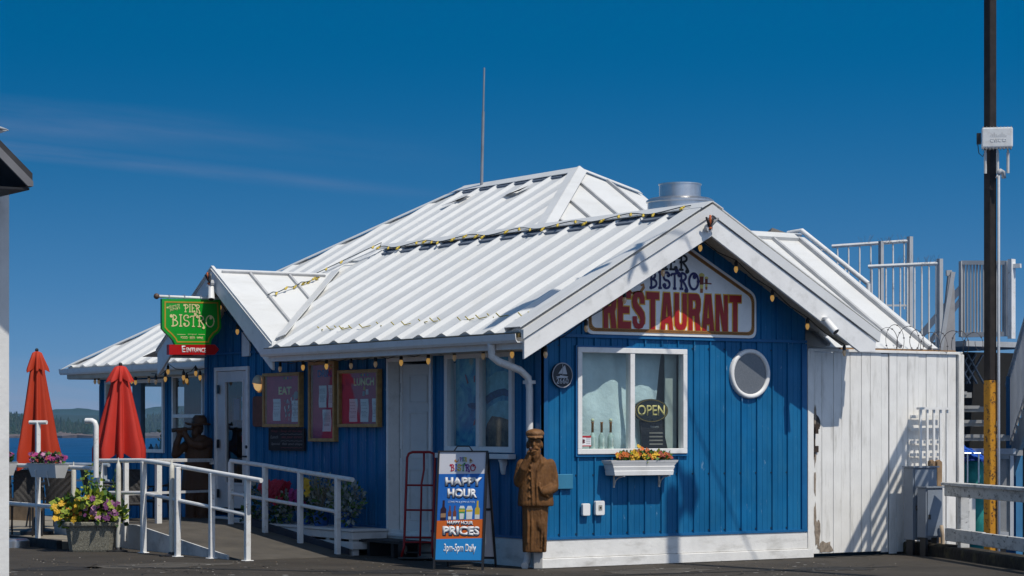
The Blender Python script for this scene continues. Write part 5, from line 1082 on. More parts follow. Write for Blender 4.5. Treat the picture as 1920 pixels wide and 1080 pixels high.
# blue letter flap, outlets
r = FR.rect(1040, 889, 1073, 917, .03); mb = MB(); mb.pbox(FR, r[0], r[1], .024, r[2], r[3], .05); lf = mb.build('letter_flap', M('flap_blue', (.04, .20, .33), .5, var=.1, chips=(.3, .25, .2), cscale=14), None, bevel=.006); tag(lf, 'pale blue metal letter flap beside the carved fisherman', 'flap')
for i, (px, lab) in enumerate((((1090, 944, 1104, 967), 'plain white outlet cover, left of the pair on the blue wall'), ((1114, 939, 1131, 966), 'white switch box with open window, right of the pair on the blue wall'))):
    r = FR.rect(*px, .03); o = thing('outlet_box', lab, 'outlet', FR.p(r[0], r[1], .02)); mb = MB(); mb.pprism(FR, rounded([(r[0], r[1]), (r[2], r[1]), (r[2], r[3]), (r[0], r[3])], .02), .02, .065); mb.build('cover', WTRIM, o, bevel=.006, seg=2)
    if i: mb = MB(); mb.pbox(FR, r[0] + .04, r[1] + .06, .0655, r[2] - .04, r[3] - .05, .069); mb.mat(1).pbox(FR, r[0] + .055, r[1] + .08, .0692, r[2] - .055, r[3] - .07, .072); mb.build('insert', [M('insert_grey', (.3, .29, .26), .5), DARK], o)
# behind the front window: lit bottles, warning sticker, open sign
zs = wr[1] + .055
for i, (px, cap_) in enumerate(((1111, 1), (1128, 0), (1145, 1))):
    p = at(px, 835, Y=.05); o = thing('bottle', ['clear bottle with pale stopper nearest the sticker', 'clear bottle with bare amber neck, middle of three', 'clear bottle with pale flower stopper nearest the window bar'][i], 'bottle', (p.x, .05, zs), 'bottles inside the front window')
    mb = MB(); mb.lathe([(.036, 0), (.040, .01), (.040, .13), (.034, .165), (.016, .19), (.015, .2)], (p.x, .05, zs), 14); mb.build('body', M('bottle_clear', (.42, .52, .46), .1, var=.25, vs=18, spec=.8), o, smooth=True)
    mb = MB(); mb.lathe([(.0155, .2), (.015, .31), (.018, .315), (.018, .325)], (p.x, .05, zs), 12); mb.build('neck', M('bottle_amber', (.30, .12, .02), .2), o, smooth=True)
    if cap_: mb = MB(); mb.ball((p.x, .05, zs + .345), .022, 8, 6); mb.build('stopper', M('stopper_pale', (.6, .62, .4), .6), o, smooth=True)
r = FR.rect(1088, 817, 1109, 837); ST_ = thing('window_sticker', 'small red and white warning sticker in the window corner', 'sticker', FR.p(r[0], r[1], 0)); mb = MB(); mb.pbox(FR, *r[:2], -.009, *r[2:], -.007); mb.build('sheet', PAPER, ST_)
SR_ = M('sticker_red', (.42, .02, .03), .6); mb = MB(); mb.pbox(FR, r[0], r[3] - .022, -.0068, r[2], r[3], -.006); mb.pbox(FR, r[0], r[1], -.0068, r[2], r[1] + .012, -.006); c = ((r[0] + .05), (r[1] + r[3]) / 2 - .003)
mb.mat(1).add([FR.p(c[0] + .03 * (1 if k % 2 else .6) * math.cos(k * .6283), c[1] + .035 * (1 if k % 2 else .6) * math.sin(k * .6283), -.0062) for k in range(10)], [tuple(range(10))])
for k in range(4): mb.mat(2).pbox(FR, r[0] + .09, r[1] + .03 + .022 * k, -.0068, r[2] - .012, r[1] + .036 + .022 * k, -.006)
mb.build('print', [SR_, M('sticker_dark', (.10, .03, .04), .6), MATS['print_grey']], ST_)
oy = .06; OPL = PL((0, oy, 0), (1, 0, 0), (0, 0, 1)); r = OPL.rect(1189, 748, 1253, 792); r = (r[0] + .0, r[1], r[2], r[3]); ca, cb_ = (r[0] + r[2]) / 2, (r[1] + r[3]) / 2; ra_, rb_2 = (r[2] - r[0]) / 2, (r[3] - r[1]) / 2
OS = thing('open_sign', 'black oval open sign with gold letters standing in the window', 'sign', OPL.p(ca, zs)); el_f = lambda k, n=32: [(ca + ra_ * k * math.cos(2 * math.pi * i / n), cb_ + rb_2 * k * math.sin(2 * math.pi * i / n) + .04 * (math.cos(2 * math.pi * i / n)) * ra_ * 0) for i in range(n)]
mb = MB(); mb.pprism(OPL, el_f(1), -.04, 0); mb.build('oval', M('open_black', (.012, .014, .012), .3), OS); mb = MB(); ringpoly(mb, OPL, el_f(.95), el_f(.91), .0, .004); mb.build('gold_ring', M('gold_dull', (.22, .15, .03), .4), OS)
GLD2 = M('gold_letter', (.70, .56, .20), .4); text(OPL, 'OPEN', GLD2, ca - ra_ * .80, cb_ - rb_2 * .42, ca + ra_ * .80, cb_ + rb_2 * .48, 0, parent=OS, bold=.012)
mb = MB(); mb.pprism(OPL, [(ca - .10, zs), (ca + .28, zs), (ca + .18, cb_ - rb_2 * .7), (ca - .14, cb_ - rb_2 * .7)], -.06, -.042); mb.build('easel', M('easel_dark', (.02, .018, .018), .4), OS)
mb = MB()
for k in range(4): mb.pbox(OPL, ca + .0, zs + .05 + .045 * k, -.041, ca + .2, zs + .068 + .045 * k, -.038)
mb.build('hours_lines', M('hours_grey', (.20, .18, .15), .6), OS)
text(OPL, 'hours', M('hours_pale', (.4, .4, .38), .6), ca + .02, zs + .26, ca + .14, zs + .285, -.042, parent=OS)
# ------------------------------------------------------------------ A-frame sign
s0 = at(812, 1068, Z=0.0); au = (RT * .972 - FW * .235).normalized(); abk = (FW * .972 + RT * .235).normalized()
lean = .22; hgt = 1.37; AP = PL(s0, au, UP * hgt + abk * lean); AW = .60; AH = math.hypot(hgt, lean)
AS = thing('sandwich_board', 'tall blue and orange happy hour sandwich board in a black frame', 'sandwich board', s0)
ab = lambda fx, fy: (fx * AW, fy * AH)
mb = MB(); mb.pbox(AP, 0, -.0, -.02, .022, AH, .014); mb.pbox(AP, AW - .022, -.0, -.02, AW, AH, .014); mb.pbox(AP, .022, AH - .015, -.02, AW - .022, AH, .012); mb.pbox(AP, .022, .095, -.02, AW - .022, .115, .012); mb.build('frame', BLACKM, AS)
P0_, P1_ = .115 / AH, 1 - .015 / AH
def panel(poly, mat, c, name='panel'): mb = MB(); mb.pprism(AP, [(.022 + x * (AW - .044), .115 + y * (AH - .13)) for x, y in poly], c - .004, c); return mb.build(name, mat, AS)
AB = M('poster_blue', (.015, .13, .46), .4, var=.05); AC = M('poster_cyan', (.02, .24, .58), .4, var=.05); AO = M('poster_orange', (.62, .13, .015), .4, var=.05); AWH = M('poster_white', (.62, .62, .66), .4, var=.04)
panel([(0, .795), (1, .80), (1, 1), (0, 1)], AWH, .0); panel([(0, .36), (1, .38), (1, .80), (0, .795)], AB, .0); panel([(0, .19), (1, .205), (1, .38), (0, .36)], AO, .0); pc_ = panel([(0, 0), (1, 0), (1, .205), (0, .19)], AC, .0)
def at_(s, m_, x0, y0, x1, y1, bold=.02, c=.0, arch=None): w_ = AW - .044; h_ = AH - .13; return text(AP, s, m_, .022 + x0 * w_, .115 + y0 * h_, .022 + x1 * w_, .115 + y1 * h_, c, parent=AS, bold=bold, arch=arch)
SHD = M('letter_shadow', (.02, .03, .10), .5); WHT = M('letter_white', (.70, .70, .70), .45)
for s, x0, y0, x1, y1, b_ in (('HAPPY', .14, .685, .93, .765, .055), ('HOUR', .20, .575, .84, .66, .055), ('HAPPY HOUR', .22, .326, .78, .360, .035), ('PRICES', .13, .226, .92, .312, .055)):
    at_(s, SHD, x0 + .012, y0 - .008, x1 + .012, y1 - .008, b_ + .02, .0002); at_(s, WHT, x0, y0, x1, y1, b_, .003)
at_('COME IN & JOIN US FOR', M('letter_pale', (.5, .6, .75), .5), .22, .522, .80, .545, .01); at_('3pm-5pm Daily', WHT, .17, .055, .86, .150, .03)
w_ = AW - .044; h_ = AH - .13
curly(AP, 'BISTRO', [M('t_red', (.4, .02, .05), .5), M('t_blue', (.03, .08, .4), .5), M('t_yel', (.6, .45, .02), .5), M('t_grn', (.05, .25, .08), .5), M('t_pur', (.18, .04, .25), .5), MATS['t_red']], .022 + .24 * w_, .115 + .825 * h_, .022 + .79 * w_, .115 + .885 * h_, .001, .011, AS)
curly(AP, 'PIER', [MATS['t_pur'], MATS['t_blue'], MATS['t_grn'], MATS['t_yel']], .022 + .44 * w_, .115 + .915 * h_, .022 + .60 * w_, .115 + .95 * h_, .001, .006, AS)
cups(AP, AS, .055, (.022 + .65 * w_, .115 + .895 * h_), .001)
mb = MB(); f = lambda x, y: (.022 + x * w_, .115 + y * h_); mb.pprism(AP, [f(.32, .92), f(.36, .9), f(.41, .915), f(.42, .94), f(.40, .92), f(.37, .915), f(.35, .935)], .001, .003); mb.build('anchor_hook', MATS['hook_gold'], AS)
mb = MB(); bot = lambda x, y, w, h, k, c: mb.mat(k).pprism(AP, [f(x - w, y), f(x + w, y), f(x + w, y + h * .55), f(x + w * .4, y + h * .68), f(x + w * .35, y + h), f(x - w * .35, y + h), f(x - w * .4, y + h * .68), f(x - w, y + h * .55)], c, c + .002)
bot(.13, .365, .062, .185, 0, .001); mb.mat(5).pprism(AP, [f(.075, .39), f(.185, .392), f(.185, .43), f(.075, .428)], .0035, .004)
bot(.27, .370, .036, .13, 1, .001); bot(.375, .372, .036, .13, 1, .001); bot(.86, .379, .052, .17, 2, .001)
for x in (.27, .375): mb.mat(4).pprism(AP, [f(x - .03, .372), f(x + .03, .373), f(x + .03, .40), f(x - .03, .40)], .0035, .004)
mb.mat(4).pprism(AP, [f(.81, .379), f(.91, .38), f(.91, .42), f(.81, .42)], .0035, .004)
for x, k in ((.53, 3), (.69, 4)): mb.mat(k).pprism(AP, [f(x - .06, .374), f(x + .06, .377), f(x + .068, .475), f(x - .068, .475)], .001, .003); mb.mat(4).pprism(AP, [f(x - .04, .376), f(x + .04, .378), f(x + .05, .43), f(x - .05, .43)], .0035, .004); mb.mat(2).pprism(AP, [f(x - .062, .445), f(x + .062, .447), f(x + .066, .465), f(x - .066, .465)], .0035, .004); mb.mat(4).pprism(AP, [f(x - .06, .476), f(x + .06, .476), f(x + .04, .50), f(x - .04, .50)], .001, .003)
mb.build('printed_drinks', [M('wine_dark', (.03, .012, .02), .4), M('beer_brown', (.16, .05, .03), .4), M('wine_gold', (.55, .38, .03), .4), M('glass_green', (.06, .25, .08), .4), M('label_pale', (.6, .62, .6), .5), M('label_tan', (.3, .18, .1), .5)], AS)
AB2 = PL(s0 + abk * .62, au, UP * hgt - abk * (.62 - lean)); mb = MB(); mb.pbox(AB2, 0.0, 0, -.03, .022, AH, -.0); mb.pbox(AB2, AW - .022, 0, -.03, AW, AH, .0); mb.pbox(AB2, .022, .1, -.03, AW - .022, .12, 0); mb.pbox(AB2, .022, .7, -.03, AW - .022, .72, 0); mb.build('rear_frame', BLACKM, AS)
mb = MB(); mb.pbox(AB2, .023, .125, -.02, AW - .023, .69, -.012); mb.pbox(AB2, .023, .725, -.02, AW - .023, AH - .01, -.012); mb.build('rear_panel', AWH, AS)
mb = MB(); tp = AP.p(AW / 2, AH, -.01); mb.tube([tp - au * .11, tp - au * .07 + UP * .055, tp + au * .07 + UP * .055, tp + au * .11], .008, 8); mb.build('handle', BLACKM, AS)
# ------------------------------------------------------------------ hand truck
ht0 = at(783, 1050, Z=0.0); HT = thing('hand_truck', 'dark red hand truck leaning by the half open door', 'hand truck', ht0); hu = (RT * .97 - FW * .22).normalized(); hb = (FW * .97 + RT * .22).normalized(); HTP = PL(ht0, hu, UP * 1.3 + hb * .17); hw = .18; hh_ = 1.345
mb = MB(); mb.tube([HTP.p(-hw - .03, .03), HTP.p(-hw, .16), HTP.p(-hw, hh_ - .07), HTP.p(-hw + .02, hh_ - .02), HTP.p(-hw + .07, hh_), HTP.p(hw - .07, hh_), HTP.p(hw - .02, hh_ - .02), HTP.p(hw, hh_ - .07), HTP.p(hw, .16), HTP.p(hw + .02, .03)], .016, 10)
for b in (.22, .28, .62, .93): mb.tube([HTP.p(-hw, b), HTP.p(hw, b)], .012, 8)
mb.tube([HTP.p(.03, .05, .01), HTP.p(.02, .95, .01), HTP.p(.05, 1.12, .03), HTP.p(.035, hh_, 0)], .013, 8); mb.build('frame', RED, HT, smooth=True)
mb = MB(); mb.pbox(HTP, -hw - .02, .0, .0, hw + .02, .02, .2); mb.build('toe_plate', BLACKM, HT)
for s in (-1, 1):
    c = HTP.p(s * (hw + .05), .10, -.12); c.z = .115; mb = MB(); ax_ = hu; mb.tube([c - ax_ * .035, c - ax_ * .03, c + ax_ * .03, c + ax_ * .035], [.09, .115, .115, .09], 20); wl_ = mb.build('wheel', M('rubber', (.018, .018, .018), .8), HT, smooth='auto'); mb = MB(); mb.tube([c - ax_ * .045, c + ax_ * .045], .055, 14); mb.build('rim', M('rim_pale', (.35, .33, .3), .6), wl_)
mb = MB(); mb.tube([HTP.p(-hw - .09, .1, -.12), HTP.p(hw + .09, .1, -.12)], .012, 8); mb.build('axle', BLACKM, HT)
# black step and skirting shelf below the door
sp0 = SD.uv(735, 1020)[0]; mb = MB(); x0_ = SD.uv(680, 1040)[0]; x1_ = SD.uv(815, 1040)[0]
mb.pbox(SD, x0_ + .1, .185, .02, x1_, .215, .44); mb.build('x', DARK); stp = bpy.data.objects['x']; stp.name = 'tread'; SPT = thing('door_step', 'low black slatted step in front of the half open door', 'step', SD.p((x0_ + x1_) / 2, 0, .2)); stp.parent = SPT; stp.location = -SPT.location
for t in (.12, .45, .78): a = x0_ + (x1_ - x0_) * t; mb = MB(); mb.pbox(SD, a, 0, .05, a + .07, .184, .40); mb.build('leg', DARK, SPT)
# ------------------------------------------------------------------ window flower box
FLW = [M('leaf_green', (.07, .16, .025), .6, var=.4, vs=30), M('leaf_lime', (.26, .32, .03), .6, var=.3, vs=30), M('petal_yellow', (.62, .36, .02), .6), M('petal_orange', (.50, .12, .02), .6), M('petal_rust', (.30, .05, .03), .6), M('petal_purple', (.14, .03, .12), .6), M('petal_pink', (.45, .20, .32), .6), M('leaf_dark', (.02, .05, .015), .6),
       M('silver_leaf', (.26, .29, .27), .8, var=.3, vs=30), M('petal_red', (.38, .012, .035), .6), M('stem_tan', (.25, .21, .15), .8), M('petal_magenta', (.30, .02, .14), .6)]
def clump(mb, c, r, n, ks, size, rg, up=.6, wide=.45):
    for i in range(n):
        d = V((rg.gauss(0, 1), rg.gauss(0, 1), rg.gauss(0, 1))).normalized() * rg.random() ** .4
        p = V(c) + V((d.x * r[0], d.y * r[1], d.z * r[2])); dd = d + V((rg.uniform(-.6, .6), rg.uniform(-.6, .6), up * rg.uniform(-.3, 1)))
        mb.mat(rg.choice(ks)).leaf(p, dd, size * rg.uniform(.6, 1.3), wide, rg)
def flower(mb, c, s, k, rg, n=5, tilt=None):
    nrm = V(tilt or (rg.uniform(-.7, .3), -1 + rg.uniform(-.2, .5), rg.uniform(0, 1))).normalized(); x = nrm.orthogonal().normalized(); y = nrm.cross(x); mb.mat(k)
    for i in range(n):
        a = 2 * math.pi * i / n + rg.random() * .5; d = x * math.cos(a) + y * math.sin(a); e = x * -math.sin(a) + y * math.cos(a); c = V(c)
        mb.add([c, c + d * s * .6 + e * s * .45 + nrm * s * .15, c + d * s, c + d * s * .6 - e * s * .45 + nrm * s * .1], [(0, 1, 2, 3)])
WBP = PL((0, -.26, 0), (1, 0, 0), (0, 0, 1)); r = WBP.rect(1149, 863, 1272, 891)
WB = thing('window_box', 'white plastic flower box on brackets under the front window', 'flower box', WBP.p((r[0] + r[2]) / 2, r[1]))
mb = MB(); i_ = .055; lv = [(r[1], i_, .012), (r[1] + .05, i_ * .8, .010), (r[1] + .055, i_ * .9, .017), (r[1] + .10, i_ * .55, .008), (r[1] + .105, i_ * .65, .015), (r[3] - .03, i_ * .15, .002), (r[3] - .028, 0, 0), (r[3], -.012, -.008)]
rows = [[(r[0] + k, -.24 + q, z), (r[2] - k, -.24 + q, z), (r[2] - k, -.04, z), (r[0] + k, -.04, z)] for z, k, q in lv]
mb.add([p for w_ in rows for p in w_], [(4 * j + i, 4 * j + (i + 1) % 4, 4 * j + 4 + (i + 1) % 4, 4 * j + 4 + i) for j in range(len(rows) - 1) for i in range(4)] + [(0, 1, 2, 3)]); mb.build('trough', M('plastic_white', (.76, .75, .73), .45, var=.04, dirt=(.5, .48, .44), damt=.35), WB)
mb = MB(); mb.box(r[0] + .02, -.225, r[3] - .05, r[2] - .02, -.05, r[3] - .03); mb.build('soil', M('soil', (.03, .02, .012), .95), WB)
mb = MB(); rg = random.Random(21); x0, x1 = WBP.uv(1166, 860)[0], WBP.uv(1264, 860)[0]
for i in range(26): x = rg.uniform(x0, x1); clump(mb, (x, -.15 + rg.uniform(-.05, .05), r[3] + .03), (.06, .05, .06), 16, (0, 0, 1, 7), .05, rg)
for i in range(80):
    x = rg.uniform(x0, x1); h = .10 + (.09 if abs(x - (x0 * .52 + x1 * .48)) < .08 else 0) * rg.random() - .05 * abs((x - x0) / (x1 - x0) - .5); t = (x - x0) / (x1 - x0)
    k = rg.choice((3, 4, 3, 2) if t < .25 else (2, 2, 2, 3) if t < .42 else (3, 3, 2) if t < .55 else (2, 2, 3) if t < .75 else (4, 4, 3)); flower(mb, (x, -.17 + rg.uniform(-.07, .07), r[3] + rg.uniform(.02, h)), .034, k, rg)
mb.build('flowers', FLW, WB)
for px in (1153, 1238):
    x = FR.uv(px, 900, .03)[0]; mb = MB(); mb.box(x - .012, -.012, r[1] - .15, x + .012, 0.0, r[1] - .002); mb.box(x - .012, -.22, r[1] - .016, x + .012, -.013, r[1] - .002)
    mb.tube([(x, -.012, r[1] - .13), (x, -.04, r[1] - .07), (x, -.10, r[1] - .03), (x, -.18, r[1] - .016)], .008, 6); mb.build('bracket', M('bracket_white', (.6, .57, .52), .6, chips=(.2, .08, .04), cscale=20), WB)
# ------------------------------------------------------------------ ramp and landing
RMPM = M('ramp_deck', (.085, .075, .062), .9, var=.25, vs=2, dirt=(.14, .12, .09), damt=.5, bump=.004, bs=60)
RSIDE = M('ramp_side', (.60, .60, .59), .8, var=.1, dirt=(.2, .19, .18), dscale=3, damt=.6, chips=(.08, .08, .08), cscale=10, camt=.7)
XN, XF, Ya, Yb, ZL = -2.22, -.62, 3.35, 6.4, .300
mb = MB(); mb.prism([(XN, Ya, -.02), (XN, Ya, .004), (XN, Yb, ZL), (XN, 9.3, ZL), (XN, 9.3, -.02)], (XF - XN, 0, 0)); mb.box(XF + .001, 5.9, -.02, -.02, 9.3, ZL - .003)
RP_ = struct(mb.build('entrance_ramp', RMPM))
mb = MB(); mb.prism([(XN - .03, Ya + .3, 0.0), (XN - .03, Ya + .3, .05), (XN - .03, Yb, ZL + .03), (XN - .03, 9.3, ZL + .03), (XN - .03, 9.3, 0)], (.028, 0, 0)); struct(mb.build('ramp_side', RSIDE))
mb = MB(); mb.prism([(XF, Ya + .2, 0.01), (XF, Ya + .2, .09), (XF, Yb, ZL + .10), (XF, Yb, ZL + .0)], (.05, 0, 0)); struct(mb.build('ramp_shade_strip', M('shade_strip_dark', (.03, .035, .05), .8)))  # dark strip painted in for the shadowed far side of the ramp
def pipe_rail(name, label, posts, top_pts, mids, pw=.066, r=.030, flat=False):
    o = thing(name, label, 'handrail', posts[0][0])
    mb = MB(); mb.tube(top_pts, r, 10); mb.build('top_rail', RAILW, o, smooth='auto')
    for m_ in mids: mb = MB(); mb.tube(m_, r * .8, 8); mb.build('mid_rail', RAILW, o, smooth='auto')
    for b_, zt in posts: mb = MB(); mb.box(b_.x - pw / 2, b_.y - pw / 2, b_.z, b_.x + pw / 2, b_.y + pw / 2, zt - r * .4); mb.pbox(PL(b_, (1, 0, 0), (0, 0, 1)), -.06, .0, -.06, .06, .012, .06); mb.build('post', RAILW, o, bevel=.006)
    return o
def dpt(px, base_y, py): b_ = at(px, base_y, Z=0.0); return V((b_.x, b_.y, EYE + (HOR - py) / FPX * (b_ - CAM).dot(FW))), b_
nposts = []; 
for px, by, ty in ((269, 1037, 864), (333, 1044, 874), (397, 1047.5, 885), (464, 1052, 897)): t_, b_ = dpt(px, by, ty); nposts.append((b_, t_.z))
tr = [dpt(187, 1026, 864)[0], dpt(262, 1036, 863.5)[0], dpt(272, 1037, 864)[0], dpt(300, 1040.5, 868)[0], dpt(397, 1047.5, 885)[0], dpt(490, 1054, 901)[0]]
md1 = [dpt(205, 1028, 924)[0], dpt(267, 1036, 924)[0], dpt(333, 1044, 938)[0], dpt(397, 1047.5, 951)[0], dpt(460, 1052, 965)[0]]
b187 = at(187, 1026, Z=0.0); nposts.insert(0, (b187, tr[0].z))
pipe_rail('ramp_handrail', 'sunlit white handrail on the outer side of the entrance ramp', nposts, tr, [md1])
FXR = -.73
fp = []; ft = []; fm_ = []
for px, by, ty, my in ((433, 992, 864, 925), (497, 1010, 873, 936), (563, 1027, 884, 947), (633, 1042, 895, 960)):
    b_ = at(px, by, X=FXR); D_ = (b_ - CAM).dot(FW); fp.append((b_, EYE + (HOR - ty) / FPX * D_)); ft.append(V((b_.x, b_.y, EYE + (HOR - ty) / FPX * D_))); fm_.append(V((b_.x, b_.y, EYE + (HOR - my) / FPX * D_)))
ft[-1:] = [ft[-1], at(661, 899.5, X=FXR)]
pipe_rail('ramp_handrail', 'shaded white handrail on the wall side of the ramp, in front of the flower bench', fp, ft, [fm_])
la, lb = at(236, 864, X=-2.25), at(397, 863, X=-.15); lm = at(318, 863, X=-1.2)
o = thing('landing_rail', 'flat white rail across the end of the landing before the dark carved figure', 'handrail', V((lm.x, lm.y, ZL)))
mb = MB(); mb.bar(la, lb, .06, .05); mb.bar(lb, lb - UP * .06, .05, .05); mb.build('top_rail', RAILW, o, bevel=.006); mb = MB(); mb.bar(la - UP * .45, lb - UP * .45, .035, .035); mb.build('mid_rail', RAILW, o)
p = la + (lb - la) * .36; mb = MB(); mb.bar(p - UP * .02, V((p.x, p.y, .1)), .075, .075, up=(0, 1, 0)); mb.build('post', RAILW, o)
p = la + (lb - la) * .0; mb = MB(); mb.bar(p - UP * .02, V((p.x, p.y, .1)), .06, .06, up=(0, 1, 0)); mb.build('post', RAILW, o)
# three round posts with pointed caps and black feet
for i, (px, by, ty, lab) in enumerate(((222, 1034, 858, 'round white pointed post right beside the concrete planter'), (322, 1043, 860, 'round white pointed post in front of the ramp middle, right of the other two'), (138, 1027, 866, 'round white pointed post rising behind the concrete planter'))):
    b_ = at(px, by, Z=0.0); D_ = (b_ - CAM).dot(FW); zt = EYE + (HOR - ty) / FPX * D_; q = thing('pointed_post', lab, 'post', b_, 'pointed white posts along the ramp')
    mb = MB(); mb.lathe([(.033, .055), (.034, .06), (.034, zt - .14), (.028, zt - .09), (.010, zt - .05), (.006, zt)], b_, 14); mb.build('pipe', M('post_cream', (.68, .66, .58), .45, var=.05, dirt=(.3, .2, .12), dscale=8, damt=.5), q, smooth='auto')
    mb = MB(); mb.lathe([(.12, 0), (.12, .014), (.05, .03), (.04, .055)], b_, 14); mb.box(b_.x - .16, b_.y - .04, .0, b_.x + .03, b_.y + .03, .02); mb.build('foot', BLACKM, q)
# ------------------------------------------------------------------ planter
pc0 = at(172, 1033, Z=0.0); PLT = thing('concrete_planter', 'pebbled concrete planter full of yellow and purple flowers by the ramp', 'planter', pc0); pu = (RT * .995 + FW * .1).normalized(); PP = PL(pc0, pu, UP)
mb = MB(); rows = [(0, .27), (.02, .28), (.33, .325), (.335, .355), (.35, .365), (.38, .365), (.395, .35), (.395, .30), (.33, .28)]
n8 = [(-1, -.75), (-.82, -1), (.82, -1), (1, -.75), (1, .75), (.82, 1), (-.82, 1), (-1, .75)]
mb.add([PP.p(x * w, z, y * w * .82) for z, w in rows for x, y in n8], [(8 * j + i, 8 * j + (i + 1) % 8, 8 * j + 8 + (i + 1) % 8, 8 * j + 8 + i) for j in range(len(rows) - 1) for i in range(8)] + [tuple(range(8)), tuple(range(8 * len(rows) - 8, 8 * len(rows)))])
mb.build('tub', M('pebble_concrete', (.20, .19, .15), .9, var=.5, vs=55, dirt=(.34, .32, .26), dscale=70, damt=.8, chips=(.03, .03, .025), cscale=60, camt=.9, bump=.012, bs=80), PLT)
rg = random.Random(31); mb = MB()
for i in range(80):
    x, y = rg.uniform(-.40, .36), rg.uniform(-.24, .24); h = .40 + .36 * rg.random() * (1 - abs(x) * 1.2); clump(mb, PP.p(x, h, y), (.11, .10, .08), 12, (0, 1, 1, 1, 7), .105, rg, up=.8, wide=.42)
for i in range(210):
    x, y = rg.uniform(-.46, .36), rg.uniform(-.1, .36); h = .42 + .33 * rg.random() * (1 - abs(x) * .9); k = rg.choice((2, 2, 3, 2, 1)) if x < -.02 + rg.uniform(-.1, .1) else rg.choice((5, 6, 1, 1, 1, 5)); flower(mb, PP.p(x, h, y * 1.0), rg.uniform(.026, .05), k, rg, tilt=tuple(-FW + UP * rg.uniform(0, .8) + RT * rg.uniform(-.6, .6)))
for i in range(12):
    x = rg.uniform(-.3, .3); pts = [PP.p(x, .6, 0)]
    for k in range(5): pts.append(pts[-1] + RT * rg.uniform(-.05, .06) + UP * rg.uniform(.05, .11) * (1.2 if i < 7 else .6))
    mb.mat(0).tube(pts, .004, 4)
    for p in pts[1:]:
        for k in range(3): mb.mat(rg.choice((0, 1))).leaf(p, (rg.uniform(-1, 1), rg.uniform(-1, 1), rg.uniform(-.3, 1)), .05, .45, rg)
mb.build('plants', FLW, PLT)
# ------------------------------------------------------------------ flower bench with blue pots
bx = -.56; q0 = at(661, 995, X=bx); q1 = at(432, 987, X=bx); zb = .335; yb0, yb1 = q0.y, 7.0
BN = thing('flower_bench', 'low white slatted bench along the shaded wall carrying blue flower pots', 'bench', V((bx, (yb0 + yb1) / 2, 0)))
wsh = M('bench_white', (.66, .65, .63), .6, var=.06, dirt=(.3, .29, .27), damt=.4)
mb = MB(); mb.box(bx - .02, yb0 - .02, zb - .03, -.04, yb1, zb); mb.build('top', wsh, BN, bevel=.004)
mb = MB(); 
for z0, z1 in ((zb - .13, zb - .035), (zb - .255, zb - .16)): mb.box(bx, yb0, z0, bx + .03, yb1, z1); mb.box(bx + .0305, yb0, z0, -.05, yb0 + .03, z1)
mb.build('slats', wsh, BN, bevel=.003); y = yb0 + .05
while y < yb1: mb = MB(); mb.box(bx + .032, y, -.0, bx + .12, y + .10, zb - .031); mb.build('leg', wsh, BN); y += .62
POTM = M('pot_blue', (.02, .11, .38), .4, var=.12)
pots = []
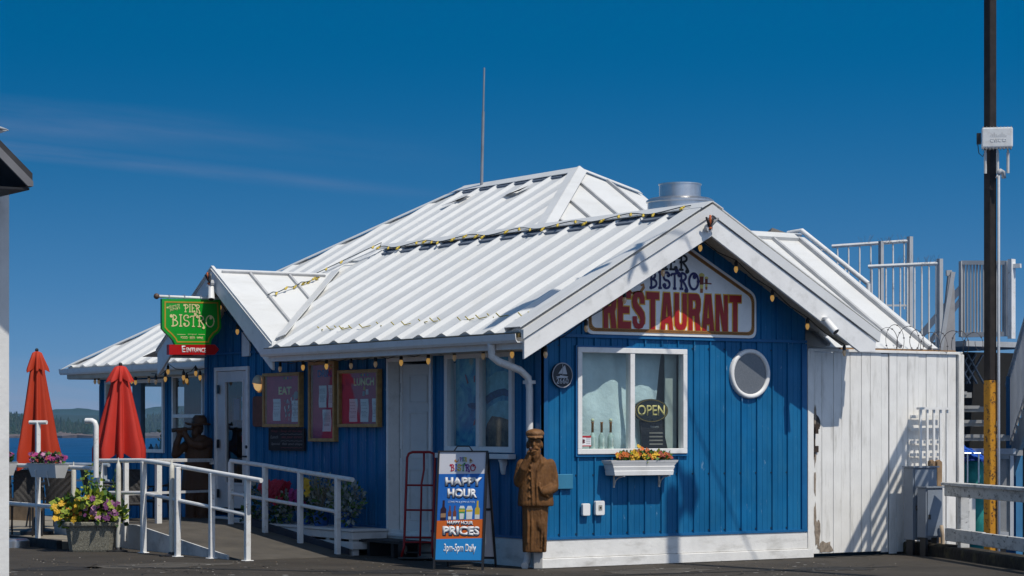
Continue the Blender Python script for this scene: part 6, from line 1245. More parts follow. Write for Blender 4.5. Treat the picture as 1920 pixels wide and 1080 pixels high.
for i, (px, r_, h_, lab) in enumerate(((648, .125, .21, 'blue pot at the wall end of the bench with large silver foliage'), (602, .12, .20, 'blue pot with tall grey stems and yellow flowers'), (570, .11, .19, 'shaded blue pot with magenta flowers between two silver plants'), (533, .11, .19, 'blue pot with a mass of red flowers and trailing leaves'), (492, .12, .18, 'shaded pot with silver trailing plant near the ramp post'))):
    p = at(px, 985, X=-.33); o = thing('flower_pot', lab, 'flower pot', V((p.x, p.y, zb)), 'blue flower pots on the white bench'); rg = random.Random(50 + i)
    mb = MB(); mb.lathe([(r_ * .72, 0), (r_ * .98, h_ - .03), (r_ * 1.06, h_ - .03), (r_ * 1.06, h_), (r_ * .95, h_), (r_ * .9, h_ - .04)], (p.x, p.y, zb), 20); mb.build('pot', POTM, o, smooth='auto')
    mb = MB(); t = V((p.x, p.y, zb + h_))
    if i == 0: clump(mb, t + V((0, -.02, .16)), (.22, .30, .22), 420, (8, 8, 8, 0), .075, rg, up=1, wide=.28); clump(mb, t + V((-.08, -.2, .0)), (.1, .14, .16), 110, (8, 0, 7), .07, rg, wide=.28)
    if i == 1:
        clump(mb, t + V((0, .02, .14)), (.16, .24, .18), 260, (8, 8, 10, 0), .07, rg, up=1, wide=.25)
        for k in range(34):
            e = t + V((rg.uniform(-.2, .15), rg.uniform(-.25, .3), rg.uniform(.25, .52))); m_ = (t + e) / 2 + V((rg.uniform(-.05, .05), rg.uniform(-.06, .06), .06)); mb.mat(rg.choice((10, 8))).tube([t, m_, e], .005, 4)
            for u in range(7): mb.mat(rg.choice((8, 8, 10, 1))).leaf(m_ + (e - m_) * rg.random(), (rg.uniform(-1, 1), rg.uniform(-1, 1), rg.uniform(-.2, 1)), .045, .3, rg)
        for k in range(12): flower(mb, t + V((-.18, .1 + rg.uniform(-.14, .14), .28 + rg.uniform(-.06, .14))), .055, 2, rg, tilt=(-1, -.5, .4))
        clump(mb, t + V((-.1, .0, -.06)), (.1, .2, .10), 90, (0, 7, 7), .06, rg)
    if i == 2: clump(mb, t + V((0, 0, .1)), (.14, .16, .12), 160, (7, 0, 8), .07, rg); [flower(mb, t + V((-.12 + rg.uniform(-.05, .05), rg.uniform(-.13, .13), rg.uniform(.08, .26))), .05, 11, rg, 6, (-1, -.3, .4)) for k in range(40)]
    if i == 3:
        clump(mb, t + V((0, 0, .1)), (.15, .24, .12), 200, (7, 0, 7), .07, rg); [flower(mb, t + V((-.10 + rg.uniform(-.09, .06), .06 + rg.uniform(-.32, .30), .12 + rg.uniform(-.02, .24))), .062, 9, rg, 6, (-1, -.3, .4)) for k in range(120)]
        clump(mb, t + V((-.12, -.26, .02)), (.08, .12, .26), 170, (8, 8, 0), .07, rg, wide=.35); clump(mb, t + V((-.2, -.1, -.14)), (.05, .2, .12), 90, (0, 7, 7), .055, rg); clump(mb, t + V((0, .35, .22)), (.1, .12, .14), 80, (8, 8), .06, rg, wide=.3)
    if i == 4: clump(mb, t + V((-.06, 0, .10)), (.14, .24, .26), 330, (8, 8, 7, 0), .065, rg, wide=.32); clump(mb, t + V((-.18, .05, -.16)), (.07, .2, .20), 200, (7, 0, 8), .06, rg)
    mb.build('plant', FLW, o)
# ------------------------------------------------------------------ patio
PZ = .10
mb = MB(); mb.box(-3.06, 7.0, 0.002, XN - .031, 15.9, PZ - .002); mb.box(XN - .0305, 9.301, .002, 1.0, 15.9, PZ - .002); struct(mb.build('patio_floor', M('patio_boards', (.26, .23, .18), .85, var=.2, vs=3, dirt=(.12, .11, .09), damt=.4)))
mb = MB(); a = at(12, 1020, Z=0); mb.box(-3.14, 7.0, .0, -3.062, 13.5, .12); tag(mb.build('edge_beam', M('beam_black', (.03, .03, .032), .8, var=.6, vs=9), None), 'dark patio edge beam left of the concrete planter', 'beam')
XR = -3.10
def onrail(px, py): return at(px, py, X=XR)
tp_ = onrail(71, 1012); PR = thing('patio_rail', 'white pipe rail along the patio with a T shaped post', 'railing', V((XR, tp_.y, PZ)))
zr1, zr2 = onrail(71, 874).z, onrail(71, 948).z; yA, yB = onrail(-60, 900).y, onrail(172, 900).y
for nm, z in (('top_rail', zr1), ('mid_rail', zr2)): mb = MB(); mb.tube([(XR, yA, z), (XR, yB if nm == 'top_rail' else onrail(122, 900).y, z)], .030, 10); mb.build(nm, RAILW, PR, smooth='auto')
mb = MB(); zt = onrail(71, 792).z; mb.box(XR - .03, tp_.y - .03, PZ, XR + .03, tp_.y + .03, zt); mb.build('post', RAILW, PR, bevel=.005)
mb = MB(); u = (RT * .9 + V((0, -1, 0)) * .5).normalized(); mb.tube([V((XR, tp_.y, zt)) - u * .13, V((XR, tp_.y, zt)) + u * .14], .028, 10); mb.build('crossbar', RAILW, PR, smooth='auto')
b_ = onrail(180, 1000); zt = onrail(180, 789).z; mb = MB(); p = V((XR, b_.y, zt)); mb.tube([V((XR, b_.y, zr1 - .12)), p - UP * .07, p - UP * .02 - u * .02, p - u * .06, p - u * .15], .036, 12); mb.build('bent_pipe', RAILW, PR, smooth='auto')
# rail at the far edge of the patio
FE = thing('edge_rail', 'thin pale rail along the seaward edge of the patio', 'railing', at(60, 960, D=38.5)); a, b = at(-40, 868, D=39.5), at(204, 872, D=36.5); mb = MB(); mb.tube([a, b], .03, 8); mb.tube([a - UP * .25, b - UP * .25], .02, 8); mb.build('rails', M('rail_bluegrey', (.35, .40, .45), .6), FE)
for t in (.02, .36, .66, .97): p = a + (b - a) * t; mb = MB(); mb.bar(p, V((p.x, p.y, PZ)), .06, .06, up=(0, 1, 0)); mb.build('post', MATS['rail_bluegrey'], FE)
mb = MB(); p = at(25, 985, D=38.3); q = at(75, 985, D=37.8); mb.bar(V((p.x, p.y, .2)), V((q.x, q.y, .2)), .2, .3); tag(mb.build('timber_block', WOODB, None, bevel=.01), 'tan timber baulk on the far patio edge behind the chairs', 'timber')
# flower troughs hung on the patio rail
def trough(px0, px1, lab, seed):
    a, b = onrail(px0, 870), onrail(px1, 870); u_ = (b - a).normalized(); u_.z = 0; P = PL(V((XR, a.y, 0)), V((0, -1, 0)), UP); L_ = a.y - b.y; zt = zr1 + .05; o = thing('rail_planter', lab, 'flower box', V((XR, (a.y + b.y) / 2, zt - .2)), 'white flower boxes on the patio rail'); mb = MB()
    rows = [(zt - .19, .06, .06), (zt - .02, .0, .10), (zt, -.012, .11), (zt, .01, .09), (zt - .05, .02, .08)]
    mb.add([p for z, k, d in rows for p in (P.p(k, z, .14 - d), P.p(L_ - k, z, .14 - d), P.p(L_ - k, z, .14 + d), P.p(k, z, .14 + d))], [(4 * j + i, 4 * j + (i + 1) % 4, 4 * j + 4 + (i + 1) % 4, 4 * j + 4 + i) for j in range(4) for i in range(4)] + [(0, 1, 2, 3), (16, 17, 18, 19)]); mb.build('trough', MATS['plastic_white'], o)
    rg = random.Random(seed); mb = MB()
    for i in range(14): clump(mb, P.p(rg.uniform(.06, L_ - .06), zt + .05, .14), (.05, .06, .06), 18, (7, 0, 7), .06, rg)
    for i in range(70): flower(mb, P.p(rg.uniform(.04, L_ - .04), zt + rg.uniform(.02, .13), .14 + rg.uniform(-.1, .1)), .035, rg.choice((5, 11, 5, 4, 6)), rg)
    mb.build('flowers', FLW, o)
    for t in (.3, .7): mb = MB(); mb.tube([P.p(L_ * t, zr1 + .035, -.03), P.p(L_ * t, zr1 + .05, .1), P.p(L_ * t, zt - .1, .245), P.p(L_ * t, zt - .3, .2)], .007, 6); mb.build('hook', M('hook_white', (.6, .6, .58), .5), o)
trough(82, 135, 'white flower box right of the T post on the patio rail', 71); trough(4, 38, 'white flower box cut by the frame at the left of the patio rail', 72)
# wicker chairs and tables
WK = M('wicker', (.035, .032, .030), .6, var=.5, vs=60, bump=.01, bs=120, spec=.5)
CH0 = thing('wicker_chair', 'dark wicker chair', 'chair', (0, 0, 0), 'wicker chairs on the patio', local=True)
mb = MB(); mb.box(-.23, -.22, .42, .23, .22, .46); mb.build('seat', WK, CH0, bevel=.02)
mb = MB(); vs = []; nn, mm = 16, 9
def bpt(i, j, t): a = math.pi * (.04 + .92 * i / nn); h = .46 + (.40 + .06 * math.sin(a)) * j / mm; r = .25 + .035 * j / mm + t + .004 * (1 if (i + j) % 2 else -1); return (r * math.cos(a), -.02 + r * .95 * math.sin(a) + .05 * j / mm, h if j else .44)
for t in (0, .02):
    o_ = len(mb.v); mb.add([bpt(i, j, t) for j in range(mm + 1) for i in range(nn + 1)], [(j * (nn + 1) + i, j * (nn + 1) + i + 1, (j + 1) * (nn + 1) + i + 1, (j + 1) * (nn + 1) + i) for j in range(mm) for i in range(4 if True else 0, nn - 4)])
mb.tube([bpt(i, mm, .01) for i in range(4, nn - 3)], .018, 6); mb.build('backrest', WK, CH0)
for s in (-1, 1): mb = MB(); mb.tube([(s * .24, -.22, .0), (s * .245, -.22, .62), (s * .26, -.1, .66), (s * .26, .12, .66), (s * .22, .22, .70)], .014, 8); mb.build('armrest', BLACKM, CH0)
for s in (-1, 1): mb = MB(); mb.tube([(s * .21, .2, .44), (s * .23, .27, .0)], .014, 8); mb.build('leg', BLACKM, CH0)
TB0 = thing('bistro_table', 'round dark table', 'table', (0, 0, 0), 'dark tables on the patio', local=True)
mb = MB(); mb.lathe([(.33, .70), (.35, .705), (.35, .725), (.33, .73)], (0, 0, 0), 24); mb.build('top', BLACKM, TB0); mb = MB(); mb.tube([(0, 0, .04), (0, 0, .7)], .035, 10); mb.build('pedestal', BLACKM, TB0); mb = MB(); mb.lathe([(.24, 0), (.24, .02), (.06, .05)], (0, 0, 0), 20); mb.build('base', BLACKM, TB0)
spots = [(40, 1004, .5, 'wicker chair with tall lit backrest left of the T post'), (112, 1003, -2.4, 'wicker chair between the T post and the concrete planter'), (243, 1002, .7, 'wicker chair behind the pointed post beside the planter'), (190, 992, 2.4, 'wicker chair in shadow behind the bent pipe'), (92, 988, 2.9, 'wicker chair farther back behind the T post'), (301, 994, -1.2, 'wicker chair in deep shade before the recessed windows'), (16, 990, 3.4, 'wicker chair cut off by the white building at left')]
for i, (px, py, rz, lab) in enumerate(spots):
    p = at(px, py, Z=PZ)
    if i == 0: CH0.location = p; CH0.rotation_euler = (0, 0, rz - 1.2); CH0['label'] = lab
    else: dup(CH0, p, rz - 1.2, lab)
for i, (px, py, lab) in enumerate(((72, 995, 'dark round table under the left umbrella'), (222, 996, 'dark round table under the right umbrella'))):
    p = at(px, py, Z=PZ)
    if i == 0: TB0.location = p; TB0['label'] = lab
    else: dup(TB0, p, 0, lab)
# table caddy
for px, lab in ((45, 'cutlery caddy on the left patio table'),):
    p = at(px + 8, 905, D=33.4); o = thing('cutlery_caddy', lab, 'caddy', V((p.x, p.y, PZ + .731))); mb = MB(); mb.lathe([(.05, 0), (.06, .12), (.055, .12)], (p.x, p.y, PZ + .731), 12); mb.build('tub', ALU, o)
    mb = MB()
    for k in range(8): a = k * .8; mb.tube([(p.x + .03 * math.cos(a), p.y + .03 * math.sin(a), PZ + .78), (p.x + .06 * math.cos(a), p.y + .06 * math.sin(a), PZ + .95)], .006, 4)
    mb.build('cutlery', ALU, o)
p = at(28, 1026, Z=0); mb = MB(); mb.lathe([(.20, .0), (.20, .09), (.16, .12), (.1, .12)], (p.x, p.y, 0), 24); tag(mb.build('steel_bowl', ALU, None, smooth='auto'), 'shiny steel dog bowl on the ground by the patio beam', 'bowl')
# closed umbrellas
def umbrella(px, D_, ytop, yhem, col, lab, seed, wk=1.0, tilt=0.0):
    t = at(px, ytop, D=D_); h = at(px, yhem, D=D_); o = thing('patio_umbrella', lab, 'umbrella', V((t.x, t.y, PZ)), 'closed red umbrellas on the patio'); rg = random.Random(seed)
    H = t.z - h.z; n = 56; ph = [rg.uniform(-.5, .5) for _ in range(8)]; sz = [rg.uniform(.8, 1.2) for _ in range(8)]
    def fold(a, s): k = (a / (2 * math.pi) * 8) % 8; i = int(k) % 8; f = k - int(k); return 1 + s * (sz[i] * math.cos(2 * math.pi * (f - .5)) - .15) + s * .45 * math.sin(5 * a + seed)
    def skin(prof, s, mb, hem=0):
        base = len(mb.v)
        for j, (r, z) in enumerate(prof):
            for k in range(n):
                a = 2 * math.pi * k / n + tilt * (1 - z / H); f = fold(a, s * min(1, .25 + j / len(prof))); rr = max(.012, r * f * wk)
                zz = t.z - z; zz += (hem * (f - 1) * 1.2 if j == len(prof) - 1 else 0)
                mb.v.append(V((t.x + rr * math.cos(a), t.y + rr * math.sin(a), zz)))
        for j in range(len(prof) - 1):
            for k in range(n): A = base + j * n + k; B = base + j * n + (k + 1) % n; mb.f.append([A, B, B + n, A + n]); mb.m.append(0)
    mb = MB(); skin([(.055, H * .10), (.085, H * .14), (.10, H * .22), (.135, H * .40), (.17, H * .58), (.20, H * .76), (.225, H * .90), (.225, H)], .50, mb, -.10); mb.build('canopy', col, o, smooth=True)
    mb = MB(); skin([(.028, 0), (.06, H * .012), (.09, H * .07), (.125, H * .145), (.13, H * .165)], .38, mb, -.06); mb.build('vent', col, o, smooth=True)
    mb = MB(); mb.tube([(t.x, t.y, PZ), (t.x, t.y, t.z + .01)], .021, 10); mb.ball((t.x, t.y, t.z + .02), .028, 8, 6); mb.build('pole', BLACKM, o)
    mb = MB(); mb.lathe([(.24, PZ), (.24, PZ + .05), (.06, PZ + .09), (.04, PZ + .25)], (t.x, t.y, 0), 20); mb.build('base', BLACKM, o)
umbrella(69, 33.0, 659, 872, M('umbrella_orange', (.42, .034, .008), .75, var=.08, vs=3), 'orange red closed umbrella behind the T shaped post', 3, 1.0, .5)
umbrella(226, 32.2, 686, 858, M('umbrella_red', (.50, .028, .016), .75, var=.08, vs=3), 'bright red closed umbrella behind the ramp handrail', 8, 1.18)
# things on the dining room sill
for i, (px, h_, k, lab) in enumerate(((268, .22, 0, 'dark bottle on the dining room sill'), (283, .14, 1, 'grey bottle on the dining room sill'), (293, .15, 2, 'white bottle on the dining room sill'), (303, .22, 3, 'yellow flowers in a vase on the dining room sill'))):
    a, b = BW.uv(px, 845, -.2); p = BW.p(a, w1[1] + .0, -.2); mb = MB(); mb.lathe([(.04, 0), (.042, h_ * .6), (.018, h_ * .75), (.016, h_)], p, 10)
    o = mb.build('bottle' if i < 3 else 'vase', [DARK, M('bottle_grey', (.08, .11, .16), .3), M('bottle_white', (.45, .48, .48), .4), M('vase_glass', (.25, .3, .25), .3)][k], None, smooth=True); tag(o, lab, 'bottle' if i < 3 else 'vase')
    if i == 3: mb = MB(); rg = random.Random(9); [mb.mat(rg.choice((1, 2, 2))).leaf(p + UP * .15 + V((rg.uniform(-.05, .05), rg.uniform(-.05, .05), rg.uniform(0, .2))), (rg.uniform(-1, 1), rg.uniform(-1, 1), 1), .07, .4, rg) for k_ in range(30)]; mb.build('flowers', FLW, o)
mb = MB(); mb.box(1.10, w1[0] * 0 + yN - 2.9, w1[1] - .04, 1.5, yN - .1, w1[1]); mb.build('inner_sill', MATS['cool_interior'], BD)
# ------------------------------------------------------------------ carved figures
def carve(blobs, voxel, name, mat, parent):
    """fuse tapered limbs and masses into one continuous carved surface"""
    mb = MB()
    for b in blobs:
        if b[0] == 'e': mb.ball(b[1], b[2], 14, 9)
        elif b[0] == 't': mb.tube(b[1], b[2], 12); [mb.ball(p, r * .98, 10, 6) for p, r in zip(b[1], b[2])]
        elif b[0] == 'l':
            base = len(mb.v); n = 24
            for z, rx, ry, cx, cy in b[1]:
                for k in range(n):
                    a = 2 * math.pi * k / n; c, s = math.cos(a), math.sin(a); e = b[2]
                    mb.v.append(V((cx + rx * math.copysign(abs(c) ** e, c), cy + ry * math.copysign(abs(s) ** e, s), z)))
            for j in range(len(b[1]) - 1):
                for k in range(n): A = base + j * n + k; B = base + j * n + (k + 1) % n; mb.f.append([A, B, B + n, A + n]); mb.m.append(0)
            mb.f.append([base + k for k in range(n)][::-1]); mb.m.append(0); e_ = base + (len(b[1]) - 1) * n; mb.f.append([e_ + k for k in range(n)]); mb.m.append(0)
    o = mb.build(name, mat, parent, smooth=True)
    md = o.modifiers.new('fuse', 'REMESH'); md.mode = 'VOXEL'; md.voxel_size = voxel; md.use_smooth_shade = True
    sm = o.modifiers.new('soften', 'SMOOTH'); sm.iterations = 1; sm.factor = .35
    tx = bpy.data.textures.get('chisel') or bpy.data.textures.new('chisel', 'VORONOI'); tx.noise_scale = .03; tx.distance_metric = 'MANHATTAN'
    dm = o.modifiers.new('chisel', 'DISPLACE'); dm.texture = tx; dm.strength = .003; dm.mid_level = .35; dm.texture_coords = 'LOCAL'
    return o
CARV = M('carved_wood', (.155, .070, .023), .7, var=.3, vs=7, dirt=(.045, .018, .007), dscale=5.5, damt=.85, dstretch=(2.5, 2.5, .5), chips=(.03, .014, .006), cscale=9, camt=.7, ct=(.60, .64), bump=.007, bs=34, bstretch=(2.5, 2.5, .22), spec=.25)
s1 = at(1003, 1067, Z=0.0); F1 = thing('carved_fisherman', 'carved wooden old fisherman in a flat cap smoking beside the corner', 'statue', s1, 'carved wooden figures', rz=-TH, local=True); F1.scale = (.88, .95, 1.045)
body = [('l', [(.19, .155, .105, -.005, 0), (.30, .16, .11, -.005, 0), (.5, .165, .115, .0, 0), (.74, .175, .125, .005, 0)], .8),
 ('l', [(.70, .232, .150, .01, 0), (.73, .236, .155, .01, 0), (.9, .222, .148, .01, 0), (1.02, .215, .145, .012, 0), (1.12, .215, .135, .012, 0), (1.19, .19, .115, .012, 0), (1.245, .10, .085, .01, 0)], .85),
 ('t', [(-.17, 0, 1.15), (-.215, -.03, 1.0), (-.215, -.06, .97)], [.075, .07, .066]), ('t', [(-.215, -.06, .97), (-.15, -.15, 1.12), (-.085, -.165, 1.245)], [.066, .055, .042]),
 ('t', [(.20, 0, 1.15), (.235, .0, 1.02), (.245, -.03, .91)], [.075, .072, .066]), ('t', [(.245, -.03, .91), (.17, -.13, .87), (.11, -.155, .86)], [.066, .055, .045]),
 ('e', (-.075, -.165, 1.275), (.04, .03, .045))]
for k in range(4): body.append(('t', [(-.085 + .018 * k, -.175 - .006 * k, 1.27 + .006 * k), (-.06 + .016 * k, -.205, 1.30 + .005 * k), (-.03 + .014 * k, -.195, 1.315), (-.02 + .01 * k, -.175, 1.30)], [.0125, .012, .011, .010]))
body.append(('t', [(-.05, -.155, 1.26), (-.015, -.185, 1.275), (.005, -.19, 1.285)], [.015, .013, .011]))
for x0, x1, z0, z1 in ((-.035, -.05, .72, 1.12), (.025, .03, .72, 1.08)): body.append(('t', [(x0, -.152, z0), (x0 - .005, -.158, .92), (x1, -.14, z1)], [.011, .012, .010]))
for z in (.80, .90, 1.0, 1.09): body.append(('e', (-.075, -.152, z), (.014, .012, .014)))
body += [('t', [(-.05, -.13, 1.13), (-.09, -.115, 1.19), (-.06, -.07, 1.25)], [.018, .02, .018]), ('t', [(.03, -.13, 1.09), (.09, -.12, 1.17), (.08, -.06, 1.25)], [.02, .024, .02]), ('t', [(.06, -.155, .95), (.075, -.172, .87), (.16, -.158, .815), (.2, -.12, .83)], [.010, .012, .012, .010]),
 ('t', [(.05, -.165, .93), (.09, -.168, .83), (.18, -.14, .80)], [.009, .010, .009])]
for x, z0, z1 in ((.08, .25, .66), (-.05, .22, .7), (-.10, .3, .68), (.12, .22, .5)): body.append(('t', [(x, -.10, z0), (x + .01, -.118, (z0 + z1) / 2), (x, -.108, z1)], [.012, .016, .012]))
body += [('e', (.07, -.085, .50), (.07, .05, .09)), ('l', [(1.20, .065, .065, .01, .0), (1.30, .06, .062, .0, -.01)], 1), ('e', (-.005, -.025, 1.40), (.088, .105, .115)), ('e', (-.005, -.055, 1.33), (.068, .075, .07)),
 ('t', [(-.012, -.128, 1.42), (-.014, -.152, 1.375), (-.014, -.145, 1.36)], [.012, .02, .018]), ('e', (-.05, -.115, 1.425), (.028, .02, .012)), ('e', (.03, -.115, 1.425), (.028, .02, .012)), ('e', (-.058, -.10, 1.375), (.026, .022, .024)), ('e', (.035, -.10, 1.375), (.026, .022, .024)),
 ('t', [(-.06, -.125, 1.335), (-.012, -.148, 1.345), (.04, -.125, 1.335)], [.012, .019, .012]), ('l', [(1.195, .03, .025, .0, -.10), (1.24, .062, .05, .0, -.085), (1.30, .078, .06, .0, -.075), (1.335, .07, .05, 0, -.075)], 1), ('e', (.088, -.01, 1.375), (.018, .028, .042)), ('e', (-.098, -.01, 1.375), (.018, .028, .042))]
carve(body, .0085, 'body', CARV, F1)
carve([('e', (0, -.005, 1.50), (.125, .135, .055)), ('e', (0, .0, 1.475), (.108, .12, .05)), ('l', [(1.452, .095, .06, -.002, -.105), (1.468, .098, .065, -.002, -.10)], 1), ('t', [(-.1, -.09, 1.462), (0, -.165, 1.455), (.1, -.09, 1.462)], [.010, .012, .010])], .0085, 'cap', M('carved_cap', (.20, .095, .035), .6, var=.35, vs=14, bump=.006, bs=60), F1)
mb = MB(); mb.tube([(-.01, -.165, 1.335), (-.045, -.215, 1.325), (-.06, -.235, 1.318)], [.007, .007, .008], 8); mb.lathe([(.014, 0), (.019, .02), (.019, .045), (.012, .045)], (-.062, -.24, 1.312), 10); mb.build('pipe', M('pipe_dark', (.07, .03, .015), .5), F1, smooth=True)
mb = MB(); mb.box(-.02, -.03, 0, .10, .09, .20); mb.build('pedestal', M('pedestal_grey', (.40, .39, .37), .8, var=.15), F1, bevel=.01)
s2 = at(368, 980, X=-.05 + .25); s2.z = .12
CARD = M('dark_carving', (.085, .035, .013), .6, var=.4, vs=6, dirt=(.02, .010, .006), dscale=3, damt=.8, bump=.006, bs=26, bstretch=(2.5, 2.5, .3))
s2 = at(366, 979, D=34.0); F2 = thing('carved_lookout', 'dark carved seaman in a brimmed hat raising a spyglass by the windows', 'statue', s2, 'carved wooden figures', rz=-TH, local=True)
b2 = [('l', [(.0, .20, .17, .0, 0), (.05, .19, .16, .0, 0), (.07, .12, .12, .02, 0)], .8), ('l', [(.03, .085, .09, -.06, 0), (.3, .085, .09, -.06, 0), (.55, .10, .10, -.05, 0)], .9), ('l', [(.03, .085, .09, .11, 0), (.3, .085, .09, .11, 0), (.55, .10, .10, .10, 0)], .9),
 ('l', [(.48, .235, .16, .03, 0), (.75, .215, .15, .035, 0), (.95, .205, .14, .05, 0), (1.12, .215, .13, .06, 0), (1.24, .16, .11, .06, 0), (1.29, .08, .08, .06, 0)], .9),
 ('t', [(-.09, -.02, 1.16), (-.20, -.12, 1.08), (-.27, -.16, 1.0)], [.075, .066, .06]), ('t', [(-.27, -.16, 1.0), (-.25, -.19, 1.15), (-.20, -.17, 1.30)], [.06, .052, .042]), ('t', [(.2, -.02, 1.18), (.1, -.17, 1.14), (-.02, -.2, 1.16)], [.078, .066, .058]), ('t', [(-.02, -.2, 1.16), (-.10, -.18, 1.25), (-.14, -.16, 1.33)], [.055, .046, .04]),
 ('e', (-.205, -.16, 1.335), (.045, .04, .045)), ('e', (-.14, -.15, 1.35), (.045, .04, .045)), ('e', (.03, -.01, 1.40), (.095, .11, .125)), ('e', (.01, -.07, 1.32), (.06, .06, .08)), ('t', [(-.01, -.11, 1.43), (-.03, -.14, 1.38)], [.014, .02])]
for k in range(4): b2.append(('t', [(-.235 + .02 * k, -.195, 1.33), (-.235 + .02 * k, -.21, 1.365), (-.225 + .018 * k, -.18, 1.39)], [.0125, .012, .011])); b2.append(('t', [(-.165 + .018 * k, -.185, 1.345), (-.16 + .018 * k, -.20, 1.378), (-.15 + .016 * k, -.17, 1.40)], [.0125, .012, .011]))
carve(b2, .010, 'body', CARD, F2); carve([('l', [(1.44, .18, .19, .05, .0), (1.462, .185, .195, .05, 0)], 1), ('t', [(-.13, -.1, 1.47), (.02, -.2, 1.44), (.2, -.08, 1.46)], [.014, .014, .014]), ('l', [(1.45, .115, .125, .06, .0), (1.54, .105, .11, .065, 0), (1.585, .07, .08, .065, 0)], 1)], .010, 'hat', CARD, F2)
mb = MB(); mb.tube([(-.05, -.13, 1.385), (-.16, -.16, 1.375), (-.17, -.16, 1.375), (-.32, -.2, 1.36)], [.02, .022, .028, .03], 12); mb.build('spyglass', M('spyglass_dark', (.05, .025, .012), .4), F2, smooth='auto')
# ------------------------------------------------------------------ string lights
WIREM = M('cable_black', (.012, .012, .012), .5); SOCK = M('socket_black', (.014, .014, .014), .4)
BUL = [M('bulb_warm', (.55, .32, .08), .12, var=.1, emit=(1, .55, .14), es=.30, spec=.8), M('bulb_clear', (.36, .30, .21), .1, var=.1, emit=(1, .7, .4), es=.06, spec=.9)]
def bulbs(label, pts, lead=(), tail=(), hang=.10, s=1.0, dirn=None):
    o = thing('string_lights', label, 'string lights', pts[0][0], 'festoon lights on the bistro'); mb = MB(); line = list(lead)
    for i, (p, w) in enumerate(pts):
        if i: line.append((line[-1] + p + UP * hang) / 2 - UP * .035)
        line.append(p + UP * hang)
    line += list(tail); mb.tube(line, .006, 5); mb.build('cable', WIREM, o)
    for p, w in pts:
        mb = MB(); mb.lathe([(.006, .020), (.016, .032), (.025, .056), (.025, .074), (.017, .098)], p - UP * .062 * 1, 12); b = mb.build('bulb', BUL[0 if w else 1], o, smooth=True)
        mb = MB(); mb.lathe([(.019, .0), (.022, .008), (.021, .05), (.011, .065), (.006, hang - .035)], p + UP * .034, 10); mb.build('socket', SOCK, b)
    return o
bulbs('festoon bulbs hanging under the long eave above the menu cases', [(at(px, py, X=-.30), w) for px, py, w in ((525, 692, 0), (568, 689, 1), (612, 687, 1), (658, 686, 0), (704, 683, 0), (752, 680, 1), (803, 677, 1), (852, 671, 0), (906, 668, 0), (960, 665, 1))], lead=[at(512, 678, X=-.35)], tail=[at(976, 650, X=-.3)])
bulbs('festoon bulbs hanging under the big front gable', [(at(px, py, Y=-.35), w) for px, py, w in ((1023, 665, 0), (1099, 616, 0), (1171, 563, 0), (1243, 512, 0), (1313, 465, 1), (1380, 505, 1), (1448, 559, 1), (1514, 612, 1))] + [(at(1583, 662, Y=-.5), 0)], lead=[at(1012, 650, Y=-.35)], hang=.11)
bulbs('festoon bulbs in the entrance porch below the green sign', [(at(px, py, D=34.2), w) for px, py, w in ((292, 716, 0), (310, 711, 1), (315, 697, 1), (344, 708, 1), (350, 714, 1), (367, 700, 1), (375, 708, 1))], lead=[at(284, 700, D=34.4)], tail=[at(388, 690, D=33.6)], hang=.12)
bulbs('pair of bulbs at the gutter corner and bulbs beside the red umbrella', [(at(px, py, X=.6), w) for px, py, w in ((178, 716, 0), (185, 716, 0), (247, 715, 1), (254, 717, 1), (279, 713, 0))], hang=.16)
bulbs('single bulbs along the small entrance gable board', [(at(px, py, X=-.3), w) for px, py, w in ((412, 577, 1), (445, 622, 1))], lead=[at(403, 556, X=-.4)], tail=[at(484, 664, X=-.35)])
# cord with yellow bulbs lying along the ridge, hip and entrance roof
RL = thing('ridge_lights', 'cord of yellow bulbs lying along the white ridge and hip', 'string lights', V((APX, 7.1, APZ + .1))); pts = []
def A_(Y, d): x = APX - d; return V((x, Y, APZ + .02 - PIT * d + .075))
y = -.35
while y < 7.1: pts.append(A_(y, .17 + .05 * math.sin(y * 5.1))); y += .12
for i in range(14): t = i / 13; pts.append(V((APX - .12 - 1.15 * t, 7.05 + 1.0 * t, APZ + .1 - PIT * (1.2 * t) - .02)))
k0 = len(pts)
for i in range(12): t = i / 11; pts.append(er.p(xr + .25 - (xr - .25) * t, elen - .22 - .62 * t, .07 + .02 * math.sin(i * 2)))
mb = MB(); mb.tube(pts, .007, 5); mb.build('cable', M('cable_green', (.03, .045, .05), .5), RL)
BY = M('bulb_yellow', (.55, .40, .05), .35, var=.2)
L_ = 0; nxt = .1
for a, b in zip(pts, pts[1:]):
    L_ += (b - a).length
    if L_ > nxt:
        nxt += rnd.choice((.24, .32, .40)); mb = MB(); d = V((-.8, rnd.uniform(-.9, .3), -.55)).normalized(); mb.tube([b, b + d * .03], .013, 6); mb.tube([b + d * .03, b + d * .05, b + d * .085], [.013, .020, .006], 7); mb.build('bulb', BY, RL, smooth=True)
# leftover clips near the eave
mb = MB()
for i in range(26):
    y = 5.0 - i * .22 + rnd.uniform(-.05, .05)
    if rnd.random() < .62: p = LS.p(-y, .40 + .02 * math.sin(i), .012); q = LS.p(-y + rnd.uniform(.05, .2), .40 + rnd.uniform(-.01, .02), .02); mb.tube([p, q], .006, 4); mb.tube([p, p + LS.n * .05 + V((-.02, .01, 0))], .007, 4)
tag(mb.build('light_clips', M('clip_yellow', (.40, .32, .05), .6), None), 'row of leftover yellow light clips near the eave of the white roof', 'clips')
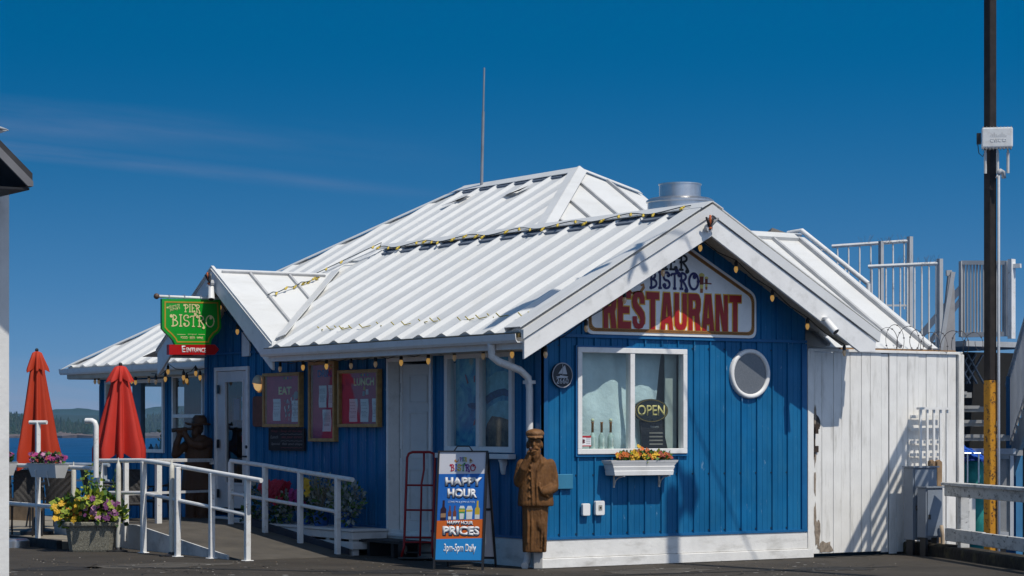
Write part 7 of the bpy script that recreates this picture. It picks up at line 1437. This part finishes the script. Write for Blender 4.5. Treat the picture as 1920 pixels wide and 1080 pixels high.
# mast on the high roof
p = at(903, 343, X=5.6); q = at(908, 127, X=5.6); mb = MB(); mb.tube([p - UP * .05, p + (q - p) * .62, p + (q - p) * .621, q], [.026, .024, .016, .014], 8); tag(mb.build('antenna_mast', M('mast_grey', (.28, .29, .31), .45, metal=.3), None, smooth='auto'), 'thin grey antenna mast standing on the high white ridge', 'mast')
# ------------------------------------------------------------------ unseen shapes added outside the frame only to cast shadows into it
def up_sun(p, t): return p - SUNV * (t / abs(SUNV.y))
OW = M('galvanised', (.35, .35, .35), .6)
g = struct(bpy.data.objects.new('rail_shadow_caster', None)); COL.objects.link(g); mb = MB()  # unseen bars added to throw the striped railing shadow on the fence
SL_ = (1048 - 783) / (1706 - 1576)
def gw(px, py): return up_sun(at(px, py, Y=-.01), 3.1 - .6 * (px - 1576) / 130)
for k_b in range(9):
    o_, w_ = (7.5, .107) if k_b == 0 else (15 + 7 + 3.75 + 14.5 * (k_b - 1), .056)
    if o_ > 118: continue
    x0 = 1576 + o_; mb.bar(gw(x0, 1052), gw(1711, 1052 - SL_ * (1711 - x0)), w_, .03, up=SUNV)
for px, w_ in ((1630.5, .082), (1695, .066)): mb.bar(gw(px, 1052), gw(px, 1056 - SL_ * (px - 1580)), w_, .03, up=SUNV)
c1 = gw(1704, 860); mb.tube([c1, V((c1.x, c1.y, -7))], .03, 8); ob = mb.build('shadow_bars', OW, g)
g2 = struct(bpy.data.objects.new('lamp_shadow_caster', None)); COL.objects.link(g2); mb = MB(); T_L = 7.0  # unseen lamp-like shapes added to throw the shadows on wall and roof
pb_ = up_sun(at(1252, 1058, Y=-.02), T_L); pt_ = up_sun(at(1262, 925, Y=-.02), T_L); mb.tube([V((pt_.x, pt_.y, 0)), V((pt_.x, pt_.y, pt_.z))], .10, 10)
q = [up_sun(at(*p, Y=-.02), T_L) for p in ((1258, 985), (1300, 922), (1268, 868))]; mb.tube(q, .05, 8)
mb.pprism(PL(q[1], (1, 0, 0), (0, 0, 1)), [(-.14, -.1), (0, -.26), (.10, 0), (0, .22), (-.2, .22)], -.03, .03); mb.build('wall_shadow_shape', OW, g2)
def roofpt(px, py): d = ray(px, py); return CAM + d * ((LS.o - CAM).dot(LS.n) / d.dot(LS.n))
mb = MB(); T_R = 4.0
def sh(pts, th=.04): mb.prism([up_sun(p, T_R) for p in pts], V((0, 0, th)))
k2 = 550 / 1449
px_ = lambda x, y: roofpt(840 + x * k2, 280 + y * k2)
sh([px_(180, 890), px_(290, 805), px_(380, 760), px_(575, 690), px_(440, 775), px_(240, 870)])
sh([px_(640, 640), px_(670, 628), px_(685, 634), px_(790, 592), px_(780, 606), px_(690, 645), px_(660, 662)])
sh([px_(858, 546), px_(915, 515), px_(920, 500), px_(955, 492), px_(945, 545), px_(925, 550), px_(915, 528)])
mb.prism([up_sun(at(840 + x * k2, 280 + y * k2, Y=-.6), T_R - .5) for x, y in ((930, 545), (955, 540), (990, 605), (965, 612))], V((0, 0, .04)))
q0 = up_sun(px_(575, 690), T_R); q1 = up_sun(px_(950, 500), T_R); mb.tube([q0, q1 + V((.6, -.2, .3)), V((q1.x + 3, q1.y - 2.5, q1.z))], .012, 6)
mb.build('roof_shadow_blades', OW, g2)
# dirt gathered along the foot of the walls
mb = MB(); rg = random.Random(77)
def dirt(p0, p1, n, w0):
    d = (p1 - p0) / n; s_ = d.normalized().cross(UP)
    a = [p0 + d * i for i in range(n + 1)]; b = [q + s_ * w0 * rg.uniform(.25, 1.2) for q in a]
    mb.add([V((q.x, q.y, .0045)) for q in a + b], [(i, i + 1, n + 2 + i, n + 1 + i) for i in range(n)])
dirt(V((-.05, -.03, 0)), V((4.1, -.03, 0)), 60, .10); dirt(V((4.1, 0, 0)), V((5.6, -.0, 0)), 30, .16)
o = mb.build('wall_foot_dirt', M('dirt_dark', (.018, .016, .012), .95, var=.5, vs=30)); struct(o, 'stuff')
mb = MB()
for i in range(500):
    p = at(rg.uniform(15, 1680), rg.uniform(1046, 1079), Z=0.004); r = rg.uniform(.004, .014); mb.mat(rg.randrange(3)).add([p + V((r * rg.uniform(.6, 1.2), 0, 0)), p + V((0, r * rg.uniform(.6, 1.2), 0)), p + V((-r, 0, 0)), p + V((0, -r * rg.uniform(.6, 1.2), 0)), p + V((0, 0, r * .7))], [(0, 1, 4), (1, 2, 4), (2, 3, 4), (3, 0, 4)])
o = mb.build('grit', [M('grit_pale', (.22, .20, .17), .9), M('grit_dark', (.02, .02, .02), .9), M('grit_tan', (.13, .10, .07), .9)]); struct(o, 'stuff')
mb = MB(); T_W = 2.2; g3 = struct(bpy.data.objects.new('wall_shadow_blocker', None)); COL.objects.link(g3)  # unseen sheet added to keep the sun off the upper left wall
wallp = lambda px, py: at(px, py, Y=LWP.o.y)
mb.prism([up_sun(wallp(*p), T_W) for p in ((-160, 330), (60, 330), (60, 668), (0, 612), (-160, 500))], V((0, 0, .05))); cc = up_sun(wallp(-100, 450), T_W); mb.tube([cc, cc - RT * 1.4, cc - RT * 1.45 - UP * 9], .04, 8); mb.build('blocker_sheet', OW, g3)
# cracks and patches in the paving
mb = MB(); rg = random.Random(88)
for (p, q) in (((60, 1050), (420, 1076)), ((560, 1066), (800, 1078)), ((1090, 1072), (1420, 1064)), ((1350, 1079), (1640, 1058)), ((250, 1078), (520, 1060))):
    a, b = at(*p, Z=.0046), at(*q, Z=.0046); n = (b - a).cross(UP).normalized(); pts = [a + (b - a) * (i / 24) + n * rg.uniform(-.10, .10) * (1 if 0 < i < 24 else 0) for i in range(25)]
    ws = [rg.uniform(.004, .014) for _ in pts]; mb.add([x + n * w for x, w in zip(pts, ws)] + [x - n * w for x, w in zip(pts, ws)], [(i, i + 1, 26 + i, 25 + i) for i in range(24)])
struct(mb.build('paving_cracks', M('crack', (.012, .011, .010), .95)))
mb = MB()
for (px, py, rx, ry, k) in ((300, 1060, .9, .5, 0), (720, 1072, .7, .35, 1), (1230, 1070, .8, .4, 0), (1560, 1066, .55, .4, 1), (110, 1066, .5, .4, 1)):
    c = at(px, py, Z=.0034); mb.mat(k).add([c + V((rx * rg.uniform(.7, 1.15) * math.cos(t * .3927), ry * rg.uniform(.7, 1.15) * math.sin(t * .3927), 0)) for t in range(16)], [tuple(range(16))])
struct(mb.build('paving_patches', [M('patch_pale', (.075, .066, .054), .92, var=.3, vs=4, chips=(.15, .14, .12), cscale=40), M('patch_dark', (.026, .023, .020), .85, var=.3, vs=4)]))
# ------------------------------------------------------------------ the air over the water
mb = MB(); mb.box(-6600, -3400, WATERZ - 1.5, 6600, 9600, 20.0)
hz_m = bpy.data.materials.new('sea_haze'); hz_m.use_nodes = True; t_ = hz_m.node_tree; t_.nodes.clear()
o_ = t_.nodes.new('ShaderNodeOutputMaterial'); v_ = t_.nodes.new('ShaderNodeVolumePrincipled'); v_.inputs['Color'].default_value = (0.36, 0.62, 1.0, 1); v_.inputs['Density'].default_value = 0.00008; v_.inputs['Anisotropy'].default_value = 0.0
t_.links.new(v_.outputs[0], o_.inputs['Volume'])
hb_ = mb.build('haze', hz_m); hb_['kind'] = 'stuff'
